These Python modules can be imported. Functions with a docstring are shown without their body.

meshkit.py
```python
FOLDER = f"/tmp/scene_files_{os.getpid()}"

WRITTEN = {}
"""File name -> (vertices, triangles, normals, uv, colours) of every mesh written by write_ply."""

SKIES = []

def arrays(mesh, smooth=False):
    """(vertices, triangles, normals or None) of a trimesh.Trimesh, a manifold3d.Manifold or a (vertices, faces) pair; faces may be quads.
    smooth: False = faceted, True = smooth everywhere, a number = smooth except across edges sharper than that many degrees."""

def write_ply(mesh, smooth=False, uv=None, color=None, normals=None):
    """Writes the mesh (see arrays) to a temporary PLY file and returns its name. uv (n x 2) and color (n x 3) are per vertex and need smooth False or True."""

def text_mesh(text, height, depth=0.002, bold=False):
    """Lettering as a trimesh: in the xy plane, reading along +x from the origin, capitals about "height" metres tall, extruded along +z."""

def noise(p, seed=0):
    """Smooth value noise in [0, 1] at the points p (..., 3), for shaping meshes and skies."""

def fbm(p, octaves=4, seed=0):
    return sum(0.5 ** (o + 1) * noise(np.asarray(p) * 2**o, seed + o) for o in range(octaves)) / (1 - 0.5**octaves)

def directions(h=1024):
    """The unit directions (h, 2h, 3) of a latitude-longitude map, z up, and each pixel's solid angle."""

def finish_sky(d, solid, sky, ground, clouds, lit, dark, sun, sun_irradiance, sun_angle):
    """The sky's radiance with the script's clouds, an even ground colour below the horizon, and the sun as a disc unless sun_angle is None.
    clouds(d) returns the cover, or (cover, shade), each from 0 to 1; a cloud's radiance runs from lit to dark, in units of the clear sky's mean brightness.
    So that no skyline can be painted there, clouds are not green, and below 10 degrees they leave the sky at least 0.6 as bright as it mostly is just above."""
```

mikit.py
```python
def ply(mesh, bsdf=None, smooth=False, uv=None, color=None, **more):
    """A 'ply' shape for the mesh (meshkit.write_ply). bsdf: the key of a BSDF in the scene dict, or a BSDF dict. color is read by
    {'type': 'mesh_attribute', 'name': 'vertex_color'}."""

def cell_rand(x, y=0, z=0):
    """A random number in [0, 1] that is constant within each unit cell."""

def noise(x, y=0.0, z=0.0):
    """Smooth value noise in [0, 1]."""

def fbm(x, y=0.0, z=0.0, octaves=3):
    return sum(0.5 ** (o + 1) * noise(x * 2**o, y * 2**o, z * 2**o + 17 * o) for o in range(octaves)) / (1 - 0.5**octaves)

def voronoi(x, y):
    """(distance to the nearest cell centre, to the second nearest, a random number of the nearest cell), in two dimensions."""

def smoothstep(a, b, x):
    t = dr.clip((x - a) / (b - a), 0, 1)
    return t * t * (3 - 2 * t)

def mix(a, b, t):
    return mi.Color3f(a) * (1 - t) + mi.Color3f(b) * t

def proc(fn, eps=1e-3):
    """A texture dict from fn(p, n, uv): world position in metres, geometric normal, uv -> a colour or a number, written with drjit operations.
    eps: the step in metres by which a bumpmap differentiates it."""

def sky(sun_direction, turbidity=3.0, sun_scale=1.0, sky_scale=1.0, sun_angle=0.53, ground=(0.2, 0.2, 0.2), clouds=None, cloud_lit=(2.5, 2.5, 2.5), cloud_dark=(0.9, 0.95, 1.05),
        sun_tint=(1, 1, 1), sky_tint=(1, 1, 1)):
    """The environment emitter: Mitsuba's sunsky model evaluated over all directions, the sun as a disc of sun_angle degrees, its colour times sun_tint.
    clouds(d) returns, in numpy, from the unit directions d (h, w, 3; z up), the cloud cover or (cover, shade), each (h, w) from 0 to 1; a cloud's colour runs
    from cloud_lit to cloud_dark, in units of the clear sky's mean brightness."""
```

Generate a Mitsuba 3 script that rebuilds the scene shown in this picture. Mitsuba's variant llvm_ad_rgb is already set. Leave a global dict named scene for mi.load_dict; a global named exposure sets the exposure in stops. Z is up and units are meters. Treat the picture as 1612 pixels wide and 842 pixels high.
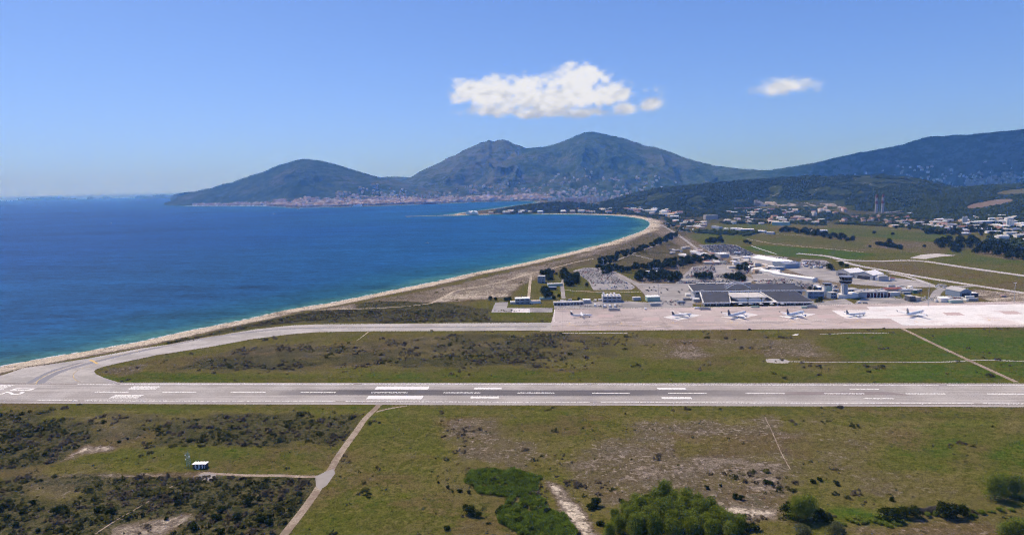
# A bay with an airfield, a beach, a town under hills: metres, z up, x along the runway, y away from the sea-side camera
import math, random
import numpy as np, trimesh, shapely
import shapely.geometry as sg
from shapely.ops import unary_union
import mitsuba as mi, drjit as dr, mikit, meshkit
from mikit import proc, noise, fbm, voronoi, cell_rand, smoothstep, mix

T = mi.ScalarTransform4f
rng = np.random.default_rng(7)
random.seed(7)
scene, labels = {}, {}
CAM = (0.0, 0.0, 166.03)
FWD, UP = [-0.076986, 0.989109, -0.125448], [0.01269, 0.126784, 0.991849]
scene['camera'] = {'type': 'perspective', 'fov': 76.676, 'fov_axis': 'x', 'near_clip': 1.0, 'far_clip': 150000.0,
    'to_world': T().look_at(origin=list(CAM), target=[CAM[i] + 100 * FWD[i] for i in range(3)], up=UP), 'medium': {'type': 'ref', 'id': 'air'}}
SUN = (-0.56, 0.50, 1.0)
exposure = 1.6

def puff(d, c, r, seed, f):
    """cover of one heap cloud: c direction, r (half width, half height) as tangents"""
    c = np.array(c, float)
    rt = np.cross(c, [0, 0, 1.0]); rt /= np.linalg.norm(rt)
    up = np.cross(rt, c)
    w = d @ c
    x = np.where(w > .3, d @ rt / np.maximum(w, .3), 9) / r[0]
    y = np.where(w > .3, d @ up / np.maximum(w, .3), 9) / r[1]
    return x, y

CLOUDS = list(zip([(-0.0031,0.9920,0.1264), (-0.1097,0.9845,0.1371), (-0.0597,0.9886,0.1379), (0.0224,0.9899,0.1400), (0.0690,0.9894,0.1274), (0.1342,0.9845,0.1128), (0.0951,0.9896,0.1082), (0.0272,0.9874,0.1559), (0.3130,0.9416,0.1244), (0.2938,0.9480,0.1225), (0.3340,0.9341,0.1260), (-0.1533,0.9858,0.0685), (-0.0966,0.9892,0.1104), (-0.0205,0.9941,0.1067), (0.0457,0.9935,0.1046), (0.0734,0.9833,0.1663), (-0.1780,0.9706,0.1621)], [
    (.138, .024), (.060, .026), (.05, .026), (.055, .033), (.042, .024), (.022, .014), (.024, .013), (.016, .016), (.045, .015), (.027, .013), (.026, .009), (.008, .004), (.06, .010), (.085, .011), (.055, .010), (.03, .006), (.02, .004)],
    [1, 1, 1, 1, .8, .8, .8, .95, .62, .6, .5, .32, .7, .85, .8, .12, .1]))
def clouds(d):
    cover, shade = np.zeros(d.shape[:2]), np.zeros(d.shape[:2])
    n = meshkit.fbm(d * 42, 5, 3)
    n2 = meshkit.fbm(d * 120, 4, 9)
    n3 = meshkit.fbm(d * np.array([60, 60, 110.]), 4, 21)
    field = np.zeros(d.shape[:2]); n4 = meshkit.fbm(d * 75, 3, 40)
    for c, r, a in CLOUDS:
        x, y = puff(d, c, r, 0, 0)
        y = np.where(y < 0, y * 1.35, y)
        e = np.sqrt(x * x + y * y)
        nz = min(1, r[0] / .05)
        f = a * np.clip(1.22 - e + nz * ((n - .5) * 1.5 + (n2 - .5) * 1.3), 0, 1.0) * np.clip((1.3 - e) * 5, 0, 1)
        field = np.maximum(field, f)
    cover = np.clip((field - .05) * 1.6, 0, 1)
    cover = cover * cover * (3 - 2 * cover)
    elev = np.degrees(np.arcsin(np.clip(d[..., 2], -1, 1)))
    x, y = puff(d, CLOUDS[0][0], (1, .03), 0, 0)
    low = np.clip((-y * .9 + .22 + (n3 - .5) * 2.4 + (n4 - .5) * 2.6 + (n2 - .5) * 1.2) * .8, 0, 1)
    shade = low * .85
    return cover * .97, shade
scene['sky'] = mikit.sky(SUN, turbidity=2.2, ground=(.11, .20, .34), clouds=clouds, cloud_lit=(3.0, 3.1, 3.35), cloud_dark=(1.35, 1.52, 1.9), sky_tint=(.84, .90, 1.22))

scene['air'] = {'type': 'homogeneous', 'albedo': {'type': 'rgb', 'value': [.82, .93, 1.0]}, 'sigma_t': {'type': 'rgb', 'value': [1.0e-5, 2.6e-5, 6.8e-5]}, 'phase': {'type': 'isotropic'}}
scene['haze'] = {'type': 'cube', 'to_world': T().translate([0, 12500, 470]).scale([29000, 16500, 490]), 'bsdf': {'type': 'null'}, 'interior': {'type': 'ref', 'id': 'air'}}
labels['haze'] = {'label': 'thin blue summer haze over the bay and the hills', 'category': 'haze', 'kind': 'stuff'}

# ---------------------------------------------------------------- helpers
def numbered(name):
    if name not in used:
        used[name] = 0
        return name
    used[name] += 1
    return f'{name}_{used[name]:03d}'
used = {}

def struct(name, shape):
    k = numbered(name)
    scene[k] = shape
    labels[k] = {'kind': 'structure'}
    return k

def tag(k, label, cat, group=None, kind=None):
    labels[k] = {'label': label, 'category': cat}
    if group: labels[k]['group'] = group
    if kind: labels[k]['kind'] = kind
    return k

def part(parent, name, shape, label=None):
    k = numbered(parent + '__' + name)
    scene[k] = shape
    if label: labels[k] = {'label': label}
    return k

class MB:
    """collects faces of one mesh, in a frame (origin, heading in degrees)"""
    def __init__(s, o=(0, 0, 0), yaw=0):
        s.v, s.f, s.n = [], [], 0
        s.o = np.array([*o, 0.0][:3] if len(o) == 2 else o, float)
        a = math.radians(yaw); s.c, s.s = math.cos(a), math.sin(a)
    def add(s, v, f):
        v = np.asarray(v, float)
        w = np.stack([v[:, 0] * s.c - v[:, 1] * s.s, v[:, 0] * s.s + v[:, 1] * s.c, v[:, 2]], 1) + s.o
        s.v.append(w); s.f.append(np.asarray(f, int) + s.n); s.n += len(v)
        return s
    def box(s, x0, x1, y0, y1, z0, z1, tx=0, ty=0):
        v = [(x0, y0, z0), (x1, y0, z0), (x1, y1, z0), (x0, y1, z0), (x0 + tx, y0 + ty, z1), (x1 - tx, y0 + ty, z1), (x1 - tx, y1 - ty, z1), (x0 + tx, y1 - ty, z1)]
        return s.add(v, BOXF)
    def hexa(s, v):
        return s.add(v, BOXF)
    def prism_x(s, prof, x0, x1):
        """profile of (y, z) points, counter-clockwise seen from +x, extruded along x"""
        n = len(prof)
        v = [(x0, y, z) for y, z in prof] + [(x1, y, z) for y, z in prof]
        f = []
        for i in range(n):
            j = (i + 1) % n
            f += [(i, i + n, j + n), (i, j + n, j)]
        for i in range(1, n - 1):
            f += [(n, n + i, n + i + 1), (0, i + 1, i)]
        return s.add(v, np.array(f)[:, ::-1])
    def tube(s, pts, rad, n=8):
        pts = np.asarray(pts, float)
        rad = np.broadcast_to(rad, len(pts))
        d = np.gradient(pts, axis=0)
        d /= np.linalg.norm(d, axis=1)[:, None]
        ref = np.where(np.abs(d[:, 2:]) < .9, [[0, 0, 1.]], [[1., 0, 0]])
        a = np.cross(d, ref); a /= np.linalg.norm(a, axis=1)[:, None]
        b = np.cross(d, a)
        t = np.arange(n) * 2 * np.pi / n
        ring = pts[:, None] + rad[:, None, None] * (np.cos(t)[None, :, None] * a[:, None] + np.sin(t)[None, :, None] * b[:, None])
        v = np.vstack([ring.reshape(-1, 3), pts[:1], pts[-1:]])
        f = []
        m = len(pts)
        for i in range(m - 1):
            for j in range(n):
                k = (j + 1) % n
                f += [(i * n + j, i * n + k, (i + 1) * n + k), (i * n + j, (i + 1) * n + k, (i + 1) * n + j)]
        for j in range(n):
            k = (j + 1) % n
            f += [(m * n, k, j), (m * n + 1, (m - 1) * n + j, (m - 1) * n + k)]
        return s.add(v, f)
    def mesh(s):
        return (np.vstack(s.v), np.vstack(s.f))
    def ply(s, bsdf, smooth=False):
        return mikit.ply(s.mesh(), bsdf, smooth)
BOXF = np.array([(0, 2, 1), (0, 3, 2), (4, 5, 6), (4, 6, 7), (0, 1, 5), (0, 5, 4), (1, 2, 6), (1, 6, 5), (2, 3, 7), (2, 7, 6), (3, 0, 4), (3, 4, 7)])

def mat(name, rgb, rough=.7, spec=.3, **k):
    scene[name] = {'type': 'twosided', 'bsdf': {'type': 'principled', 'base_color': rgb if isinstance(rgb, dict) else {'type': 'rgb', 'value': list(rgb)}, 'roughness': rough, 'specular': spec, **k}}
    return name
def matte(name, rgb):
    scene[name] = {'type': 'twosided', 'bsdf': {'type': 'diffuse', 'reflectance': rgb if isinstance(rgb, dict) else {'type': 'rgb', 'value': list(rgb)}}}
    return name

def flat_sheet(poly, z):
    polys = [g for g in getattr(poly, 'geoms', [poly]) if g.geom_type == 'Polygon' and g.area > .01]
    vs, fs, n = [], [], 0
    for g in polys:
        v, f = trimesh.creation.triangulate_polygon(g, engine='earcut')
        vs.append(np.column_stack([v, np.full(len(v), z)])); fs.append(np.asarray(f) + n); n += len(v)
    v, f = np.vstack(vs), np.vstack(fs)
    c = np.cross(v[f[:, 1]] - v[f[:, 0]], v[f[:, 2]] - v[f[:, 0]])[:, 2]
    f[c < 0] = f[c < 0][:, ::-1]
    return v, f

def smooth_line(pts, n=6):
    """a rounder polyline (Catmull-Rom)"""
    p = np.array(pts, float)
    p = np.vstack([2 * p[0] - p[1], p, 2 * p[-1] - p[-2]])
    out = []
    for i in range(1, len(p) - 2):
        for t in np.linspace(0, 1, n, endpoint=False):
            out.append(.5 * (2 * p[i] + (p[i + 1] - p[i - 1]) * t + (2 * p[i - 1] - 5 * p[i] + 4 * p[i + 1] - p[i + 2]) * t ** 2 + (3 * p[i] - p[i - 1] - 3 * p[i + 1] + p[i + 2]) * t ** 3))
    return np.array(out + [p[-2]])

def poly_sd(pts, q):
    """signed distance of points q (n, 2) to the polygon pts: positive inside"""
    p = np.array(pts, float)
    d = np.full(len(q), 1e18); c = np.zeros(len(q), bool)
    for a, b in zip(p, np.roll(p, -1, 0)):
        e, w = b - a, q - a
        h = np.clip((w @ e) / max(e @ e, 1e-9), 0, 1)
        d = np.minimum(d, ((w - h[:, None] * e) ** 2).sum(1))
        k = ((a[1] > q[:, 1]) != (b[1] > q[:, 1]))
        if abs(e[1]) > 1e-9:
            c ^= k & (q[:, 0] < e[0] * (q[:, 1] - a[1]) / e[1] + a[0])
    return np.where(c, 1, -1) * np.sqrt(d)
def sstep(a, b, x):
    t = np.clip((x - a) / (b - a), 0, 1)
    return t * t * (3 - 2 * t)

# ---------------------------------------------------------------- coast, sea, ground
SEA_Z = -3.0
coast = [(-600.1,406), (-569.6,501.8), (-569.6,556), (-564.7,592.8), (-542.5,626.5), (-514.2,659.3), (-486.1,698.3), (-460.4,752), (-415.2,829.7), (-393.8,882.5), (-345.8,940.6), (-297.1,1024.7), (-217.3,1162.9), (-169.2,1262.8), (-98.7,1375.2), (33.2,1644), (77.9,1746), (127.6,1851), (188.1,2020), (257.9,2220), (309.1,2403), (348.7,2596), (367.5,2717), (380.2,2851), (383.3,3003), (366.5,3156), (344,3288), (301.3,3411), (242.2,3505), (161.7,3597), (58.5,3678), (-86.2,3739), (-239.1,3843), (-354,3858), (-468.2,3856), (-562.4,3845), (-626.3,3791), (-657,3883), (-653.6,4107), (-620.3,4334), (-554.3,4572), (-459.9,5026), (-350.9,5667), (-249.4,6183), (-224,6501), (-356.4,6852), (-567.3,6967), (-836.2,6918), (-1052,6761), (-1197.7,6634), (-1376.4,6537), (-1545.1,6418), (-1753,6234), (-1955,6170), (-2130,6041), (-2344,6197), (-2460,6088), (-2687,6266), (-2982,6695), (-3515,7218), (-4002,7421), (-4693,7927), (-5452,8816), (-6115,9672)]
coast = coast[:-1] + [coast[-1], (coast[-1][0] - 300, coast[-1][1] + 2500), (coast[-1][0] + 1500, 14000), (3000, 30000)]
coast_line = np.vstack([smooth_line(coast[:-3], 4), np.array(coast[-3:])])
land_poly = np.vstack([coast_line, [(60000, 30000), (60000, -20000), (-1500, -20000), (-1500, -500)]])

def grid(x0, x1, y0, y1, s, jit=.25):
    nx, ny = int((x1 - x0) / s) + 1, int((y1 - y0) / s) + 1
    x, y = np.meshgrid(np.linspace(x0, x1, nx), np.linspace(y0, y1, ny))
    p = np.column_stack([x.ravel(), y.ravel()])
    return p + rng.uniform(-jit, jit, p.shape) * s * ((p[:, :1] > x0) & (p[:, :1] < x1) & (p[:, 1:] > y0) & (p[:, 1:] < y1))
def nested(levels):
    """points of nested rectangles, finest first: (x0, x1, y0, y1, spacing)"""
    out, hole = [], None
    for x0, x1, y0, y1, s in levels:
        g = grid(x0, x1, y0, y1, s)
        if hole:
            m = s * .6
            g = g[~((g[:, 0] > hole[0] - m) & (g[:, 0] < hole[1] + m) & (g[:, 1] > hole[2] - m) & (g[:, 1] < hole[3] + m))]
        out.append(g); hole = (x0, x1, y0, y1)
    return np.vstack(out)
from scipy.spatial import Delaunay
def sheet_tri(p):
    f = Delaunay(p).simplices
    e1, e2 = p[f[:, 1]] - p[f[:, 0]], p[f[:, 2]] - p[f[:, 0]]
    c = e1[:, 0] * e2[:, 1] - e1[:, 1] * e2[:, 0]
    f[c < 0] = f[c < 0][:, ::-1]
    return f

sea_p = nested([(-1500, 600, 500, 4200, 45), (-6000, 1200, 300, 8200, 160), (-28000, 28000, -2000, 28000, 1200)])
sea_d = -poly_sd(land_poly, sea_p)
def sea_colour(p, n, uv):
    d = uv.x
    wob = d * (1 + .5 * (fbm(p.x * .004, p.y * .004) - .5)) + 55 * (fbm(p.x * .006, p.y * .011, 3.) - .5)
    c = mix((.048, .165, .165), (.012, .095, .170), smoothstep(4, 60, wob))
    c = mix(c, (.011, .088, .240), smoothstep(40, 240, wob))
    c = mix(c, (.009, .074, .245), smoothstep(350, 1500, wob))
    patch = fbm(p.x * .0016, p.y * .0028, 8.) - .5
    c = c * (1 + .5 * patch + .8 * (fbm(p.x * .035, p.y * .12, 1.) - .5) + .5 * (fbm(p.x * .0035, p.y * .02, 5.) - .5) + .55 * (noise(p.x * .2, p.y * .45, 3.) - .5))
    foam = .8 * smoothstep(5, 2, d + 4 * (noise(p.x * .05, p.y * .05) - .5)) * smoothstep(.3, .6, noise(p.x * .22, p.y * .22, 5.))
    return mix(c, (.75, .78, .8), foam)
def sea_waves(p, n, uv):
    return 0.35 * noise(p.x * .12, p.y * .35) + 0.16 * noise(p.x * .4, p.y * .9, 4.) + .06 * noise(p.x * 1.3, p.y * 2.2, 9.)
scene['sea_water'] = {'type': 'bumpmap', 'arbitrary': proc(sea_waves, .15), 'scale': 1.0, 'bsdf': {'type': 'principled', 'base_color': proc(sea_colour), 'roughness': .5, 'specular': .02}}
struct('sea', mikit.ply((np.column_stack([sea_p, np.full(len(sea_p), SEA_Z)]), sheet_tri(sea_p)), 'sea_water', True, uv=np.column_stack([sea_d, sea_d * 0])))
GROUND = nested([(-520, 640, 255, 700, 3.0), (-760, 900, 200, 1150, 6.0), (-1300, 1900, -50, 2300, 17), (-3500, 4200, -400, 7000, 60), (-27000, 27000, -1900, 27000, 1300)])
cl = sg.LineString(coast_line[:-3])
shore = [np.array(cl.interpolate(s).coords[0]) for s in np.arange(0, 5200, 7.0)]
shore = np.array(shore)
nrm = np.gradient(shore, axis=0); nrm /= np.linalg.norm(nrm, axis=1)[:, None]; nrm = np.column_stack([nrm[:, 1], -nrm[:, 0]])
GROUND = np.vstack([GROUND] + [shore + nrm * o for o in (-6, 0.01, 6, 12, 20, 30)])
land_d = poly_sd(land_poly, GROUND)
gz = np.where(land_d > 0, SEA_Z + 3.0 * sstep(-4, 34, land_d), SEA_Z - np.minimum(10, .12 * -land_d) - .02)
gz = np.minimum(gz, np.where(land_d > 0, SEA_Z + .06 * land_d + .02, 9))
gz = np.where(land_d > 60, 0, gz)

# what grows where: (polygon, scrub 0..1, dryness 0 = lush .. 1 = bare sand, soft edge in metres)
FIELDS = [
    # grass along both sides of the runway, scrub between runway and taxiway
    ([(-422.7,530.9), (411.1,533.6), (436.4,567.5), (7.5,566.2), (-141.9,562.3), (-344.2,558.4), (-421.5,562.5)], .02, .22, 6),
    ([(-361.6,566.6), (-372.9,606.9), (-354.4,647.2), (-302.2,671.4), (-247,656.7), (-202.1,693.2), (-133.5,710.3), (-18.6,717.4), (51.1,697.5), (81.8,668.4), (61.4,627.5), (8.1,604.5), (-21.6,587), (-146.9,583.1), (-219,579.1), (-275,566.5)], .42, .68, 16),
    ([(-364.1,570.9), (-360.7,597.5), (-346.2,606.8), (-296.9,613.6), (-225.4,596.8), (-231.3,579.1), (-288.3,568.6), (-330.4,566.6)], .66, .68, 12),
    ([(-183.9,605.7), (-116.3,614.6), (-54.9,631.1), (-10.5,638.1), (-16.1,604.6), (-75.3,587.2), (-147.5,585.3)], .66, .60, 12),
    ([(-60.4,699.7), (-11.1,692.7), (-7.3,648.3), (-42.6,638.5)], .62, .52, 10),
    ([(9.8,704.4), (78.5,697), (99.4,654.8), (69.1,613.2), (8.1,604.5)], .34, .55, 9),
    ([(76.5,679.6), (144.2,687), (259.2,679.3), (262.6,640), (236.4,603), (159.5,617.1), (103.5,603.8), (69.1,613.2)], .10, .64, 10),
    ([(116.2,659.8), (137,667.6), (140.5,617.3), (121.1,603.7), (105.8,617.6)], .0, .86, 5),
    ([(200,653.4), (247.9,665.9), (241.5,616.4), (190.7,603.3)], .1, .74, 8),
    ([(271.1,711.1), (547.7,717), (413.6,537), (216.1,536.4), (264.6,616.2)], .0, .17, 12),
    ([(407.9,720.3), (552.2,723), (461.7,601.5), (386.4,602), (376.7,663.9)], .0, .07, 8),
    ([(270.2,583.7), (286.4,583.6), (279.1,571.6), (262.1,571.7)], .35, .5, 5),
    ([(-437,564.6), (-433.9,575.3), (-410.5,593.1), (-396.1,566.7), (-406.6,550.3)], .3, .75, 5),
    # between taxiway and beach
    ([(-443.5,664.9), (-377.6,752.7), (-333.1,780.9), (-12.2,778.9), (-12.9,834.6), (-90.2,855), (-168.6,905.7), (-262.8,910), (-336.9,855.7), (-395.9,790.4)], .62, .62, 5),
    ([(-375.1,782.1), (-226.8,781.6), (-20,779.2), (-21.4,843.5), (-107.5,855.7), (-208.9,841.9), (-312.2,837)], .62, .62, 5),
    ([(-340.4,864.9), (-251.8,870.6), (-170.5,915.9), (-81,953.9), (-61.8,1136.1), (19.7,1307.1), (153.8,1652), (267.7,2036), (254.8,2090), (22.5,1480.3), (-104.2,1241.2), (-196.1,1058.7), (-274.8,953)], .17, .90, 6),
    ([(-304.4,922.2), (-229.8,929.1), (-150.1,904.8), (-217.7,878.6), (-286.9,867.4)], .7, .6, 6),
    ([(-181.9,926.8), (-81.9,965.2), (-98.3,1039), (-184.5,994.2)], .12, 1.0, 5),
    ([(-101.4,966.2), (-59.5,1091.1), (-5.9,1269.8), (-43.6,1273.4), (-136.5,1096.6)], .16, .98, 5),
    ([(-31.9,1312.3), (67.4,1514.7), (214.2,1906), (343.7,2437), (348.9,2179), (185.1,1648), (75.2,1388), (6.6,1268.6)], .34, .76, 8),
    ([(-97.9,846.4), (-14.7,838.9), (-13.8,782.7), (-91.1,785.1)], .0, .25, 3),
    # the triangle of heath between belts of trees
    ([(103.7,1408.2), (313.4,1846), (343.1,1577.3), (258.7,1367.2), (129.1,1256.8)], .40, .72, 6),
    # south of the runway
    ([(-561.4,468.8), (-130.6,473.5), (-126.3,456.7), (-543,452.7)], .02, .30, 4),
    ([(-539.8,449.9), (-402.5,450.3), (-354.5,434.9), (-317,404.2), (-317,380.7), (-324.5,358.5), (-419.4,344.4)], .80, .50, 12),
    ([(-368.7,446.6), (-265.7,450.8), (-247.5,426.6), (-278.1,394), (-313.7,399.8)], .30, .62, 8),
    ([(-302.5,430.6), (-264.2,448.1), (-192.4,451.8), (-150.2,449.7), (-148.1,394.7), (-219.4,391.1), (-269.4,394.2)], .66, .52, 12),
    ([(-322.2,393.1), (-298.6,391.5), (-290.6,377.3), (-314.8,367.1)], .05, .98, 4),
    ([(-317.2,349.7), (-311.2,378.8), (-252.5,388.3), (-143.2,392.7), (-145.2,353.5), (-204.7,348.5), (-261.7,351.2)], .03, .27, 5),
    ([(-318.1,343.7), (-280.1,349), (-212.3,355.1), (-207.6,350.1), (-256.5,343.8), (-308.7,339.8)], .05, .84, 3),
    ([(-415.6,341), (-143.3,348.5), (-138.6,326.9), (-131.2,276.8), (-327.7,264.1)], .80, .50, 6),
    ([(-326,336.9), (-301.8,345.9), (-274.8,336.7), (-269.7,315.6), (-299.9,320.5)], .35, .66, 8),
    ([(-233.6,291.6), (-195.8,306.9), (-187.5,303.3), (-194.5,282.8), (-216,276.4)], .12, .92, 5),
    # the green field right of the track
    ([(-137.8,463.5), (-90,468.3), (-12.8,455.6), (-73.9,378.5), (-71.4,344.1), (-48.6,269.5), (-126.8,266.5), (-129.8,342.4)], .0, .30, 9),
    ([(-136.1,397), (-105.1,408.3), (-89.8,378.2), (-111.2,368.4)], .0, .36, 12),
    ([(-90.3,444.1), (-44.6,447.3), (-49.2,405.1), (-79.4,408.9)], .2, .72, 8),
    ([(-62.4,409.2), (-11.7,408), (-3.3,380.2), (-25.7,363.5), (-73.9,378.5)], .05, .62, 9),
    ([(-41.4,464.7), (368.4,476.3), (349.3,450.7), (-39.4,439.8)], .05, .40, 10),
    ([(43.9,448.6), (149,453.9), (142,413.2), (97.2,401.9), (46.4,411.3)], .12, .73, 10),
    ([(29.9,411), (144,413.2), (114.6,321), (91.6,301.7), (13.2,317.7), (6,362.6)], .14, .71, 14),
    ([(4.5,384.2), (134,383.5), (126.7,361.6), (4,354.2)], .05, .76, 8),
    ([(36.1,369.4), (56.9,371.7), (52.5,354.7), (36.6,355.9)], .02, .90, 6),
    ([(105.9,357), (120,357.4), (115,341.8), (97.7,339.8)], .1, .92, 3),
    ([(78.7,323.1), (109.8,320.8), (105.2,306.9), (81.9,310.4)], .08, 1.02, 4),
    ([(-12.2,349.7), (-3.2,344.5), (5.2,324.2), (17.8,287.7), (7.4,287.3), (-3.1,324)], .0, 1.05, 2),
    ([(72.5,420.6), (136,413.1), (126.6,377.9), (74.5,386.7)], .05, .42, 8),
    ([(164.3,447.9), (358.6,463.1), (277.3,354), (182,347.5), (139.3,357.9)], .0, .46, 14),
    ([(230.8,437), (291.5,449.8), (270.3,415.7), (226.9,393.1)], .0, .18, 10),
    ([(202.7,404.2), (234.4,393.2), (215.6,366.4), (189.1,375.9)], .0, .20, 10),
    ([(266.4,415.7), (332.1,427.5), (286.2,365.9), (228.1,358.7)], .0, .10, 10),
    ([(153.4,350.5), (214.5,358.4), (219.7,344.9), (168.3,332.7)], .0, .56, 10),
    ([(130,308.9), (221.3,318.1), (213.3,289.5), (121.6,281)], .0, .60, 8),
    ([(132,321.5), (167.7,318.8), (162.1,307.6), (130,308.9)], .0, .08, 5),
    # the plain behind the airfield
    ([(405.3,1715), (662.4,1954), (837.8,1660), (866.9,1501.8), (1063.2,1409), (755.5,995.9), (630.4,1245.1), (594.2,1373.6), (513.2,1431.3), (445.2,1519.4)], .0, .30, 10),
    ([(458.1,1672), (591.5,1720), (648.4,1533.3), (684.5,1459.9), (606.2,1372.1), (504.9,1407.9), (458.9,1517.5)], .0, .05, 5),
    ([(586.4,1340.9), (712.1,1359.5), (755.5,995.9), (686.6,903.4), (636.8,1003.7), (587.2,1137.8)], .0, .50, 5),
    ([(770.7,1423), (872,1152.4), (1063.2,1409), (964.9,1447.7), (831.7,1440.1)], .0, .20, 5),
    ([(822.4,1792), (946.3,1694), (819.7,1441.7), (759.3,1503.3), (732.6,1628)], .0, .64, 6),
    ([(901.6,2289), (1100.8,2006), (1076.1,1868), (946.3,1694), (872.8,1866), (797.8,2023)], .0, .18, 6),
    ([(413.7,2193), (588.6,2152), (539.9,1845), (397.4,1681), (340.1,1801)], .0, .22, 6),
    ([(606.7,2681), (810.5,2534), (688.8,2216), (531.9,2255)], .0, .2, 6),
    ([(755.9,2397), (844,2304), (728.6,2039), (664.7,2106)], .0, .5, 6),
    ([(492,1737), (624.8,1581.2), (734.3,1453.2), (759.3,1503.3), (660.7,1673), (539.9,1845)], .0, .42, 6),
    ([(939.9,1533.7), (978.9,1445.7), (1030.9,1365.7), (958.2,1268.1), (879.4,1317.8), (865.4,1410.7)], .0, .68, 5),
    ([(600.6,988.2), (651.5,946.1), (621.4,878.4), (566.1,890.3), (569.8,929.6)], .0, .98, 3),
    ([(311.4,2773), (399.9,2657), (369.5,1502.1), (315,1106.9), (215.4,1031.5), (158.3,1119), (194.6,1289.3), (314.3,1443.8), (305.5,2028)], .15, .84, 6),
    ([(399.9,2657), (583.1,2688), (473,2179), (361.4,2016)], .35, .6, 8),
    ([(308.7,1483.3), (424.1,1494.8), (465.1,1095.2), (391.2,918.7), (184.1,880), (123,932.5), (115.3,1122.3), (248.5,1191.8)], .12, .86, 5),
    ([(-16.7,1132.6), (82.7,1124.9), (122.2,1000.1), (108,883.4), (-13.5,879.3)], .05, .34, 5),
    ([(-12.4,3458), (2570,3432), (1702,2267), (1258.2,2258), (978,2484), (542.4,2614), (311.4,2773)], .55, .55, 30),
    ([(-1778,6818), (-149.4,6571), (642.9,5727), (402.4,3584), (-565,4001)], .4, .6, 30),

]
def field_at(p, wobble=True):
    p = np.asarray(p, float)
    q3 = np.column_stack([p, np.zeros(len(p))])
    s, d = np.full(len(p), .15), np.full(len(p), .42)
    wob = (meshkit.fbm(q3 * .035, 4, 5) - .5) * 30
    for poly, sc, dry, soft in FIELDS:
        P = np.array(poly)
        near = (p[:, 0] > P[:, 0].min() - soft - 20) & (p[:, 0] < P[:, 0].max() + soft + 20) & (p[:, 1] > P[:, 1].min() - soft - 20) & (p[:, 1] < P[:, 1].max() + soft + 20)
        i = np.nonzero(near)[0]
        if not len(i): continue
        w = sstep(-soft, soft, poly_sd(P, p[i]) + wob[i] * min(1, soft / 14))
        s[i] += (sc - s[i]) * w; d[i] += (dry - d[i]) * w
    return s, d
gs, gd = field_at(GROUND)
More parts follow.
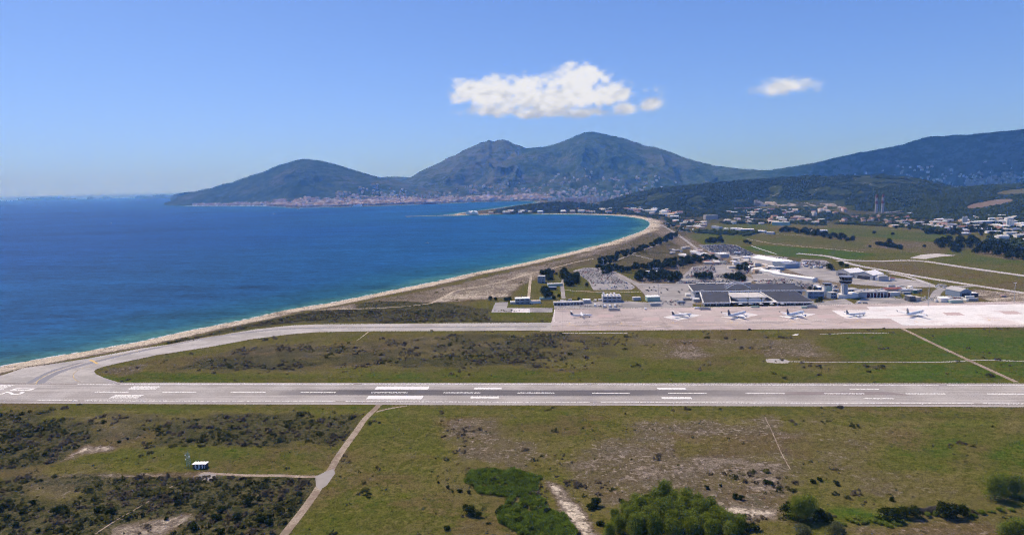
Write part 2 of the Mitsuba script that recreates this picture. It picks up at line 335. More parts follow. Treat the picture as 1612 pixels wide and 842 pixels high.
beach = sstep(52, 26, land_d + 10 * (meshkit.fbm(np.column_stack([GROUND * .02, land_d * 0]), 3, 2) - .5))
beach *= np.where(GROUND[:, 1] > 4200, .4, 1)
gs = gs * (1 - beach); gd = gd * (1 - beach) + 1.15 * beach
def ground_colour(p, n, uv):
    s, d = uv.x, uv.y
    n1 = fbm(p.x * .013, p.y * .02, 1.) - .5
    n2 = fbm(p.x * .07, p.y * .10, 2., octaves=4) - .5
    n3 = fbm(p.x * .45, p.y * .55, 3., octaves=2) - .5
    n4 = noise(p.x * 1.9, p.y * 1.9, 4.) - .5
    v = d + .34 * n1 + .42 * n2 + .30 * n3
    c = mix((.050, .086, .010), (.080, .086, .017), smoothstep(.0, .26, v))
    c = mix(c, (.106, .095, .030), smoothstep(.28, .5, v))
    c = mix(c, (.106, .088, .052), smoothstep(.5, .72, v))
    c = mix(c, (.165, .138, .108), smoothstep(.72, .92, v))
    c = mix(c, (.46, .41, .33), smoothstep(.92, 1.15, v))
    rust = smoothstep(.56, .70, fbm(p.x * .021, p.y * .03, 11.)) * smoothstep(.2, .45, v) * (1 - smoothstep(.75, .9, v))
    c = mix(c, (.105, .070, .040), .4 * rust)
    fleck = smoothstep(.74, .80, noise(p.x * .55, p.y * .6, 21.)) * smoothstep(.45, .8, v)
    c = mix(c, (.30, .26, .215), .5 * fleck)
    k = smoothstep(.24, .52, s + .75 * n2 + .55 * n3 + .1 * n1)
    c = mix(c, mix((.030, .038, .013), (.068, .062, .030), smoothstep(-.25, .25, n3 + n4 * .6)), k * .92)
    y = p.y - 504.6
    mown = smoothstep(32, 36, dr.abs(y)) * smoothstep(95, 60, dr.abs(y)) * smoothstep(-430, -380, p.x)
    c = c * (1.1 + mown * .30 * (noise(y * .22, p.x * .004, 6.) - .5) + .22 * (fbm(p.x * .012 + p.y * .05, p.y * .16 - p.x * .02, 9.) - .5))
    return c * (1 + .8 * n4 + .6 * n3)
scene['earth'] = {'type': 'diffuse', 'reflectance': proc(ground_colour)}
struct('ground', mikit.ply((np.column_stack([GROUND, gz]), sheet_tri(GROUND)), 'earth', True, uv=np.column_stack([gs, gd])))

# ---------------------------------------------------------------- hills and mountains
class Ridge:
    """a hill between its crest line and its foot line, with gullies; back slope behind"""
    def __init__(s, crest, foot, back, ns, nt, gully, seed, curve=1.25, rough=1.0, crest_rough=.02, gfreq=1 / 420.):
        s.crest, s.foot = np.array(crest, float), np.array([(*f, -1.0) for f in foot], float)
        s.curve, s.gully, s.seed, s.gf = curve, gully, seed, gfreq
        s.hmax = s.crest[:, 2].max(); s.cr = crest_rough
        k = np.linspace(0, len(crest) - 1, ns)
        t = np.concatenate([np.linspace(0, 1, nt), ])
        K, Tt = np.meshgrid(k, t, indexing='ij')
        front = s.at(K.ravel(), Tt.ravel())
        tb = np.linspace(0, 1, 14)[1:]
        c = s.at(k, k * 0)
        v0 = np.array([.08, 1.0, 0]) * back
        bk = []
        for q in tb:
            b = c + v0 * q
            b[:, 2] = c[:, 2] * (1 - q) ** 1.4 - 2
            bk.append(b)
        v = front.reshape(ns, nt, 3)
        v = np.concatenate([np.stack(bk[::-1], 1), v], 1)
        m = v.shape[1]
        i, j = np.meshgrid(np.arange(ns - 1), np.arange(m - 1), indexing='ij')
        a = (i * m + j).ravel()
        s.mesh = (v.reshape(-1, 3), np.vstack([np.stack([a, a + 1, a + m + 1], 1), np.stack([a, a + m + 1, a + m], 1)]))
    def lerp(s, arr, k):
        i = np.clip(np.floor(k).astype(int), 0, len(arr) - 2)
        f = (k - i)[:, None]
        p0, p1, p2, p3 = arr[np.maximum(i - 1, 0)], arr[i], arr[i + 1], arr[np.minimum(i + 2, len(arr) - 1)]
        f2 = f * f; f3 = f2 * f
        h = p1 * (2 * f3 - 3 * f2 + 1) + p2 * (3 * f2 - 2 * f3) + .4 * (p2 - p0) * (f3 - 2 * f2 + f) + .4 * (p3 - p1) * (f3 - f2)
        return h
    def at(s, k, t):
        k, t = np.asarray(k, float), np.asarray(t, float)
        c, f = s.lerp(s.crest, k), s.lerp(s.foot, k)
        p = c + (f - c) * t[:, None]
        z = f[:, 2] + (c[:, 2] - f[:, 2]) * (1 - t) ** s.curve
        q = np.column_stack([p[:, :2] * s.gf, np.full(len(p), s.seed * 1.0)])
        q2 = q + .35 * np.column_stack([meshkit.fbm(q * .8, 2, s.seed) - .5, meshkit.fbm(q * .8, 2, s.seed + 50) - .5, q[:, 2] * 0])
        rid = 1 - np.abs(2 * meshkit.fbm(q2 * [1, .45, 1], 3, s.seed + 3) - 1) * 2
        fine = meshkit.fbm(q * 5, 4, s.seed + 9) - .5
        amp = np.clip(c[:, 2] - f[:, 2], 0, None) * s.gully
        env = np.clip(t * 3.2, 0, 1) * np.clip((1 - t) * 2.2, 0, 1)
        z = z + amp * env * (rid * .8 - .25) + amp * .55 * fine * np.clip(.12 + t * 2, 0, 1) * np.clip((1 - t) * 3, 0, 1)
        z = z + s.hmax * s.cr * (meshkit.fbm(q * 9, 3, s.seed + 30) - .5) * (t < .02)
        return np.column_stack([p[:, :2], z])

def maquis(p, n, uv):
    n1 = fbm(p.x * .0022, p.y * .0022, p.z * .004)
    n2 = fbm(p.x * .014, p.y * .014, p.z * .02) - .5
    n3 = fbm(p.x * .06, p.y * .06, p.z * .06, octaves=2) - .5
    c = mix((.024, .050, .018), (.060, .086, .034), smoothstep(-.35, .35, n2 + .8 * (n1 - .5) + .5 * n3))
    c = mix(c, (.070, .072, .040), smoothstep(.12, .3, n2 + (n1 - .5)) * .5)
    rock = smoothstep(.20, .34, n2 * .7 + n3 * .5 + .25 * smoothstep(.5, .7, n1) + .16 * (1 - n.z))
    return mix(c, (.17, .16, .14), rock * .16)
def bumps(p, n, uv):
    return 5.0 * fbm(p.x * .035, p.y * .035, p.z * .035, octaves=3)
scene['maquis'] = {'type': 'bumpmap', 'arbitrary': proc(bumps, 2.0), 'scale': 1.0, 'bsdf': {'type': 'diffuse', 'reflectance': proc(maquis)}}
def rocky(p, n, uv):
    c = maquis(p, n, uv)
    r = smoothstep(.46, .62, fbm(p.x * .011, p.y * .011, p.z * .018, octaves=4) + .10 * (fbm(p.x * .07, p.y * .07, p.z * .07) - .5) + .1 * smoothstep(150, 600, p.z))
    return mix(c, (.20, .19, .17), r * .24)
scene['rocky_maquis'] = {'type': 'bumpmap', 'arbitrary': proc(bumps, 2.0), 'scale': 1.0, 'bsdf': {'type': 'diffuse', 'reflectance': proc(rocky)}}

far_hill = Ridge([(-7467,11957,120.1), (-7221,11850,158.7), (-6980,11744,178.7), (-6720,11639,186), (-6441,11535,186.9)], [(-6938,11092), (-7109,11644), (-7298,12252), (-7174,12397), (-6998,12504)], 1500, 60, 16, .25, 4)
struct('hill', mikit.ply(far_hill.mesh, 'maquis', True))
hill = Ridge([(-6081,9557,15.3), (-5904,9508,61.4), (-5736,9459,130.9), (-5506,9415,179), (-5326,9367,208.6), (-5150,9318,233.2), (-4973,9270,280.7), (-4800,9221,299.9), (-4627,9172,350.7), (-4410,9127,404.4), (-4245,9084,440.4), (-4087,9055,498.8), (-3931,9026,538.8), (-3777,8996,574), (-3652,8964,593.6), (-3529,8932,591.9), (-3373,8903,575.5), (-3228,8873,542.9), (-3084,8842,503.7), (-2942,8812,460.4), (-2809,8809,418.3), (-2681,8819,376.5), (-2552,8829,339), (-2423,8839,305.8), (-2293,8849,272.6), (-2164,8859,239.3), (-2034,8869,206), (-1905,8879,172.7), (-1731,8892,138.4), (-1513.8,8909,107.4)],
    [(-5846,9184), (-5330,8572), (-5037,8286), (-4763,8118), (-4479,7846), (-4273,7698), (-4093,7589), (-3953,7551), (-3832,7547), (-3607,7409), (-3415,7246), (-3178,6974), (-2935,6668), (-2723,6413), (-2590,6283), (-2490,6226), (-2411,6290), (-2305,6265), (-2192,6218), (-2112,6262), (-2023,6284), (-1948,6353), (-1857,6375), (-1773,6421), (-1688,6468), (-1601,6516), (-1519.9,6589), (-1431.1,6639), (-1317.8,6740), (-1176.4,6898)], 1800, 230, 110, .20, 11, curve=1.55)
struct('hill', mikit.ply(hill.mesh, 'maquis', True))
saddle = Ridge([(-3693,11548,309.7), (-3348,11575,347.4), (-3118,11593,370.7), (-2890,11611,365.6), (-2662,11629,349.1), (-2375,11651,371.1), (-2089,11673,387.4)], [(-3107,9667), (-2713,9326), (-2466,9113), (-2356,9407), (-2238,9720), (-2050,9991), (-1852,10276)], 1500, 60, 24, .15, 6)
struct('hill', mikit.ply(saddle.mesh, 'maquis', True))
crag = Ridge([(-2965,10602,225.7), (-2753,10618,273.1), (-2563,10633,305.3), (-2435,10643,359.6), (-2307,10653,434.6), (-2200,10661,478.8), (-2094,10670,523.1), (-1956,10680,582.1), (-1840,10689,646.6), (-1745,10697,675.4), (-1618,10707,739.5), (-1501.4,10716,793.5), (-1396,10724,837.5), (-1301.3,10731,876.4), (-1228.3,10737,887.1), (-1165.2,10742,914.4), (-1113.8,10746,889.7), (-1019.8,10753,908.1), (-936.5,10760,914.5), (-853.9,10766,892.1), (-771.7,10773,849.3), (-668.5,10781,811), (-565.3,10789,767.6), (-462.1,10797,719), (-338.3,10806,644.1), (-183.1,10818,568.4)],
    [(-1799,6398), (-1688,6468), (-1584.1,6526), (-1514.1,6564), (-1443.4,6603), (-1387.5,6653), (-1325.7,6678), (-1245.3,6712), (-1184.1,6785), (-1128.4,6816), (-1057.5,6885), (-989.1,6933), (-927.6,6987), (-865.8,6991), (-815.9,6979), (-777,7000), (-742.3,6999), (-680.6,7003), (-626.3,7013), (-569.6,6995), (-513.3,6977), (-444.7,6975), (-376.3,6973), (-309.3,7000), (-227.7,7015), (-126.1,7069)], 2200, 230, 120, .22, 23, curve=1.45, crest_rough=.02)
struct('mountain', mikit.ply(crag.mesh, 'rocky_maquis', True))
mount = Ridge([(-945.2,10558,669.1), (-788.6,10542,714.8), (-633.3,10526,745.1), (-509.9,10508,750.9), (-376.9,10490,761.4), (-244.7,10472,766.8), (-123,10453,792.3), (-2,10434,822.5), (108.4,10415,862.6), (208.1,10394,902.7), (297.2,10373,937.9), (375.6,10345,962.8), (452.6,10304,964.2), (538.6,10263,948.9), (662.8,10226,916.6), (795.6,10189,890.9), (927.2,10153,851.2), (1057.7,10116,807), (1187,10079,758.5), (1277.1,10039,715.8), (1404.2,10002,691.5), (1539.9,9965,643.7), (1671,9910,586.2), (1799,9844,524.4), (1925,9779,477.2), (2048,9713,435.2), (2170,9647,393.7), (2335,9585,365.4), (2542,9526,331.9), (2745,9467,307.9), (2990,9410,287.6), (3229,9354,272), (3465,9297,256.6)],
    [(-634.9,6957), (-536.4,7011), (-436.6,7067), (-355.8,7111), (-266.9,7150), (-175.7,7130), (-93.4,7205), (-9.4,7221), (68.1,7274), (139.1,7303), (202.8,7307), (260.8,7349), (317.9,7359), (382,7364), (476.7,7405), (574,7376), (676.1,7411), (775.6,7414), (874.9,7417), (949.3,7446), (1048.8,7449), (1159.2,7478), (1270.2,7507), (1375.8,7503), (1481.1,7499), (1592.8,7528), (1705,7557), (1853,7584), (2046,7644), (2222,7637), (2463,7730), (2697,7790), (2934,7850)], 2500, 300, 130, .24, 37, curve=1.4)
struct('mountain', mikit.ply(mount.mesh, 'maquis', True))
range_right = Ridge([(1965,8378,227.8), (2190,8347,253.5), (2412,8316,271.2), (2632,8285,292.4), (2809,8251,314.3), (2984,8216,343.5), (3194,8185,382.9), (3326,8147,415.8), (3455,8109,444.6), (3583,8070,469.3), (3709,8032,486.2), (3833,7994,510.2), (3954,7955,533.9), (4073,7916,575.3), (4154,7874,606.1), (4235,7832,615.1), (4316,7790,606.3), (4394,7748,618.7), (4507,7709,612.6), (4617,7669,620.4), (4725,7630,628.1), (4832,7590,635.6), (4937,7550,639.6), (5073,7512,652.8), (5274,7480,671), (5642,7460,671.9)],
    [(1702,7241), (1895,7205), (2174,7475), (2421,7596), (2650,7757), (2889,7924), (3159,8059), (3318,8089), (3478,8119), (3724,8341), (3890,8373), (4056,8405), (4125,8242), (4192,8086), (4241,7974), (4288,7864), (4429,7929), (4572,7995), (4731,8025), (4890,8054), (5050,8084), (5211,8114), (5373,8144), (5545,8135), (5863,8234), (6217,8141)], 2500, 260, 120, .22, 53, curve=1.35)
struct('mountain', mikit.ply(range_right.mesh, 'maquis', True))
wood_hill = Ridge([(294,4938,18.7), (387.4,4919,43.4), (479.8,4900,70.2), (571,4881,92), (661.1,4862,108.8), (750.2,4842,120.9), (838.2,4823,129.7), (948.1,4805,138.3), (1056.7,4788,145.8), (1186.6,4772,154.6), (1314.9,4756,162.4), (1441.7,4739,169.2), (1566.9,4723,176), (1691,4706,180), (1813,4690,182.2), (1934,4673,183.5), (2053,4656,183.1), (2171,4639,180.1), (2266,4620,173.3), (2360,4601,161.5), (2432,4581,144.9), (2504,4560,119.9), (2596,4541,88.5), (2708,4524,52.8)],
    [(244,4102), (312.5,3970), (389.8,3981), (461.8,3946), (520.6,3824), (582.1,3751), (634.3,3642), (728.4,3683), (861.1,3891), (991,3973), (1113,4012), (1281.2,4197), (1316.5,3953), (1377.1,3817), (1433.4,3691), (1485.9,3573), (1505.6,3397), (1551.6,3298), (1583.1,3210), (1613,3128), (1602,3002), (1592.9,2887), (1619,2821), (1680,2797)], 900, 200, 80, .16, 71, curve=1.1, gfreq=1 / 260.)
def forest_floor(p, n, uv):
    n2 = fbm(p.x * .03, p.y * .03, p.z * .03) - .5
    c = mix((.020, .034, .009), (.052, .064, .020), smoothstep(-.3, .3, n2))
    return mix(c, (.24, .215, .17), smoothstep(.22, .3, n2 * .9 + .3 * (noise(p.x * .12, p.y * .12, 3.) - .5)) * .7)
matte('forest_floor', proc(forest_floor))
struct('hill', mikit.ply(wood_hill.mesh, 'forest_floor', True))
right_hill = Ridge([(2060,4072,15.3), (2153,4079,51.2), (2246,4087,79.4), (2340,4094,92.4), (2435,4101,97.8), (2530,4109,101.4), (2624,4116,104.9), (2719,4123,106.5), (2832,4132,109.7), (2984,4144,115.7), (3173,4159,119)],
    [(1393.4,2748), (1402.3,2647), (1420.6,2573), (1468.8,2557), (1527.1,2559), (1596.6,2580), (1643,2564), (1689,2548), (1743,2529), (1814,2504), (1900,2475)], 1200, 90, 50, .07, 91, curve=1.0)
struct('hill', mikit.ply(right_hill.mesh, 'forest_floor', True))

# ---------------------------------------------------------------- runway, taxiway, aprons, roads
def streaks(p):
    return fbm(p.x * .006, p.y * .9, 3.) - .5
def runway_colour(p, n, uv):
    s, m = streaks(p), fbm(p.x * .05, p.y * .08, 6.) - .5
    c = mix((.305, .285, .265), (.41, .39, .365), smoothstep(-.19, .19, s * .9 + m * .6))
    y = p.y - 504.6
    edge = smoothstep(20.6, 22, dr.abs(y)) * smoothstep(26, 24.5, dr.abs(y))
    c = mix(c, (.21, .185, .17), edge * (.35 + .5 * smoothstep(.4, .6, noise(p.x * .02, y, 4.))))
    lane = smoothstep(8.2, 5.2, dr.abs(y - .4 + 2. * (noise(p.x * .012, 3.) - .5)))
    along = smoothstep(-300, -140, p.x) * smoothstep(190, 20, p.x)
    rub = lane * along * (.72 + .5 * s)
    c = mix(c, (.040, .038, .046), dr.clip(rub * 1.15, 0, .95))
    wide = smoothstep(14, 5, dr.abs(y)) * smoothstep(-260, -60, p.x) * smoothstep(420, 60, p.x)
    c = mix(c, (.16, .15, .155), wide * .40)
    late = smoothstep(4.6, 3.0, dr.abs(y - .6)) * smoothstep(150, 190, p.x) * smoothstep(262, 258, p.x + 2 * y)
    c = mix(c, (.19, .155, .155), .65 * late)
    joint = smoothstep(.06, .02, dr.abs(p.x / 7.5 - dr.round(p.x / 7.5)) * 7.5) * .12
    return c * (1 - joint) * (.93 + .14 * noise(p.x * .8, p.y * .8))
mat('runway_concrete', proc(runway_colour), .85, .25)
def paved_colour(p, n, uv):
    m = fbm(p.x * .03, p.y * .05, 2.) - .5
    f = fbm(p.x * .25, p.y * .4, 8.) - .5
    c = mix((.32, .305, .28), (.44, .42, .39), smoothstep(-.3, .3, m + .5 * f))
    return c * (.94 + .12 * noise(p.x * .9, p.y * .9))
mat('taxi_concrete', proc(paved_colour), .85, .25)
def apron_colour(p, n, uv):
    m = fbm(p.x * .018, p.y * .04, 4.) - .5
    f = fbm(p.x * .12, p.y * .3, 8.) - .5
    c = mix((.355, .300, .278), (.450, .398, .375), smoothstep(-.35, .35, m + .7 * f))
    pk = smoothstep(.60, .68, fbm(p.x * .022, p.y * .05, 15.))
    c = mix(c, (.49, .40, .38), .45 * pk)
    oil = smoothstep(.66, .76, fbm(p.x * .05, p.y * .09, 31.))
    c = mix(c, (.19, .17, .165), .5 * oil)
    j = dr.minimum(dr.abs(p.x / 15 - dr.round(p.x / 15)), dr.abs(p.y / 15 - dr.round(p.y / 15))) * 15
    return c * (1 - .12 * smoothstep(.5, .2, j)) * (.94 + .12 * noise(p.x * .9, p.y * .9))
mat('apron_concrete', proc(apron_colour), .85, .25)
def white_apron(p, n, uv):
    m = fbm(p.x * .02, p.y * .05, 4.) - .5
    f = fbm(p.x * .2, p.y * .3, 8.) - .5
    c = mix((.57, .56, .55), (.69, .68, .67), smoothstep(-.35, .35, m + .7 * f))
    pk = smoothstep(.60, .70, fbm(p.x * .03, p.y * .06, 25.))
    c = mix(c, (.52, .43, .41), .5 * pk)
    j = dr.minimum(dr.abs(p.x / 7.5 - dr.round(p.x / 7.5)), dr.abs(p.y / 7.5 - dr.round(p.y / 7.5))) * 7.5
    return c * (1 - .15 * smoothstep(.4, .15, j))
mat('pale_concrete', proc(white_apron), .85, .25)
def road_colour(p, n, uv):
    f = fbm(p.x * .1, p.y * .15, 8.) - .5
    return mix((.23, .215, .20), (.33, .31, .285), smoothstep(-.3, .3, f))
mat('road_asphalt', proc(road_colour), .85, .25)
def lot_colour(p, n, uv):
    f = fbm(p.x * .06, p.y * .1, 5.) - .5
    return mix((.22, .21, .205), (.34, .325, .31), smoothstep(-.3, .3, f))
mat('lot_asphalt', proc(lot_colour), .85, .25)
def track_colour(p, n, uv):
    f = fbm(p.x * .16, p.y * .2, 5.) - .5
    g = fbm(p.x * .9, p.y * .9, 7., octaves=2) - .5
    c = mix((.25, .20, .155), (.40, .34, .27), smoothstep(-.3, .3, f + g * .8))
    return mix(c, (.11, .10, .05), smoothstep(.18, .3, g + .3 * f) * .5)
matte('track_earth', proc(track_colour))
def sand_colour(p, n, uv):
    f = fbm(p.x * .05, p.y * .08, 5.) - .5
    return mix((.36, .31, .24), (.50, .44, .35), smoothstep(-.3, .3, f))
matte('path_sand', proc(sand_colour))
mat('white_paint', (.74, .74, .72), .6, .3)
mat('yellow_paint', (.62, .42, .12), .6, .3)
mat('shoulder_asphalt', proc(lambda p, n, uv: mix((.24, .225, .205), (.33, .31, .28), fbm(p.x * .05, p.y * .2))), .85, .2)

CL = 504.6
runway_poly = sg.box(-1150, CL - 29.5, 2300, CL + 26.5)
struct('runway', mikit.ply(flat_sheet(runway_poly, .08), 'runway_concrete'))
taxi_poly = sg.Polygon([(-530.5,466.1), (-596,526.5), (-526.2,551.2), (-526,577.8), (-510.9,589), (-485.6,612.5), (-455.9,653.9), (-419.5,683.5), (-393.9,722.2), (-373.2,743.7), (-354.8,755.6), (-335,766), (-304.4,770.7), (-224.2,772.1), (-81.9,772.5), (-13.7,773.1), (-13.1,730.1), (-212.8,731.5), (-288.2,728.2), (-315.1,718.9), (-350,695.9), (-379.7,661.2), (-419.7,625.7), (-440.5,594.4), (-447.1,580.9), (-447.8,573.2), (-444.1,565.7), (-436,557.4), (-418.9,545.3), (-399.1,533.8), (-388.6,528.2), (-374.2,507.8), (-503.2,466.4)])
taxi_poly = taxi_poly.buffer(6).buffer(-6).difference(runway_poly)
struct('taxiway', mikit.ply(flat_sheet(taxi_poly, .06), 'taxi_concrete'))
apron_main = sg.Polygon([(-26.1,727.2), (-27.6,772), (-13.7,773.5), (-10.7,858.5), (172.1,862.2), (313.9,869.6), (386.3,877.8), (483.1,882.6), (676.3,889.6), (562.3,736.6), (375.3,731.8), (222.9,729.7), (82.1,729.2)])
apron_main = apron_main.difference(taxi_poly.buffer(.02))
struct('apron', mikit.ply(flat_sheet(apron_main, .05), 'apron_concrete'))
pale = sg.Polygon([(340,835.4), (387.9,838.5), (392.9,858.1), (472.4,862.6), (663.1,871.9), (568.5,744.8), (382.8,746.6), (386.3,783.9), (336.4,785.9)])
struct('apron', mikit.ply(flat_sheet(pale, .08), 'pale_concrete'))
for q in ([(124.3,800.1), (138.8,812.6), (155.1,828.3), (172.1,810.6), (159.5,798.5), (139.6,781.7)], [(193.7,800.5), (215.6,813.9), (233.3,824.5), (242.7,811.3), (228.1,797.8), (212.3,783.9)], [(264.1,801.5), (280.6,812.3), (296.4,824.6), (312,812.8), (296.5,799.3), (277.7,784.1)]):
    struct('apron', mikit.ply(flat_sheet(sg.Polygon(q), .075), 'pale_concrete'))
yard = sg.Polygon([(386.7,878.7), (391.2,918.7), (355.2,900.6), (316.1,871.3)]).union(sg.Polygon([(416.7,922.4), (452.6,923.1), (490.2,898.8), (483.6,883.5), (386.7,878.7)]))
struct('apron', mikit.ply(flat_sheet(yard, .045), 'lot_asphalt'))
for q in ([(-96,912.4), (-78,916.6), (-76,870.3), (-13.4,867.7), (-13.8,836.7), (-94.6,839.8)], ):
    struct('pavement', mikit.ply(flat_sheet(sg.Polygon(q), .04), 'lot_asphalt'))
struct('pavement', mikit.ply(flat_sheet(sg.Polygon([(-67.6,863.1), (-44.2,862.1), (-42.9,835.7), (-66.5,836.6)]), .07), 'pale_concrete'))

def strip(name, pts, w, m, z=.04, rnd=True):
    line = sg.LineString(smooth_line(pts) if rnd and len(pts) > 2 else pts)
    return struct(name, mikit.ply(flat_sheet(line.buffer(w / 2, cap_style='flat', join_style='round'), z), m))
RUN = 'runway'
def paint(poly, m='white_paint', z=.12, name='stripe', parent=RUN):
    return part(parent, name, mikit.ply(flat_sheet(poly, z), m))
# runway markings: centre line, side lines, touchdown and aiming marks, threshold, number
for k in range(-4, 24):
    x = -337.4 + 60 * k
    if x < -400: continue
    paint(sg.box(x, CL - .85, x + 30, CL + .85))
for s in (-1, 1):
    for a, b in ((-430, -395), (-390, -180), (-172, 20), (28, 300), (306, 900)):
        paint(sg.box(a, CL + s * 22.2 - .55, b, CL + s * 22.2 + .55), name='side_line')
def marks(x0, x1, ys, w):
    for s in (-1, 1):
        for y in ys:
            paint(sg.box(x0, CL + s * y - w / 2, x1, CL + s * y + w / 2), name='touchdown_mark')
AIM = [(-157.3,517.6), (-111.8,517.8), (-157.1,489.8), (-112.4,490.2), (-374.6,518.3), (-350.4,518.4), (-372.4,489.5), (-346.7,489.7), (-73.6,516.3), (-51.4,516.4), (-74,492.1), (-50.7,492.3), (76,516.3), (98.9,516.4), (75.6,493.3), (98.4,493.5), (226.5,514.7), (249.3,514.8), (226.1,496.1), (248.5,496.3)]
def pair(i, ys, w):
    a, b = (AIM[i][0] + AIM[i + 2][0]) / 2, (AIM[i + 1][0] + AIM[i + 3][0]) / 2
    marks(a, b, ys, w)
pair(0, (12.0,), 8.0)
pair(4, (8.6, 11.6, 14.6), 1.9)
pair(8, (11.5,), 4.4)
pair(12, (11.5,), 4.4)
pair(16, (11.5,), 1.6)
for y in (-18, -14.6, -11.2, -7.8, 7.8, 11.2, 14.6, 18):
    paint(sg.box(-534, CL + y - .95, -487, CL + y + .95), name='threshold_bar')
NX0 = -478.0
def stroke(pts, w):
    return sg.LineString(pts).buffer(w / 2, cap_style='flat', join_style='mitre')
zero = sg.box(NX0, CL + 3.6, NX0 + 19, CL + 9.6).difference(sg.box(NX0 + 3.2, CL + 5.4, NX0 + 15.8, CL + 7.8))
two = stroke([(NX0 + 1.5, CL - 7.6), (NX0 + 1.5, CL - 1.2), (NX0 + 4.4, CL - 1.3), (NX0 + 12, CL - 6.6), (NX0 + 16, CL - 6.7), (NX0 + 17.8, CL - 4.6), (NX0 + 17.4, CL - 2.0), (NX0 + 14, CL - 1.1)], 2.2)
paint(zero, name='numeral'); labels['runway__numeral'] = {'label': 'white painted digit zero of the runway number 02'}
paint(two, name='numeral'); labels['runway__numeral_001'] = {'label': 'white painted digit two of the runway number 02'}
for k in range(-8, 16):
    for s_ in (-1, 1):
        part(RUN, 'edge_light', MB((-337.4 + 60 * k, CL + s_ * (23.6 if s_ > 0 else 24.6), .05)).box(-.35, .35, -.3, .3, 0, .55, .1, .1).ply('white_paint'))
# taxiway lines and tyre marks
TX = 'taxiway'
def line_on(pts, w, m, name, z=.12):
    paint(sg.LineString(smooth_line(pts)).buffer(w / 2, cap_style='flat'), m, z, name, TX)
mat('tyre_grey', (.235, .235, .25), .85, .2)
line_on([(-477.7,528.8), (-481.9,542.3), (-486.3,562.6), (-485.3,578.8), (-480.6,598.1)], 6.0, 'tyre_grey', 'tyre_mark', .095)
line_on([(-466.5,527), (-473.2,542.3), (-477.4,562.6), (-475.2,580.9), (-469.6,596.9), (-455.9,629.9), (-435.3,663.4), (-406.7,703.1), (-367.4,731.6), (-320.1,749.4), (-218.6,752.1), (-19.4,751.2)], 7.5, 'tyre_grey', 'tyre_mark', .095)
line_on([(-468.5,525.1), (-477.7,540.3), (-483.8,562.6), (-481.8,581), (-475.7,600.4), (-458.6,633.8), (-437.1,666.2), (-408.5,706.3), (-369,735), (-321.1,751.9), (-219.3,754.6), (-19.4,753.3)], .5, 'yellow_paint', 'guide_line')
line_on([(-479.8,607.6), (-460.1,592.2)], 2.2, 'yellow_paint', 'holding_line')
line_on([(-457.7,589.9), (-463.1,575.4), (-460.8,562.6), (-453,550.2), (-440.6,538.4), (-428.2,530.3), (-415.3,529)], .9, 'shoulder_asphalt', 'edge_line', .10)
line_on([(-457.5,588.8), (-464.2,574.3), (-458.8,558.4), (-445.5,542.3), (-433.7,532.7)], .35, 'yellow_paint', 'edge_line', .13)
AP = 'apron'
for pts, w, m, nm in (([(-10.6,775.2), (-11.1,856.3)], .6, 'white_paint', 'edge_line'), ([(-9,867.1), (97.2,863.5), (172.1,862.2), (305.6,869.1), (385.3,875.5)], .7, 'white_paint', 'edge_line'), ([(-10.6,775.2), (87.2,774.5), (185.1,776.7), (310.7,778.3)], .5, 'white_paint', 'edge_line'), ([(-13.4,752.1), (84.5,751.2), (229.6,752.1), (372.6,757)], .4, 'yellow_paint', 'guide_line')):
    part(AP, nm, mikit.ply(flat_sheet(sg.LineString(pts).buffer(w / 2, cap_style='flat'), .09), m))
for q in [(7.7,760.3), (69.4,762.1), (130.9,765.7), (198.6,765.5), (270.3,766.9), (342.6,768.3), (407,762.9), (493.8,774.3)]:
    g = unary_union([sg.LineString([(q[0] - 6, q[1] - 4), (q[0] + 1, q[1] + 1), (q[0], q[1] + 10)]).buffer(.35), sg.LineString([(q[0] + 7, q[1] - 4), (q[0] + 1, q[1] + 1)]).buffer(.35)])
    part(AP, 'guide_line', mikit.ply(flat_sheet(g, .095), 'yellow_paint'))
mat('rose_paint', (.46, .372, .352), .7, .2)
for q in [(54,811.5), (107.4,790.3), (171.9,784.5), (248.6,785.7), (318.6,798.5), (471.4,808.6), (540.4,813.9)]:
    part(AP, 'stand_area', mikit.ply(flat_sheet(sg.Polygon([(q[0] - 12, q[1] - 9), (q[0] + 9, q[1] - 9), (q[0] + 12, q[1] + 9), (q[0] - 7, q[1] + 9)]), .065 if q[0] < 380 else .092), 'rose_paint'))

strip('track', [(-136.7,282.1), (-136.7,298.6), (-136.9,315.6), (-137.9,334.4), (-140,351.9), (-139.4,358.8), (-141.2,375), (-142.5,396.9), (-143.2,418.9), (-144.4,443.3), (-143.1,464.8), (-142.7,475.6)], 4.6, 'track_earth', .03)
strip('track', [(-140.5,459.3), (-132.7,466.3), (-120.5,472.9)], 2.2, 'track_earth', .035)
strip('track', [(-139.7,351.1), (-151.4,350), (-167.3,351.2), (-182.6,350.8), (-198.6,351.6), (-216,353.3)], 3.0, 'track_earth', .035)
struct('track', mikit.ply(flat_sheet(sg.Polygon([(-145.4,350.1), (-141.8,357), (-138.5,360.6), (-135.1,355.5), (-134.5,339.1), (-136.4,334.4), (-139.8,337.4)]), .036), 'road_asphalt'))
strip('track', [(-216,353.3), (-220.5,342.3), (-224.6,333.4), (-225.3,322.8), (-227.6,310), (-230.5,296.7), (-231.6,284.4)], .9, 'track_earth', .03)
struct('path', mikit.ply(flat_sheet(sg.Polygon([(-216.4,349.9), (-215.6,352.5), (-206.8,352.3), (-203.8,346.9), (-205.4,342.7), (-211.9,343.3)]), .036), 'road_asphalt'))
strip('path', [(192.2,598.9), (206,597.3), (222.4,595.7), (238.9,594.7), (294.4,594.4), (338.5,594.8), (359.3,597.9), (377.6,601), (415.3,596.5), (455.5,593.2)], 2.0, 'taxi_concrete', .03)
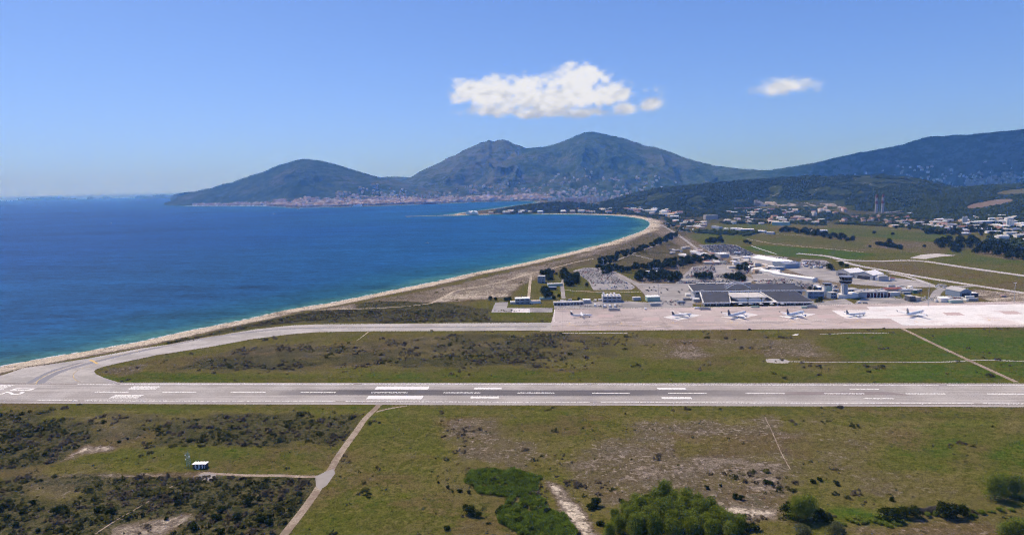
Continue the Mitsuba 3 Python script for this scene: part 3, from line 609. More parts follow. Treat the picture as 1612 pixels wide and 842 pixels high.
struct('path', mikit.ply(flat_sheet(sg.Polygon([(188.4,603.3), (192.9,606.6), (204.2,605.9), (207.6,598.8), (204.3,592.4), (195.5,591.3), (186.9,594.6)]).buffer(.5), .036), 'taxi_concrete'))
strip('path', [(373.9,734.4), (369.2,661.4), (366.2,595.7), (364.1,535.1)], 4.2, 'track_earth', .045, False)
strip('path', [(-0.7,716), (38.4,716.1), (72.2,716.7)], 1.6, 'pale_concrete', .03, False)
strip('path', [(276,706.5), (350.4,710.9)], 1.0, 'pale_concrete', .03, False)
strip('path', [(-227.1,728.5), (-226.8,702.8), (-227.6,684.7)], 1.2, 'path_sand', .03)
struct('pavement', mikit.ply(flat_sheet(sg.Polygon([(244.9,701.1), (250.9,707), (254.3,705.4), (249.6,699.6)]), .05), 'pale_concrete'))
# beach path, roads of the coast and of the airport
strip('path', [(-368.2,866.1), (-306,870.5), (-253.8,877.8), (-212,892.8), (-188.3,911.6)], 3.0, 'path_sand', .03)
strip('path', [(-188.3,911.6), (-177.3,981.9), (-169.1,1024.1), (-133.1,1068.1), (-95.3,1130.9), (-65.2,1202), (-18.7,1290.7), (27.6,1381.9), (71.5,1448.6)], 5.0, 'path_sand', .03)
strip('path', [(-49.6,936), (-51.7,998.5), (-54.4,1076.6), (-56.4,1167.5)], 4.5, 'path_sand', .035)
strip('road', [(73,1301.6), (126.1,1429.6), (174.9,1556.8), (270.3,1794), (362.5,2067)], 5.0, 'road_asphalt', .03)
strip('road', [(155.7,1545), (179.8,1473.6), (207.2,1373.1)], 4.5, 'road_asphalt', .032)
strip('road', [(382.6,2751), (388,2577), (378.1,2293), (358.1,1946), (336.8,1657), (331,1521.1), (323.4,1394.2), (319.3,1247.9), (318.1,1136.9), (322.9,1063.8), (353.3,1035.2)], 9.0, 'road_asphalt', .035)
strip('road', [(81.8,1280.8), (96,1223), (111.4,1138), (122.5,1071.1), (126.4,1018.3), (128,970.5), (127.7,927)], 11.0, 'road_asphalt', .035)
strip('road', [(17.1,1153.5), (12.7,1161.9), (3.4,1131), (-0,1072.8), (0.8,995.4), (1.6,938.8)], 6.0, 'road_asphalt', .035)
strip('road', [(1.9,1016.7), (44.1,998.8), (82.5,990.5), (121.5,994.2)], 3.6, 'path_sand', .036, False)
strip('road', [(528.6,1494.2), (568.3,1436.8), (577.6,1364.2), (627.2,1336.3), (689.9,1339.9), (713.3,1315.7), (731.3,1225.7), (758.2,1115.7), (777.1,1025)], 16, 'taxi_concrete', .04)
strip('road', [(561.3,1354.9), (562.2,1271.3), (579.9,1187.4), (595.4,1114.2), (619.8,1036.1), (648.5,951.6), (679.7,894.2)], 14, 'taxi_concrete', .044)
struct('pavement', mikit.ply(flat_sheet(sg.Polygon([(713.9,1382.2), (764.9,1436.3), (808.2,1456.2), (824.3,1416.1), (782.1,1397.2), (729.5,1357.4)]), .048), 'taxi_concrete'))
strip('road', [(568.4,1163.4), (576,1115.8), (569.1,1046.2), (560.7,996.7)], 9, 'taxi_concrete', .038)
strip('road', [(484.4,884.9), (511.3,922.5), (554.4,985.3), (584.7,1007.2), (617.9,1017.2)], 11, 'lot_asphalt', .037)
strip('road', [(746.1,1937), (694.8,1995), (640,2058), (562.6,2130)], 5, 'road_asphalt', .03)
strip('path', [(482.2,1685), (479.9,1587.6), (480.4,1487.2)], 3.5, 'pale_concrete', .03, False)
strip('path', [(526.4,1891), (551.4,1745), (593.8,1650), (646.4,1562.9), (676.3,1501.2)], 4, 'path_sand', .03)
LOTS = dict(
    west=sg.Polygon([(21.1,1248.2), (47.3,1294.1), (82.1,1285.7), (96.7,1188), (112.3,1093), (116.7,1038), (108,1013.2), (48.7,1013.8), (44.9,1112.7)]),
    coach=sg.Polygon([(126.4,1077.8), (152.2,1076), (212.1,1064.8), (245.9,1035.9), (213.4,1031.6), (199.4,972.1), (180.9,889.6), (126.4,892.1), (126.9,976.3)]),
    main=sg.Polygon([(183.8,1066.8), (226.1,1193.8), (255.1,1283.2), (303.7,1308.5), (326.4,1275.9), (318.1,1099.3), (297.7,1045.5), (247.4,1042.3)]),
    rental=sg.Polygon([(358.2,1723), (429.3,1747), (451.7,1707), (434.9,1493.3), (483.6,1422.7), (462.2,1366.4), (396.6,1397.2), (363.2,1476.2), (345.2,1533.2)]),
    side=sg.Polygon([(334.3,1167.5), (390.7,1196.2), (410.1,1057.5), (386.5,995.8), (339.7,1023.3), (313.1,1064.5)]),
    flat=sg.Polygon([(419.7,1286.1), (469.4,1301.1), (495.4,1221.6), (505.1,1152.8), (546.6,1118.2), (575.9,1059), (567.1,1008.3), (495.9,1013), (448.2,1054.8), (425.7,1098.3), (417.8,1193.7)]),
    light=sg.Polygon([(499.3,1384.9), (537.4,1357.7), (519.5,1275.7), (484.6,1222.7), (464.7,1301.6)]),
    service=sg.Polygon([(-11.6,860.8), (-11.3,918.5), (17.8,917.1), (93.8,913.4), (119,902.2), (177.5,889.7), (174.2,864.3)]),
)
for k, q in LOTS.items():
    q = q.buffer(4).buffer(-4)
    struct('car_park' if k in ('west', 'main', 'rental', 'side') else 'pavement', mikit.ply(flat_sheet(q, .02 + .002 * list(LOTS).index(k)), 'lot_asphalt'))

# faint vehicle trail through the dry meadow
strip('track', [(141.6,452.6), (138.4,428.5), (132.7,390.9), (130.1,367.5)], .6, 'track_earth', .018)

# ---------------------------------------------------------------- buildings
for n, c in dict(white_wall=(.70, .69, .67), grey_wall=(.36, .37, .39), cream_wall=(.56, .50, .42), ochre_wall=(.50, .36, .23), rose_wall=(.52, .38, .32), blue_wall=(.22, .28, .38), beige_wall=(.46, .41, .35), green_wall=(.32, .44, .38), dark_wall=(.085, .09, .10)).items():
    mat(n, c, .75, .25)
def wear(rgb, amt):
    def f(p, n, uv):
        a = fbm(p.x * .12, p.y * .12, p.z * .3 + 4) - .5
        return mi.Color3f(rgb) * (1 + amt * a + amt * .5 * (noise(p.x * .9, p.y * .2, 7.) - .5))
    return proc(f)
for n, c, a in (('white_roof', (.84, .84, .83), .2), ('grey_roof', (.42, .42, .43), .35), ('dark_roof', (.060, .062, .070), .5), ('blue_roof', (.22, .25, .33), .4), ('tile_roof', (.36, .19, .125), .5), ('red_roof', (.27, .10, .075), .4), ('pale_roof', (.55, .53, .50), .35), ('cream_roof', (.56, .50, .41), .3)):
    mat(n, wear(c, a), .6, .35)
mat('dark_glass', (.018, .022, .028), .3, .3)
mat('steel', (.38, .39, .40), .5, .5)
mat('red_paint', (.42, .055, .045), .6, .3)
mat('white_metal', (.74, .74, .73), .5, .4)
mat('door_dark', (.055, .055, .065), .6, .3)
mat('door_red', (.075, .02, .028), .6, .3)

def frame(a, b):
    a, b = np.array(a, float), np.array(b, float)
    d = b - a
    return a, math.degrees(math.atan2(d[1], d[0])), float(np.hypot(*d))

def block(name, a, b, depth, h, wall='white_wall', roof='white_roof', shape='flat', label=None, cat='building', group=None, z=0.0, rise=None, bands=0, doors=0, over=.4, band_mat='dark_glass'):
    """a building whose front wall runs from a to b; its depth goes away to the left of that line"""
    key = numbered(name)
    a, yaw, L = frame(a, b)
    o = (a[0], a[1], z - .15)
    h += .15
    w = MB(o, yaw)
    rise = rise if rise is not None else (.22 * (depth if shape == 'gable' else L) / 2)
    w.box(0, L, 0, depth, 0, h)
    r = MB(o, yaw)
    if shape == 'flat':
        t = .5
        r.box(-.12, L + .12, -.12, depth + .12, h + .003, h + t)
    elif shape == 'mono':
        r.hexa([(-over, -over, h + .01), (L + over, -over, h + .01), (L + over, depth + over, h + rise), (-over, depth + over, h + rise),
                (-over, -over, h + .35), (L + over, -over, h + .35), (L + over, depth + over, h + rise + .35), (-over, depth + over, h + rise + .35)])
        w.hexa([(0, .05, h), (L, .05, h), (L, depth, h), (0, depth, h), (0, .05, h + .01), (L, .05, h + .01), (L, depth, h + rise - .02), (0, depth, h + rise - .02)])
    elif shape == 'gable':
        m = depth / 2
        r.prism_x([(-over, h - .1), (-over, h + .22), (m, h + rise + .3), (depth + over, h + .22), (depth + over, h - .1), (m, h + rise)][::-1], -over, L + over)
        w.prism_x([(0, h), (m, h + rise - .03), (depth, h)][::-1], .02, L - .02)
    elif shape == 'gable_front':
        m = L / 2
        r2 = MB((0, 0, 0))
        prof = [(-over, h - .1), (-over, h + .22), (m, h + rise + .3), (L + over, h + .22), (L + over, h - .1), (m, h + rise)]
        r2.prism_x(prof[::-1], -over, depth + over)
        v, f = r2.mesh(); r.add(np.column_stack([v[:, 1], v[:, 0], v[:, 2]]), f[:, ::-1])
        r2 = MB((0, 0, 0)); r2.prism_x([(0, h), (m, h + rise - .03), (L, h)][::-1], .02, depth - .02)
        v, f = r2.mesh(); w.add(np.column_stack([v[:, 1], v[:, 0], v[:, 2]]), f[:, ::-1])
    elif shape == 'hip':
        e, k = over, min(L, depth) * .4
        r.add([(-e, -e, h), (L + e, -e, h), (L + e, depth + e, h), (-e, depth + e, h), (k, depth / 2, h + rise), (L - k, depth / 2, h + rise)], [(0, 1, 5), (0, 5, 4), (1, 2, 5), (2, 3, 4), (2, 4, 5), (3, 0, 4), (0, 2, 1), (0, 3, 2)])
    elif shape == 'arch':
        m = L / 2
        th = np.linspace(0, np.pi, 11)
        arc = [(m - (m + over) * math.cos(q), h + rise * math.sin(q)) for q in th]
        prof = arc + [(x, zz - .3) for x, zz in arc[::-1]]
        v, f = [], []
        for i, (x, zz) in enumerate(arc):
            v += [(x, -over, zz + .25), (x, depth + over, zz + .25)]
        for i in range(len(arc) - 1):
            f += [(2 * i, 2 * i + 3, 2 * i + 1), (2 * i, 2 * i + 2, 2 * i + 3)]
        r.add(v, np.array(f)[:, ::-1])
        v = [(x, 0, zz) for x, zz in arc] + [(x, depth, zz) for x, zz in arc]
        n = len(arc); f = [(0, i, i + 1) for i in range(1, n - 1)] + [(n, n + i + 1, n + i) for i in range(1, n - 1)]
        w.add(v, f)
    scene[key + '__wall'] = w.ply(wall)
    scene[key + '__roof'] = r.ply(roof)
    for i in range(bands):
        zz = h * (i + .42) / max(bands, 1)
        q = MB(o, yaw); hh = min(1.3, h / bands * .4)
        n = max(2, int(L / 6)); pitch = L / n
        for j in range(n):
            q2 = MB(o, yaw).box(j * pitch + pitch * .14, (j + 1) * pitch - pitch * .14, -.05, .05, zz, zz + hh)
            part(key, 'window', q2.ply(band_mat))
    for j in range(doors):
        pitch = L / doors
        part(key, 'door', MB(o, yaw).box(j * pitch + pitch * .16, (j + 1) * pitch - pitch * .16, -.06, .05, .15, h * .72).ply('door_dark'))
    if label: tag(key, label, cat, group)
    return key

# ---- the passenger terminal: two dark raking roofs in front of a long one, white fascias, a white hall between
t = numbered('terminal')
tag(t, 'long airport terminal with dark raking roofs, white fascias and a white central hall', 'terminal')
TA = [(188.8,870.5), (222.5,869.1), (285.1,866.3), (329.9,864.4), (185.9,901.4), (327.9,899.5), (229.8,877.9), (270,876.1)]
def slab(c, th):
    m = MB()
    v = [(x, y, z) for x, y, z in c]
    return m.hexa([(x, y, z - th) for x, y, z in v] + v)
def raking(x0, x1, y0, y1, dx0, dx1, z0, z1):
    c = [(x0, y0, z0), (x1, y0, z0), (x1 + dx1, y1, z1), (x0 + dx0, y1, z1)]
    rf = part(t, 'roof', slab(c, .5).ply('dark_roof'))
    cx, cy = np.mean([p[0] for p in c]), np.mean([p[1] for p in c])
    big = [(x + (1.5 if x > cx else -1.5), y + (.9 if y > cy else -.9), z - .52) for x, y, z in c]
    part(t, 'fascia', slab(big, 1.5).ply('white_metal'))
    n = int(abs(x1 - x0) / 2.4)
    for i in range(n + 1):      # standing seams of the metal roof
        u = i / n
        p, q = np.array(c[0]) * (1 - u) + np.array(c[1]) * u, np.array(c[3]) * (1 - u) + np.array(c[2]) * u
        m = MB().hexa([(p[0] - .09, p[1], p[2] - .02), (p[0] + .09, p[1], p[2] - .02), (q[0] + .09, q[1], q[2] - .02), (q[0] - .09, q[1], q[2] - .02), (p[0] - .06, p[1], p[2] + .14), (p[0] + .06, p[1], p[2] + .14), (q[0] + .06, q[1], q[2] + .14), (q[0] - .06, q[1], q[2] + .14)])
        part(rf, 'seam', m.ply('dark_roof'))
    # walls under the roof, glazed front between white posts
    m = MB().hexa([(x0 + 2, y0 + 4, 0), (x1 - 2, y0 + 4, 0), (x1 + dx1 - 2, y1, 0), (x0 + dx0 + 2, y1, 0), (x0 + 2, y0 + 4, z0 - 1.1), (x1 - 2, y0 + 4, z0 - 1.1), (x1 + dx1 - 2, y1, z1 - 1.6), (x0 + dx0 + 2, y1, z1 - 1.6)])
    part(t, 'wall', m.ply('grey_wall'))
    n = 8; w = (x1 - x0 - 4) / n
    for i in range(n):
        part(t, 'window', MB().box(x0 + 2 + i * w + .4, x0 + 2 + (i + 1) * w - .4, y0 + 3.9, y0 + 3.98, .4, z0 - 1.6).ply('dark_glass'))
    for i in range(n // 2 + 1):
        xx = x0 + (x1 - x0) * i / (n // 2)
        part(t, 'column', MB().tube([(xx, y0 + .6, 0), (xx, y0 + .6, z0 - 1.3)], .35).ply('white_metal'))
Y0 = TA[0][1]
raking(TA[0][0], TA[1][0] , Y0, Y0 + 44, 5, 9, 5.6, 12.3)
raking(TA[2][0], TA[3][0], Y0, Y0 + 44, -9, -8, 5.6, 12.3)
xa, xb, yb = TA[4][0] - 2, TA[5][0] + 9, Y0 + 47
part(t, 'wall', MB().box(xa + 3, xb - 3, yb + 2, yb + 30, 0, 12.6).ply('grey_wall'))
c = [(xa, yb, 13.6), (xb, yb, 13.6), (xb - 7, yb + 33, 17.2), (xa, yb + 33, 17.2)]
part(t, 'roof', slab(c, .5).ply('dark_roof'))
part(t, 'fascia', slab([(xa - .8, yb - .8, 13.1), (xb + .8, yb - .8, 13.1), (xb - 6.4, yb + 33.6, 16.6), (xa - .8, yb + 33.6, 16.6)], 1.7).ply('white_metal'))
for i in range(26):
    w = (xb - xa - 8) / 26
    part(t, 'window', MB().box(xa + 4 + i * w + .35, xa + 4 + (i + 1) * w - .35, yb + 1.93, yb + 2.0, 8.4, 11.6).ply('dark_glass'))
# white hall between the two raking roofs
hx0, hx1 = TA[6][0], TA[7][0]
part(t, 'hall', MB().hexa([(hx0 + 12, Y0 + 9, 0), (hx1 - 6, Y0 + 9, 0), (hx1 + 1, yb, 0), (hx0, yb, 0), (hx0 + 3, Y0 + 8, 9.2), (hx1 + 2, Y0 + 8, 9.2), (hx1 + 2, yb, 9.8), (hx0, yb, 9.8)]).ply('white_wall'), 'white central hall with a sloping front')
part(t, 'hall_roof', MB().box(hx0 - 1.5, hx1 + 3, Y0 + 6.5, yb - .5, 9.9, 10.6).ply('pale_roof'))
part(t, 'canopy', MB().box(hx0 - 4, hx1 + 26, Y0 + 1, Y0 + 8.5, 4.2, 4.8).ply('white_metal'))
for i in range(12):
    part(t, 'window', MB().box(hx0 - 3 + i * 6.6, hx0 + 2.4 + i * 6.6, Y0 + 8.85, Y0 + 8.93, .4, 3.6).ply('dark_glass'))
# arched white trusses over the roof and two thin masts
for k, yy in enumerate((yb + 6, yb + 16, yb + 26)):
    ax0, ax1 = hx0 - 2, hx1 - 2
    pts = [(ax0 + (ax1 - ax0) * u, yy, 12.5 + 9.5 * math.sin(math.pi * u)) for u in np.linspace(0, 1, 17)]
    part(t, 'arch', MB().tube(pts, .5, 6).ply('white_metal'))
for xx in (hx0 + 2, hx1 - 8, hx0 + 19):
    part(t, 'roof_mast', MB().tube([(xx, Y0 + 8, 9), (xx, Y0 + 8, 23)], [.22, .1], 6).ply('white_metal'))
for xx in np.linspace(hx0 + 4, hx1 + 18, 5):
    part(t, 'awning', MB().add([(xx, Y0 - 3, 2.6), (xx + 5.2, Y0 - 3, 2.6), (xx + 5.2, Y0 + .8, 2.8), (xx, Y0 + .8, 2.8), (xx + 2.6, Y0 - 1.2, 4.3)], [(0, 1, 4), (1, 2, 4), (2, 3, 4), (3, 0, 4)]).ply('white_metal'))

# ---- control tower
def control_tower(p):
    k = numbered('control_tower')
    tag(k, 'tall airport control tower with a wide dark glazed cab on a narrow stem', 'control tower')
    o = (p[0], p[1], 1.5)
    part(k, 'base', MB(o).box(-11, 12, -6, 8, -1.6, 3.6).ply('white_wall'))
    part(k, 'stem', MB(o).tube([(0, 0, 3.6), (0, 0, 19.5)], [3.3, 3.0], 12).ply('blue_wall'))
    part(k, 'stair_shaft', MB(o).box(-5.4, -2.7, -2.2, 2.0, 0, 18.0).ply('white_wall'), 'white stair shaft up the sunny side')
    part(k, 'gallery', MB(o).tube([(0, 0, 17.0), (0, 0, 18.8), (0, 0, 19.4)], [3.4, 7.8, 7.9], 12).ply('grey_wall'))
    part(k, 'lower_glazing', MB(o).tube([(0, 0, 19.4), (0, 0, 22.9)], [7.7, 8.3], 12).ply('dark_glass'))
    part(k, 'balcony', MB(o).tube([(0, 0, 22.9), (0, 0, 23.6)], [9.3, 9.3], 12).ply('steel'))
    part(k, 'cab_glazing', MB(o).tube([(0, 0, 23.6), (0, 0, 28.0)], [7.5, 8.8], 12).ply('dark_glass'))
    part(k, 'cab_roof', MB(o).tube([(0, 0, 28.0), (0, 0, 28.9), (0, 0, 29.3)], [9.2, 9.2, 7.0], 12).ply('blue_roof'))
    for i in range(12):
        a = 2 * math.pi * (i + .0) / 12
        part(k, 'mullion', MB(o).tube([(7.55 * math.cos(a), 7.55 * math.sin(a), 23.6), (8.85 * math.cos(a), 8.85 * math.sin(a), 28.0)], .14, 5).ply('steel'))
    for i, (x, y, hh) in enumerate(((2, 1, 5.0), (-3, 2, 3.5), (0, -2, 2.5))):
        part(k, 'antenna', MB(o).tube([(x, y, 29.2), (x, y, 29.2 + hh)], .09, 5).ply('steel'))
control_tower([(394.8,927.2)][0])
k = block('office', *[(403.1,938.7), (420.6,943.1)], 14, 9, 'blue_wall', 'grey_roof', label='blue grey block joined to the foot of the control tower', bands=2)
# ---- old tower and its wing
o = [(374.6,935)][0]
k = numbered('old_tower'); tag(k, 'short pale square tower with a dull red lookout cab, left of the control tower', 'tower')
O3 = (o[0], o[1], 0)
part(k, 'shaft', MB(O3).box(-5, 5.5, 0, 9, 0, 14.5).ply('white_wall'))
part(k, 'shaft_front', MB(O3).box(-2.2, 5.3, -.3, -.02, 8, 14.3).ply('green_wall'))
part(k, 'cab', MB(O3).box(-5.6, 6.2, -.6, 9.6, 14.52, 16.0).ply('grey_wall'))
part(k, 'cab_glazing', MB(O3).box(-4.2, 4.8, .4, 8.6, 16.0, 18.2).ply('dark_glass'))
part(k, 'cab_roof', MB(O3).box(-5, 5.6, -.4, 9.4, 18.22, 19.2).ply('blue_roof'))
block('office', *[(342.5,921.2), (363.6,920.1)], 12, 9.5, 'blue_wall', 'pale_roof', label='long grey blue office wing left of the old tower', bands=2)
block('office', *[(372.8,919.6), (380.3,921.3)], 10, 8, 'blue_wall', 'pale_roof', label='narrow blue office wing between the old tower and the control tower', bands=2)
# ---- fire station with tall dark doors
k = numbered('fire_station'); tag(k, 'low fire station with seven tall dark doors between white posts', 'fire station')
a, yaw, L = frame(*[(412.5,924.7), (452.2,925.7)])
O3 = (a[0], a[1], 0)
part(k, 'wall', MB(O3, yaw).box(0, L, 0, 22, -.1, 7.6).ply('grey_wall'))
part(k, 'roof', MB(O3, yaw).box(-.6, L + .6, -.8, 22.6, 7.62, 8.3).ply('grey_roof'))
for j in range(7):
    x = 11 + j * 4.6
    part(k, 'door', MB(O3, yaw).box(x, x + 3.6, -.12, .05, .05, 6.4).ply('door_dark' if j % 2 else 'door_red'))
    part(k, 'post', MB(O3, yaw).box(x + 3.75, x + 4.45, -.7, .03, 0, 7.0).ply('white_metal'))
for j in range(6):
    x = 4 + j * 6.6
    part(k, 'roof_unit', MB(O3, yaw).box(x, x + 2.6, 5 + (j % 3) * 5, 8 + (j % 3) * 5, 8.3, 9.6 + .5 * (j % 2)).ply('steel'))
block('store', *[(404.6,924.1), (412.1,924.7)], 14, 6.5, 'white_wall', 'white_roof', 'hip', label='small white store with a hipped roof beside the fire station')
block('shed', *[(464.9,959.6), (489.8,963.6)], 13, 5.5, 'rose_wall', 'red_roof', 'gable', label='long low shed with a dark red roof behind the fire station')
block('shed', *[(457.9,935.7), (473.9,937)], 9, 4.5, 'white_wall', 'pale_roof', label='white flat shed right of the fire station doors')
block('shed', *[(484.1,954.1), (497.9,957.1)], 10, 4.5, 'grey_wall', 'blue_roof', 'gable', label='small blue roofed shed right of the red roofed shed')
block('shed', *[(501.5,962.4), (513.4,965)], 9, 4, 'beige_wall', 'grey_roof', 'gable', label='small grey roofed shed, second right of the red roofed shed')
block('store', *[(462.7,890.6), (470.7,891.2)], 11, 7, 'dark_wall', 'grey_roof', label='dark square store at the head of the white aircraft stands')
block('store', *[(472.9,893.9), (480.3,895.5)], 10, 5, 'beige_wall', 'cream_roof', label='beige store right of the dark square store')
# ---- hangars
block('hangar', *[(469.1,1140), (481.4,1114.5)], 34, 8, 'grey_wall', 'white_roof', 'gable_front', label='left one of two white roofed hangars behind the control tower', cat='hangar', rise=5, doors=1)
block('hangar', *[(485.9,1108.2), (503.8,1083)], 32, 8, 'grey_wall', 'white_roof', 'gable_front', label='right one of two white roofed hangars behind the control tower', cat='hangar', rise=5, doors=1)
block('shed', *[(508.7,1074.2), (522.3,1069.7)], 14, 6, 'grey_wall', 'grey_roof', 'arch', label='dark arched shed right of the two white hangars', cat='hangar', rise=2.5)
block('store', *[(526.7,1074.9), (532.1,1071.8)], 8, 4.5, 'white_wall', 'red_roof', label='little white store with a red top beside the arched shed')
block('shed', *[(506.7,1082.8), (510.9,1078.9)], 10, 5, 'white_wall', 'white_roof', label='white annex between the right hangar and the arched shed')
block('hangar', *[(543.7,919.3), (560.5,922.5)], 26, 8, 'blue_wall', 'grey_roof', 'gable_front', label='dark blue fronted hangar with a pale grey roof, right part of the airfield', cat='hangar', rise=4, doors=1)
block('shed', *[(542.6,936.3), (548.5,927.7)], 20, 6.5, 'grey_wall', 'pale_roof', 'mono', label='pale lean-to shed against the left side of the blue fronted hangar', rise=2)
block('shed', *[(562.3,924.9), (572,926.4)], 14, 4.5, 'dark_wall', 'white_roof', label='open shed with a pale flat roof right of the blue fronted hangar')
block('shed', *[(507.9,878.2), (524.4,879.3)], 8, 3.6, 'green_wall', 'pale_roof', label='low pale green shed behind the white aircraft stands')
block('store', *[(499.3,884.2), (510.7,884.5)], 9, 5.2, 'white_wall', 'white_roof', 'mono', label='white store left of the low pale green shed', rise=1)
block('cabin', *[(493.5,885.4), (497.1,886.1)], 3, 3, 'white_wall', 'white_roof', label='tiny white cabin left of the white store')
# ---- white freight sheds behind the terminal
block('warehouse', *[(388.2,1358.1), (423.1,1256.5)], 34, 8, 'white_wall', 'white_roof', 'gable', label='largest white roofed warehouse, long and raking, behind the terminal', cat='warehouse', rise=4)
block('warehouse', *[(417.6,1240.1), (446,1248.6)], 40, 8, 'blue_wall', 'blue_roof', 'gable', label='blue grey roofed warehouse right of the largest white warehouse', cat='warehouse', rise=3)
block('shed', *[(389.5,1213.8), (408.9,1217.3)], 12, 5.5, 'blue_wall', 'grey_roof', 'flat', label='low blue grey shed in front of the blue grey warehouse', cat='warehouse')
block('warehouse', *[(344.8,1204.7), (370.7,1144.3)], 16, 5, 'white_wall', 'white_roof', 'gable', label='long low white shed, left one of the raking row behind the terminal', cat='warehouse', rise=2)
block('warehouse', *[(363.9,1146.5), (380.1,1118.1)], 13, 4.6, 'white_wall', 'white_roof', 'gable', label='short low white shed, middle one of the raking row behind the terminal', cat='warehouse', rise=1.6)
block('warehouse', *[(377.4,1113.1), (404.5,1071.6)], 13, 5, 'white_wall', 'white_roof', 'gable', label='long low white shed, right one of the raking row behind the terminal', cat='warehouse', rise=1.8)
block('warehouse', *[(343.3,1427.8), (363.4,1432.7)], 26, 8, 'grey_wall', 'white_roof', 'flat', label='white topped grey warehouse beside the far lot of blue cars', cat='warehouse')
block('shed', *[(394.2,1509.8), (407.9,1507.9)], 7, 3, 'white_wall', 'white_roof', label='narrow white awning shed among the far blue cars')
# ---- sheds along the belt of trees and the coast road
block('shed', *[(178.1,1242.8), (192.4,1250.7)], 10, 4, 'white_wall', 'cream_roof', 'gable', label='cream roofed shed among the dark trees west of the car park')
block('shed', *[(153.3,1198.5), (180.4,1194.4)], 9, 3.5, 'white_wall', 'white_roof', label='row of white tents seen as one long shed between dark trees')
block('shed', *[(280.8,1393.4), (299,1385.4)], 9, 4, 'white_wall', 'pale_roof', 'mono', label='pale lean-to shed by the coast road bend', rise=1)
block('house', *[(302.4,1432.8), (314.6,1438.8)], 9, 5, 'white_wall', 'white_roof', 'gable', label='small white house beside the coast road north of the car park', cat='house')
block('shed', *[(285.2,1320.8), (300.2,1315.1)], 8, 4, 'cream_wall', 'pale_roof', 'gable', label='cream walled shed under the trees beside the coast road')
block('shed', *[(264.5,1489), (274.4,1436.3)], 10, 4, 'white_wall', 'pale_roof', label='pale flat shed in the heath, left of the coast road')
block('shed', *[(302.5,1553.5), (309.9,1517)], 10, 4, 'white_wall', 'white_roof', label='white flat shed on the near side of the coast road')
block('shed', *[(354.5,1313.4), (373,1321.9)], 12, 4, 'beige_wall', 'cream_roof', 'gable', label='beige shed behind the dark clump in the middle of the freight yard')
block('shed', *[(379.7,1285.3), (390.2,1264.6)], 9, 4, 'cream_wall', 'cream_roof', 'gable', label='cream shed below the largest white warehouse')
# ---- flying club at the left end of the apron
block('club_house', *[(-66.4,896.1), (-45.9,898.1)], 13, 7.5, 'grey_wall', 'white_roof', 'flat', label='white roofed club house with a shaded grey front at the left end of the apron', bands=2)
block('club_house', *[(-45.6,900), (-30.8,901.3)], 8, 3.4, 'white_wall', 'cream_roof', label='low white annex right of the white roofed club house')
block('club_house', *[(-73.7,897.4), (-66.6,898)], 6, 3, 'cream_wall', 'white_roof', label='small cream annex left of the white roofed club house')
block('house', *[(-41.7,1093.4), (-29.6,1092.6)], 13, 11, 'grey_wall', 'pale_roof', label='three storey grey house among trees near the beach', cat='house', bands=3)
block('house', *[(-23,1053.9), (1,1059)], 10, 3.6, 'green_wall', 'pale_roof', label='long single storey house with pale green wall below the grey house', cat='house')
block('house', *[(-21.3,1018.2), (-9.2,1018)], 9, 4, 'dark_wall', 'blue_roof', label='dark flat house in front of the pale green house', cat='house')
block('shed', *[(-32.6,929.9), (-11.4,936.2)], 4, 2.6, 'green_wall', 'green_wall', label='long low pale green hut right of the club house')
block('office', *[(56.7,905.1), (82.5,905.9)], 20, 8, 'grey_wall', 'pale_roof', label='square grey office block with white plant boxes on its roof, middle of the apron edge', bands=2)
k = 'office_' + f"{used['office']:03d}"
a, yaw, L = frame(*[(56.7,905.1), (82.5,905.9)])
for j in range(9):
    part(k, 'roof_unit', MB((a[0], a[1], 0), yaw).box(1 + (j % 5) * 5, 3.6 + (j % 5) * 5, 4 + (j // 5) * 7, 8 + (j // 5) * 7, 8.6, 10.2 + (j % 3) * .5).ply('white_metal'))
block('office', *[(29.7,896.5), (39.5,898)], 9, 5, 'grey_wall', 'white_roof', label='small white roofed office left of the square grey office block')
block('shed', *[(-11.8,884), (28.6,888.9)], 9, 4, 'grey_wall', 'pale_roof', label='long grey shed with open bays at the left edge of the apron', doors=9)
block('store', *[(100.4,916.1), (111.2,917.6)], 8, 4.2, 'grey_wall', 'pale_roof', label='grey store with a pale roof right of the square grey office block')
block('shed', *[(119.1,909.1), (137,911.2)], 14, 6, 'green_wall', 'white_roof', label='white roofed shed with a pale green front, left of the bus park')
block('shed', *[(118.8,874.5), (132.5,875.7)], 8, 3.6, 'grey_wall', 'grey_roof', 'gable', label='low grey shed on the apron edge below the white roofed green shed')
block('shed', *[(180,948.2), (187.4,948.9)], 6, 3, 'white_wall', 'white_roof', label='small white shelter on the forecourt left of the terminal')
block('shed', *[(181.6,901.7), (190.5,902.7)], 8, 4, 'grey_wall', 'white_roof', label='white topped kiosk against the left end of the terminal')
for i, (p, rf, lb) in enumerate((([(214.6,1047.2), (228.6,1046.9)], 'dark_wall', 'first covered bus shelter from the left behind the terminal'), ([(231.6,1047.3), (244.6,1047.1)], 'dark_wall', 'second covered bus shelter from the left behind the terminal'), ([(247.5,1046.9), (266.6,1047.6)], 'ochre_wall', 'brown fronted bus shelter, third from the left behind the terminal'), ([(269.7,1048), (288.7,1048.7)], 'rose_wall', 'reddish bus shelter, fourth from the left behind the terminal'), ([(290.1,1049.9), (301.5,1051.8)], 'grey_wall', 'grey bus shelter, rightmost of the row behind the terminal'))):
    block('bus_shelter', *p, 6, 3, rf, 'pale_roof', label=lb, cat='bus shelter')
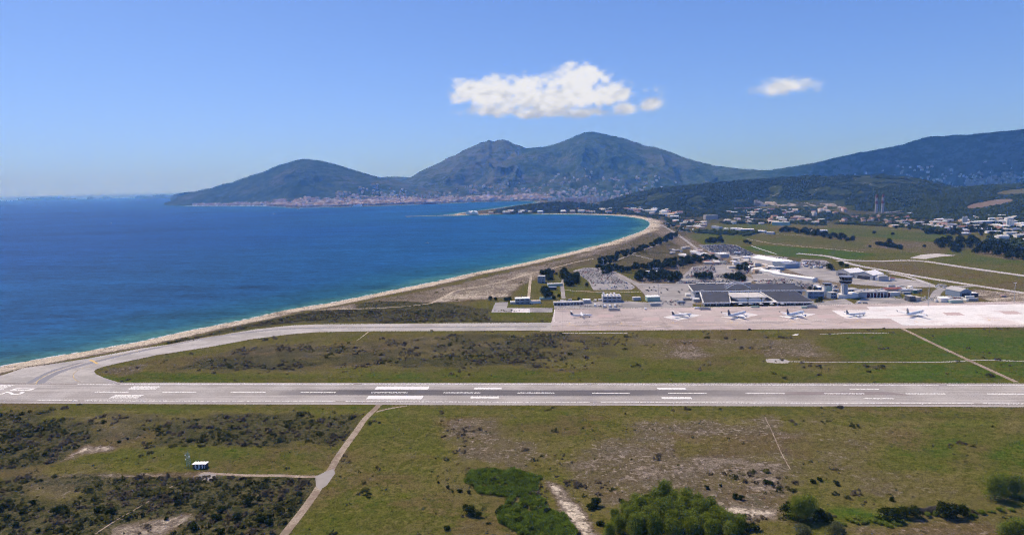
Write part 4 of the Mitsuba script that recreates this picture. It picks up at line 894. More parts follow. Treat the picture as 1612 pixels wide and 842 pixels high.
# ---- hut and mast in the foreground
k = numbered('hut'); tag(k, 'long white roofed hut with dark openings between pale posts, alone in the heath', 'hut')
a, yaw, L = frame(*[(-224.9,358.7), (-217,359.1)])
O3 = (a[0], a[1], 0)
part(k, 'wall', MB(O3, yaw).box(0, L, .1, 3.4, -.1, 2.75).ply('dark_wall'))
part(k, 'roof', MB(O3, yaw).box(-.35, L + .35, -.35, 3.7, 2.76, 3.0).ply('white_roof'))
for x, w in ((1.2, .8), (3.0, .9), (4.9, .75), (6.3, .3)):
    part(k, 'post', MB(O3, yaw).box(x * L / 7, x * L / 7 + w, -.05, .09, 0, 2.7).ply('white_metal'))
part(k, 'step', MB(O3, yaw).box(2.9, 3.9, -1.2, -.1, -.05, .25).ply('pale_concrete'))
def lattice(p, h, w, bs, label, name='lattice_mast', cat='mast', m='green_wall'):
    k = numbered(name); tag(k, label, cat)
    o = (p[0], p[1], 0)
    n = max(3, int(h / 2.2))
    for sx, sy in ((-1, -1), (1, -1), (1, 1), (-1, 1)):
        part(k, 'leg', MB(o).tube([(sx * bs, sy * bs, 0), (sx * w, sy * w, h)], .12, 5).ply(m))
    br = MB(o)
    for i in range(n):
        z0, z1 = h * i / n, h * (i + 1) / n
        r0, r1 = bs + (w - bs) * i / n, bs + (w - bs) * (i + 1) / n
        c0, c1 = [(-r0, -r0), (r0, -r0), (r0, r0), (-r0, r0)], [(-r1, -r1), (r1, -r1), (r1, r1), (-r1, r1)]
        for q in range(4):
            br.tube([(*c0[q], z0), (*c1[(q + 1) % 4], z1)], .06, 4)
            br.tube([(*c1[q], z1), (*c1[(q + 1) % 4], z1)], .06, 4)
    part(k, 'bracing', br.ply(m))
    part(k, 'antenna', MB(o).tube([(0, 0, h), (0, 0, h + 2.0)], .07, 5).ply('steel'))
    return k
k = lattice([(-229.9,362.7)][0], 8.2, .6, 1.0, 'slender pale green lattice mast beside the white roofed hut')
o = [(-229.9,362.7)][0]
for z, s in ((4.4, -1), (7.2, -1), (6.2, 1)):
    part(k, 'dish', MB((o[0], o[1], 0)).tube([(s * .9, -.4, z), (s * 1.5, -.6, z)], [.5, .42], 10).ply('white_metal'))
def light_mast(p, h, label, group=None):
    k = numbered('floodlight_mast'); tag(k, label, 'floodlight mast', group)
    o = (p[0], p[1], 0)
    part(k, 'pole', MB(o).tube([(0, 0, -.1), (0, 0, h * .5), (0, 0, h)], [.42, .33, .22], 8).ply('steel'))
    part(k, 'crossbar', MB(o).box(-1.8, 1.8, -.15, .15, h, h + .3).ply('steel'))
    for i in range(4):
        part(k, 'lamp', MB(o).box(-1.7 + i * .95, -1.1 + i * .95, -.55, .3, h - .55, h + .02).ply('white_metal'))
for q, h, lb in zip([(53.9,853.7), (183.9,859), (468.4,856.6), (583.7,873.3), (142.9,969.6), (202.6,1138.5), (83.1,1300.6)], (24, 24, 28, 27, 14, 20, 14), (
    'floodlight mast at the apron edge in front of the square grey office block', 'floodlight mast at the apron edge by the left end of the terminal', 'tall floodlight mast behind the white aircraft stands', 'tall floodlight mast near the right edge of the airfield', 'thin light pole on the forecourt left of the terminal', 'light pole among the dark trees at the main car park', 'light pole in the car park nearest the beach')):
    light_mast(q, h, lb)

# ---- power station, quarry, estates on the plain
mat('chimney_white', (.42, .37, .34), .7, .2)
def chimney(p, h, label, r=6.0):
    k = numbered('chimney'); tag(k, label, 'chimney')
    o = (p[0], p[1], 0)
    cuts = [0, .50, .66, .84, .93, 1.0]
    for i, (a, b) in enumerate(zip(cuts, cuts[1:])):
        ra, rb = r * (1 - .16 * a), r * (1 - .16 * b)
        part(k, 'band', MB(o).tube([(0, 0, h * a), (0, 0, h * b)], [ra, rb], 16).ply(('chimney_white', 'red_band', 'chimney_white', 'red_band', 'red_band')[i], 50))
mat('red_band', (.22, .075, .065), .7, .2)
chimney([(1466.4,3151)][0], 85, 'left one of two tall chimneys banded red and white')
chimney([(1500.7,3164)][0], 87, 'right one of two tall chimneys banded red and white')
ESTATE = [
    ([(1701,3464), (1777,3459)], 18, 9, 'cream_wall', 'white_roof', 'white roofed hall of the power station right of the chimneys'),
    ([(1705,3301), (1759,3314)], 22, 8, 'dark_wall', 'dark_roof', 'dark hall of the power station right of the white roofed one'),
    ([(1480.2,3086), (1607,3200)], 10, 5, 'ochre_wall', 'beige_wall', 'long ochre wall like shed right of the chimney feet'),
    ([(1506,2945), (1532.9,2946)], 20, 9, 'green_wall', 'pale_roof', 'pale green hall near the power station'),
    ([(1535.1,2945), (1551.2,2951)], 16, 8, 'white_wall', 'white_roof', 'white block right of the pale green hall'),
    ([(1619,3059), (1643,3048)], 18, 6, 'white_wall', 'white_roof', 'white shed high at the left end of the estate'),
    ([(1216.7,4176), (1392.2,4252)], 26, 8, 'white_wall', 'grey_roof', 'long white hall below the pale quarry face'),
    ([(1017,3860), (1135.5,3897)], 24, 7, 'rose_wall', 'red_roof', 'long dull red hall left of the white quarry hall'),
    ([(963.8,3532), (983.3,3531)], 10, 6, 'white_wall', 'white_roof', 'small white house under the red quarry hall'),
    ([(770.7,2444), (817.9,2416)], 36, 11, 'green_wall', 'pale_roof', 'big pale green hall in the middle of the plain'),
    ([(569.9,2245), (595.8,2209)], 16, 6, 'white_wall', 'white_roof', 'long white store, left one in the green plain'),
    ([(584.6,2167), (621.8,2155)], 22, 7, 'grey_wall', 'white_roof', 'grey fronted white store, second in the green plain'),
    ([(618.3,2122), (639.6,2101)], 16, 5, 'white_wall', 'white_roof', 'white store, third in the green plain'),
    ([(626.9,2040), (642,2022)], 12, 6, 'grey_wall', 'pale_roof', 'grey store, rightmost of the row in the green plain'),
    ([(534.1,2359), (545.9,2296)], 12, 7, 'blue_wall', 'grey_roof', 'grey blue shed left of the row in the green plain'),
    ([(554.3,2268), (561.4,2254)], 10, 5, 'white_wall', 'white_roof', 'little white house left of the long white store'),
    ([(783.4,2090), (829.6,2090)], 14, 5, 'white_wall', 'white_roof', 'long low white store between the dark tree clumps of the plain'),
    ([(624.1,2866), (680.5,2888)], 20, 19, 'beige_wall', 'cream_roof', 'tall beige block of flats at the edge of the woods'),
    ([(1186.4,2163), (1207.2,2152)], 16, 8, 'white_wall', 'white_roof', 'bright white shed with a tall white front at the left of the right hand estate'),
    ([(1199.6,2255), (1221.6,2236)], 18, 7, 'rose_wall', 'pale_roof', 'pinkish shed left of the bright white shed'),
    ([(1258.9,2245), (1291.3,2249)], 20, 7, 'rose_wall', 'cream_roof', 'pinkish long shed right of the bright white shed'),
    ([(1283.4,2232), (1310.5,2237)], 22, 7, 'cream_wall', 'pale_roof', 'cream shed in front of the grey silos'),
    ([(1365.1,2296), (1386.2,2304)], 16, 6, 'white_wall', 'white_roof', 'white shed just right of the grey silos'),
    ([(1439.8,2338), (1502.7,2356)], 26, 8, 'grey_wall', 'white_roof', 'long white roofed hall under the wooded slope'),
    ([(1500.6,2349), (1535.1,2361)], 22, 8, 'grey_wall', 'white_roof', 'white roofed hall left of the white silos'),
    ([(1509.1,2318), (1552.3,2334)], 22, 8, 'grey_wall', 'white_roof', 'white roofed hall behind the white silos'),
    ([(1479.7,2230), (1539.8,2246)], 22, 7, 'rose_wall', 'white_roof', 'white roofed hall cut by the right edge, back row'),
    ([(1236,2037), (1275.5,2023)], 18, 6, 'white_wall', 'white_roof', 'long white shed in the middle of the right hand estate'),
    ([(1210.9,1941), (1246.7,1938)], 14, 6, 'white_wall', 'pale_roof', 'pale shed before the long white shed'),
    ([(1229.5,1890), (1258.4,1888)], 16, 6, 'white_wall', 'pale_roof', 'pale shed below the white silos'),
    ([(1130.6,1766), (1158.7,1768)], 16, 8, 'white_wall', 'white_roof', 'white block with a cyan side near the right edge'),
    ([(1191.7,1790), (1232.4,1794)], 16, 8, 'white_wall', 'pale_roof', 'white block at the right edge above the blue one'),
    ([(1119.1,1689), (1162.7,1692)], 14, 5, 'blue_wall', 'white_roof', 'low blue fronted shed at the right edge'),
    ([(1117.1,1896), (1136,1896)], 14, 6, 'beige_wall', 'white_roof', 'white roofed shed between dark trees of the estate'),
]
for a, dep, h, w, r, lb in ESTATE:
    block('warehouse' if dep > 15 else 'shed', *a, dep, h, w, r, 'gable' if r in ('white_roof', 'pale_roof') and dep < 24 else 'flat', label=lb, cat='building', rise=1.6)
def silo(p, r, h, label, m='white_metal'):
    k = numbered('silo'); tag(k, label, 'silo')
    o = (p[0], p[1], 0)
    part(k, 'cylinder', MB(o).tube([(0, 0, -.1), (0, 0, h)], [r, r], 14).ply(m, 40))
    part(k, 'cap', MB(o).tube([(0, 0, h), (0, 0, h + r * .5)], [r * 1.03, .4], 14).ply('grey_roof'))
for q, lb, hh, mm in zip([(1417.5,2405), (1428.6,2409), (1410.8,2166), (1420.7,2169), (1430.7,2173)], ('left one of the two grey silos on the estate', 'right one of the two grey silos on the estate', 'left one of the three white silos near the right edge', 'middle one of the three white silos near the right edge', 'right one of the three white silos near the right edge'), (19, 21, 24, 22, 20), ('steel', 'steel', 'white_metal', 'white_metal', 'white_metal')):
    silo(q, 4.2, hh, lb, mm)

# ---------------------------------------------------------------- towns and villages
class _P:
    def __init__(s, pts): s.p = sg.Polygon(pts); shapely.prepare(s.p)
    def contains_point(s, q): return shapely.contains_xy(s.p, q[0], q[1])
def scatter(poly, n, gap, seed, tries=40):
    """n points at least gap apart inside the polygon"""
    r = np.random.default_rng(seed)
    P = np.array(poly); lo, hi = P.min(0), P.max(0)
    path = _P(P); out = np.zeros((0, 2))
    for _ in range(tries * n):
        if len(out) >= n: break
        q = r.uniform(lo, hi)
        if path.contains_point(q) and (len(out) == 0 or ((out - q) ** 2).sum(1).min() > gap * gap):
            out = np.vstack([out, q])
    return out
WALLS = ['cream_wall', 'rose_wall', 'white_wall', 'beige_wall', 'ochre_wall']
def quarter(poly, n, gap, seed, size, h, roofs, name, cat, label, group, shape='hip', yaw=25):
    r = np.random.default_rng(seed)
    for q in scatter(poly, n, gap, seed):
        L, dep, hh = r.uniform(*size), r.uniform(*size), r.uniform(*h)
        a = math.radians(r.uniform(-yaw, yaw))
        b = (q[0] + L * math.cos(a), q[1] + L * math.sin(a))
        block(name, q, b, dep, hh, WALLS[r.integers(len(WALLS))], roofs[r.integers(len(roofs))], shape, label=label, cat=cat, group=group, rise=hh * .3)
quarter([(1002.4,2476), (1169.3,2778), (1289.3,2865), (1406.4,2904), (1465.5,2826), (1286.2,2469), (1175.7,2425), (1049.2,2387)], 34, 17, 3, (10, 17), (5, 8), ['tile_roof', 'tile_roof', 'cream_roof', 'red_roof'], 'house', 'house', 'house with a low pitched roof among trees below the two chimneys', 'houses below the chimneys')
quarter([(1105.1,3021), (1269,3353), (1494.2,3803), (1540.1,3729), (1392.5,3297), (1181,2934), (1085.7,2860)], 18, 16, 4, (13, 20), (10, 15), ['tile_roof', 'cream_roof', 'tile_roof'], 'apartment_block', 'apartment block', 'ochre and cream apartment block on the slope left of the chimneys', 'apartment blocks left of the chimneys')
quarter([(1075.4,2259), (1270.1,2396), (1405.5,2600), (1453.5,2417), (1526.4,2184), (1278.6,1827), (1164.5,1850), (1174.7,2041), (1129.4,2166)], 34, 22, 5, (14, 30), (5, 8), ['white_roof', 'pale_roof', 'grey_roof', 'blue_roof', 'tile_roof'], 'shed', 'building', 'low gabled shed or store of the crowded estate at the right', 'small sheds of the right hand estate', 'gable', 15)
quarter([(-42.3,3734), (148.2,3693), (392.6,3496), (436.4,3096), (528.3,2951), (606.4,2924), (605.5,3574), (471,4195), (307.1,4775), (76.5,4774), (-14.9,4337)], 64, 24, 6, (16, 40), (8, 15), ['white_roof', 'pale_roof', 'cream_roof', 'tile_roof'], 'house', 'house', 'white or cream building among trees behind the end of the beach', 'buildings behind the end of the beach', 'gable', 15)
quarter([(-113.6,4076), (-13.4,3805), (136.6,3868), (94,4510), (-58.9,4473)], 8, 30, 16, (20, 40), (8, 12), ['tile_roof', 'red_roof'], 'house', 'house', 'rose walled building with a tiled roof on the wooded headland', 'tiled buildings on the headland', 'hip', 8)
quarter([(-456,3818), (-311.8,3807), (-160.1,3760), (-49.5,3729), (-91.3,3972), (-334,4082), (-450.4,4041)], 12, 36, 7, (18, 40), (8, 13), ['white_roof', 'pale_roof', 'cream_roof'], 'shed', 'building', 'pale shed on the shore of the wooded headland', 'sheds on the headland shore', 'gable', 6)
quarter([(424.4,2784), (586.6,2828), (565.5,2607), (471.2,2270), (409.4,2285)], 20, 22, 21, (12, 26), (4, 8), ['white_roof', 'pale_roof', 'cream_roof', 'tile_roof'], 'house', 'house', 'house or shed on the plots beside the road beyond the end of the beach', 'houses beside the road beyond the beach', 'gable', 20)
quarter([(565.5,2607), (732.7,2880), (956.1,2907), (1052.2,2674), (951.1,2415), (853.2,2521), (611.3,2401)], 26, 30, 22, (12, 28), (5, 9), ['white_roof', 'pale_roof', 'cream_roof', 'tile_roof'], 'house', 'house', 'pale house or store scattered in the woods at the middle of the plain', 'houses in the woods of the plain', 'gable', 20)
quarter([(883.8,3610), (1068.1,3786), (1305.6,3665), (1144.4,3129), (898.2,2984), (798.8,3141)], 22, 26, 23, (12, 30), (5, 9), ['white_roof', 'pale_roof', 'cream_roof', 'red_roof'], 'shed', 'building', 'shed or house below the quarry at the foot of the long wooded hill', 'buildings below the quarry', 'gable', 20)
quarter([(1446.8,2780), (1607,2798), (1533.5,2513), (1690,2421), (1786,2559), (1645,2866), (1543.2,2966)], 22, 26, 24, (12, 26), (5, 9), ['white_roof', 'pale_roof', 'cream_roof', 'white_roof'], 'house', 'building', 'white building at the foot of the right hand wooded slope', 'buildings at the foot of the right hand slope', 'gable', 20)
quarter([(349,1391.2), (398,1421.1), (373.2,1271.2), (401.8,1230.6), (385.4,1163.1), (336.7,1184), (328.4,1237.7)], 18, 15, 25, (8, 18), (3, 6), ['white_roof', 'pale_roof', 'grey_roof', 'cream_roof'], 'shed', 'building', 'small shed of the freight yards behind the terminal', 'small sheds of the freight yards', 'gable', 12)
quarter([(248.1,1546.7), (335.6,1691), (336.2,1493), (317,1238.8), (299.9,1319.3), (275.8,1388.1)], 18, 14, 26, (8, 16), (3, 5), ['white_roof', 'pale_roof', 'cream_roof', 'tile_roof'], 'shed', 'building', 'small shed or bungalow on the plots along the coast road', 'small sheds along the coast road', 'gable', 20)
block('hangar', *[(-563.9,3830), (-537.7,3819)], 60, 12, 'white_wall', 'white_roof', 'gable_front', label='left one of two white hangars at the tip of the headland', cat='hangar', rise=9)
block('hangar', *[(-531.6,3817), (-504.7,3814)], 60, 12, 'white_wall', 'white_roof', 'gable_front', label='right one of two white hangars at the tip of the headland', cat='hangar', rise=9)
quarter([(24.8,5590), (165.4,5406), (331.2,5563), (356.3,6287), (135.5,6466)], 20, 34, 8, (18, 26), (36, 58), ['pale_roof', 'cream_roof'], 'apartment_tower', 'apartment block', 'pale high rise block of the tight group at the head of the bay', 'high rise blocks at the head of the bay', 'flat', 10)
quarter([(-416.1,6732), (38.2,5972), (623.4,6070), (725.4,7063), (50,7720), (-475.7,7705)], 46, 55, 9, (22, 42), (16, 34), ['pale_roof', 'cream_roof', 'tile_roof'], 'apartment_block', 'apartment block', 'cream or rose block of flats in the plain at the head of the bay', 'blocks of flats at the head of the bay', 'flat', 12)
quarter([(-1218.5,6750), (-760.1,6848), (-352.9,6784), (-415,7990), (-922.8,8323), (-1491.2,8268)], 52, 60, 10, (24, 48), (18, 40), ['pale_roof', 'cream_roof', 'tile_roof', 'tile_roof'], 'apartment_block', 'apartment block', 'rose or cream block of flats behind the harbour, at the foot of the crag', 'blocks of flats behind the harbour', 'flat', 12)

def on_ridge(R, px, n, t0, t1, k0, k1, seed, power=1.0):
    r = np.random.default_rng(seed)
    k = r.uniform(k0, min(k1, len(R.crest) - 1.001), n); t = t1 - (t1 - t0) * r.uniform(0, 1, n) ** power
    p = R.at(k, t)
    p[:, 2] = np.maximum(p[:, 2], -1)
    return p
TOWN_PAL = np.array([(.46, .41, .37), (.54, .49, .44), (.60, .57, .53), (.40, .35, .31), (.50, .43, .36), (.70, .68, .66), (.48, .42, .39)])
ROOF_PAL = np.array([(.31, .22, .17), (.36, .28, .23), (.46, .41, .37), (.28, .20, .17), (.55, .52, .49)])
def many_houses(p, size, h, seed):
    """one mesh of small houses with hipped roofs, colour per house"""
    r = np.random.default_rng(seed); n = len(p)
    L, D, H = r.uniform(*size, n) / 2, r.uniform(*size, n) / 2, r.uniform(*h, n)
    a = r.uniform(-.6, .6, n); c, s = np.cos(a), np.sin(a)
    wall = np.array([(-1, -1, 0), (1, -1, 0), (1, 1, 0), (-1, 1, 0), (-1, -1, 1), (1, -1, 1), (1, 1, 1), (-1, 1, 1)], float)
    roof = np.array([(-1.08, -1.1, 1), (1.08, -1.1, 1), (1.08, 1.1, 1), (-1.08, 1.1, 1), (-.5, 0, 1.28), (.5, 0, 1.28)], float)
    tpl = np.vstack([wall, roof])
    f = np.array([(0, 1, 5), (0, 5, 4), (1, 2, 6), (1, 6, 5), (2, 3, 7), (2, 7, 6), (3, 0, 4), (3, 4, 7), (8, 9, 13), (8, 13, 12), (9, 10, 13), (10, 11, 12), (10, 12, 13), (11, 8, 12)])
    x = tpl[None, :, 0] * L[:, None]; y = tpl[None, :, 1] * D[:, None]
    z = tpl[None, :, 2] * H[:, None] + p[:, 2:3] - (tpl[None, :, 2] == 0) * 6
    v = np.stack([x * c[:, None] - y * s[:, None] + p[:, :1], x * s[:, None] + y * c[:, None] + p[:, 1:2], z], -1).reshape(-1, 3)
    F = (f[None] + np.arange(n)[:, None, None] * len(tpl)).reshape(-1, 3)
    wc = TOWN_PAL[r.integers(len(TOWN_PAL), size=n)]; rc = ROOF_PAL[r.integers(len(ROOF_PAL), size=n)]
    col = np.concatenate([np.repeat(wc[:, None], 8, 1), np.repeat(rc[:, None], 6, 1)], 1).reshape(-1, 3)
    return v, F, col
scene['town_paint'] = {'type': 'twosided', 'bsdf': {'type': 'diffuse', 'reflectance': {'type': 'mesh_attribute', 'name': 'vertex_color'}}}
pts = np.vstack([
    on_ridge(hill, 0, 1000, .79, .998, 11, 34, 1, 1.5), on_ridge(hill, 0, 220, .88, .995, 3, 12, 2, 1.2), on_ridge(hill, 0, 330, .66, .95, 18, 35, 3), on_ridge(hill, 0, 60, .35, .7, 20, 34, 33),
    on_ridge(crag, 0, 640, .88, .998, 0, 34, 4, 1.1), on_ridge(crag, 0, 130, .72, .92, 2, 34, 5), on_ridge(mount, 0, 260, .86, .995, 0, 29, 6), on_ridge(mount, 0, 110, .60, .88, 0, 30, 7),
    on_ridge(range_right, 0, 300, .66, .97, 18, 33, 8), on_ridge(range_right, 0, 120, .70, .98, 0, 20, 9), on_ridge(range_right, 0, 70, .45, .75, 2, 33, 19)])
v, f, col = many_houses(pts, (14, 34), (9, 24), 5)
scene['town_houses'] = mikit.ply((v, f), 'town_paint', False, color=col)
tag('town_houses', 'tightly packed rose and cream houses of the town along the bay and its hill villages', 'houses', kind='stuff')
# the blocks of flats of the old town that stand out
for i, p in enumerate(np.vstack([on_ridge(hill, 0, 60, .80, .99, 13, 34, 41, 1.4), on_ridge(hill, 0, 16, .62, .82, 22, 33, 42)])):
    r = np.random.default_rng(900 + i)
    hi = i >= 60
    L, dep, hh = (r.uniform(14, 20), 14, r.uniform(40, 60)) if hi else (r.uniform(24, 46), r.uniform(14, 22), r.uniform(20, 32))
    block('apartment_tower' if hi else 'apartment_block', p[:2], (p[0] + L, p[1] + r.uniform(-3, 3)), dep, hh + 8, WALLS[r.integers(5)], ['tile_roof', 'cream_roof', 'pale_roof'][r.integers(3)], 'flat', z=p[2] - 8,
          label='slender pale tower block on the slope above the old town' if hi else 'rose or cream block of flats in the old town under the left hill', cat='apartment block', group='tower blocks above the old town' if hi else 'blocks of flats in the old town')
# boats and ferries
def ferry(p, L, label, hull='white_metal', yaw=0, house='white_metal'):
    k = numbered('ferry'); tag(k, label, 'ferry')
    o = (p[0], p[1], SEA_Z)
    W = L * .14
    m = MB(o, yaw)
    m.add([(-L / 2, -W, 0), (L * .35, -W, 0), (L / 2, 0, 0), (L * .35, W, 0), (-L / 2, W, 0), (-L / 2, -W, 9), (L * .38, -W, 9), (L * .55, 0, 11), (L * .38, W, 9), (-L / 2, W, 9)],
          [(0, 1, 6), (0, 6, 5), (1, 2, 7), (1, 7, 6), (2, 3, 8), (2, 8, 7), (3, 4, 9), (3, 9, 8), (4, 0, 5), (4, 5, 9), (5, 6, 9), (6, 8, 9), (6, 7, 8)])
    part(k, 'hull', m.ply(hull))
    part(k, 'superstructure', MB(o, yaw).box(-L * .44, L * .30, -W * .9, W * .9, 9, 22, 4, 0).ply(house))
    part(k, 'bridge', MB(o, yaw).box(L * .14, L * .25, -W * .95, W * .95, 22, 26).ply('white_metal'))
    part(k, 'funnel', MB(o, yaw).box(-L * .30, -L * .18, -3, 3, 22, 33, 1, .5).ply('red_band'))
ferry([(-1914,6021)][0], 120, 'white car ferry moored below the old town', yaw=-25)
ferry([(-1333.5,6487)][0], 150, 'red hulled ferry moored in the inner harbour', 'red_band', 15, 'rose_wall')
def boat(p, L, label, group=None, yaw=0):
    k = numbered('boat'); tag(k, label, 'boat', group)
    o = (p[0], p[1], SEA_Z)
    part(k, 'hull', MB(o, yaw).hexa([(-L / 2, -L * .14, -.2), (L * .3, -L * .14, -.2), (L * .3, L * .14, -.2), (-L / 2, L * .14, -.2), (-L / 2, -L * .17, L * .12), (L / 2, -L * .02, L * .16), (L / 2, L * .02, L * .16), (-L / 2, L * .17, L * .12)]).ply('white_metal'))
    part(k, 'cabin', MB(o, yaw).box(-L * .2, L * .15, -L * .1, L * .1, L * .12, L * .3, L * .05, 0).ply('white_metal'))
for q, L, lb in zip([(224.2,3202), (-408.2,1944), (-2074,4564), (-2635,3615), (-2354,5679)], (13, 10, 24, 12, 30), ('small white boat off the end of the beach', 'tiny white boat in the middle of the bay', 'white boat under way left of the harbour', 'tiny white boat on open water at the left', 'white boat close to the old town')):
    boat(q, L, lb, yaw=rng.uniform(-40, 40))
# breakwaters
for pts in ([(-910.5,3770), (-819.6,3788), (-713.9,3732), (-639.8,3780)], [(-694.7,3834), (-632.1,3873)]):
    m = MB()
    p = np.array(pts)
    for u in np.linspace(0, 1, 60):
        q = p[0] + (p[-1] - p[0]) * u + rng.uniform(-5, 5, 2)
        s = rng.uniform(3, 7)
        m.add(trimesh.creation.icosphere(0).vertices * [s * 1.6, s, s * .7] + [q[0], q[1], SEA_Z + rng.uniform(-.5, 1.2)], trimesh.creation.icosphere(0).faces)
    k = numbered('breakwater'); scene[k] = m.ply('beige_wall'); tag(k, 'low rubble breakwater running out from the headland' if k == 'breakwater' else 'short stone mole at the tip of the headland', 'breakwater')
# islands on the horizon
def island(crest, D, seed):
    m = MB(); c = np.array(crest)
    n = len(c); w = 500.0
    u = c[:, :2] / np.linalg.norm(c[:, :2], axis=1)[:, None]
    rows = [np.column_stack([c[:, :2] + u * w * s, np.where(abs(s) > .99, SEA_Z - 4, c[:, 2] * .6 * (1 - s * s) ** .8)]) for s in (-1, -.6, -.25, 0, .3, .7, 1)]
    v = np.vstack(rows); f = []
    for r_ in range(len(rows) - 1):
        for i in range(n - 1):
            a = r_ * n + i
            f += [(a, a + 1, a + n + 1), (a, a + n + 1, a + n)]
    struct('island', mikit.ply((v, f), 'maquis', True))
island([(-22002,24868,114.8), (-21560,24902,148.5), (-21249,24926,169.7), (-21015,24944,195.2), (-20838,24958,170.8), (-20602,24977,206.5), (-20373,24994,180.9), (-20145,25012,150.1), (-19894,25032,98.3), (-19589,25055,55.5)], 0, 1)
island([(-18474,24139,105.6), (-18348,24149,127.4), (-18227,24158,97.6)], 0, 2)
island([(-17855,24187,106.5), (-17730,24197,118.5), (-17583,24209,95.5)], 0, 3)
island([(-14335,20951,124.8), (-14204,20961,151.6), (-14117,20968,171), (-14012,20976,147.3), (-13821,20991,134.5), (-13602,21008,193.5), (-13387,21025,214.2), (-13220,21038,172.1), (-13033,21052,108.4)], 0, 4)

# ---------------------------------------------------------------- aircraft
mat('aircraft_white', (.78, .79, .80), .35, .5)
mat('fin_navy', (.045, .055, .11), .4, .5)
mat('fin_grey', (.20, .21, .24), .4, .5)
mat('engine_grey', (.30, .31, .33), .4, .5)
mat('tyre', (.03, .03, .03), .8, .2)
def wing_mesh(o, yaw, root, tip, thick):
    """root, tip: (x front, x back, y, z)"""
    m = MB(o, yaw)
    (a, b, y, z), (c, d, y2, z2) = root, tip
    v = [(b, y, z - thick / 2), (a, y, z - thick / 2), (c, y2, z2 - thick / 6), (d, y2, z2 - thick / 6), (b, y, z + thick / 6), (a - .4, y, z + thick / 2), (c - .2, y2, z2 + thick / 6), (d, y2, z2 + thick / 8)]
    return m.hexa(v if y2 > y else [v[i] for i in (0, 3, 2, 1, 4, 7, 6, 5)])
def airliner(p, yaw, L, span, label, fin='fin_navy', prop=False, hi=0.0):
    k = numbered('airliner'); tag(k, label, 'aircraft')
    o = (p[0], p[1], 0)
    r = L * .053
    zc = r + L * .045 + hi * 0
    xs = np.array([-.5, -.47, -.40, -.30, -.2, .25, .36, .43, .47, .492, .5]) * L
    rs = np.array([.12, .28, .62, .92, 1, 1, 1, .88, .62, .32, .06]) * r
    zs = zc + np.array([.62, .5, .28, .06, 0, 0, 0, -.06, -.14, -.24, -.3]) * r
    fu = part(k, 'fuselage', MB(o, yaw).tube(np.column_stack([xs, xs * 0, zs]), rs, 18).ply('aircraft_white', 50))
    part(fu, 'cockpit_window', MB(o, yaw).tube([(.455 * L, 0, zc + r * .22), (.474 * L, 0, zc + r * .12)], [r * .66, r * .50], 12).ply('dark_glass'))
    for s in (-1, 1):
        q = MB(o, yaw)
        n = int(L / 1.1)
        for i in range(n):
            x = -.30 * L + .64 * L * i / n
            q.box(x, x + .42, s * (r * .985) - .02, s * (r * .985) + .02, zc + r * .14, zc + r * .14 + .55)
        part(fu, 'window_row', q.ply('dark_glass'))
        wz = zc - r * .5 if not prop else zc + r * .92
        c = L * .17 if not prop else L * .10
        sw = .27 * span / 2 * 1.9 if not prop else .06 * span / 2
        x0 = L * .10
        part(k, 'wing', wing_mesh(o, yaw, (x0, x0 - c * 1.25, s * r * .6, wz), (x0 - sw, x0 - sw - c * .32, s * span / 2, wz + (.055 if not prop else .02) * span / 2), L * .022).ply('aircraft_white'))
        part(k, 'wing_tip', MB(o, yaw).hexa([(x0 - sw - c * .32, s * span / 2 - .08, wz + .02 * span), (x0 - sw, s * span / 2 - .08, wz + .02 * span), (x0 - sw, s * span / 2 + .08, wz + .02 * span), (x0 - sw - c * .32, s * span / 2 + .08, wz + .02 * span), (x0 - sw - c * .6, s * span / 2 + .1, wz + .028 * span + L * .05), (x0 - sw - c * .35, s * span / 2 + .1, wz + .028 * span + L * .05), (x0 - sw - c * .35, s * span / 2 + .2, wz + .028 * span + L * .05), (x0 - sw - c * .6, s * span / 2 + .2, wz + .028 * span + L * .05)]).ply(fin) if not prop else MB(o, yaw).box(x0 - sw - c * .32, x0 - sw, s * span / 2 - .05, s * span / 2 + .05, wz, wz + .3).ply('aircraft_white'))
        ey = s * span * (.17 if not prop else .16)
        ex = x0 - sw * .3 + c * .35
        ez = wz - L * .028 if not prop else wz - .5
        en = part(k, 'engine', MB(o, yaw).tube([(ex - L * .075, ey, ez), (ex, ey, ez), (ex + L * .045, ey, ez), (ex + L * .055, ey, ez)], np.array([.016, .030, .029, .025]) * L * (1 if not prop else .7), 12).ply('aircraft_white' if not prop else 'engine_grey', 50))
        part(en, 'intake', MB(o, yaw).tube([(ex + L * .054, ey, ez), (ex + L * .057, ey, ez)], [.021 * L * (1 if not prop else .5)] * 2, 12).ply('engine_grey'))
        if prop:
            for a in range(3):
                an = a * 2 * math.pi / 3 + .4
                part(en, 'blade', MB(o, yaw).tube([(ex + L * .06, ey, ez), (ex + L * .06, ey + 1.9 * math.cos(an), ez + 1.9 * math.sin(an))], [.16, .08], 5).ply('door_dark'))
        tz = zc + r * .35 if not prop else zc + L * .20
        part(k, 'tailplane', wing_mesh(o, yaw, (-L * .385, -L * .47, s * (r * .35 if not prop else .1), tz), (-L * .455, -L * .495, s * span * .18, tz + (.4 if not prop else 0)), L * .012).ply('aircraft_white'))
    f = MB(o, yaw)
    x1, x2, z1, z2 = -L * .34, -L * .475, zc + r * .75, zc + L * .205
    f.hexa([(x2, -.3, z1), (x1, -.3, z1), (x1, .3, z1), (x2, .3, z1), (-L * .51, -.12, z2), (-L * .45, -.12, z2), (-L * .45, .12, z2), (-L * .51, .12, z2)])
    part(k, 'tail_fin', f.ply(fin))
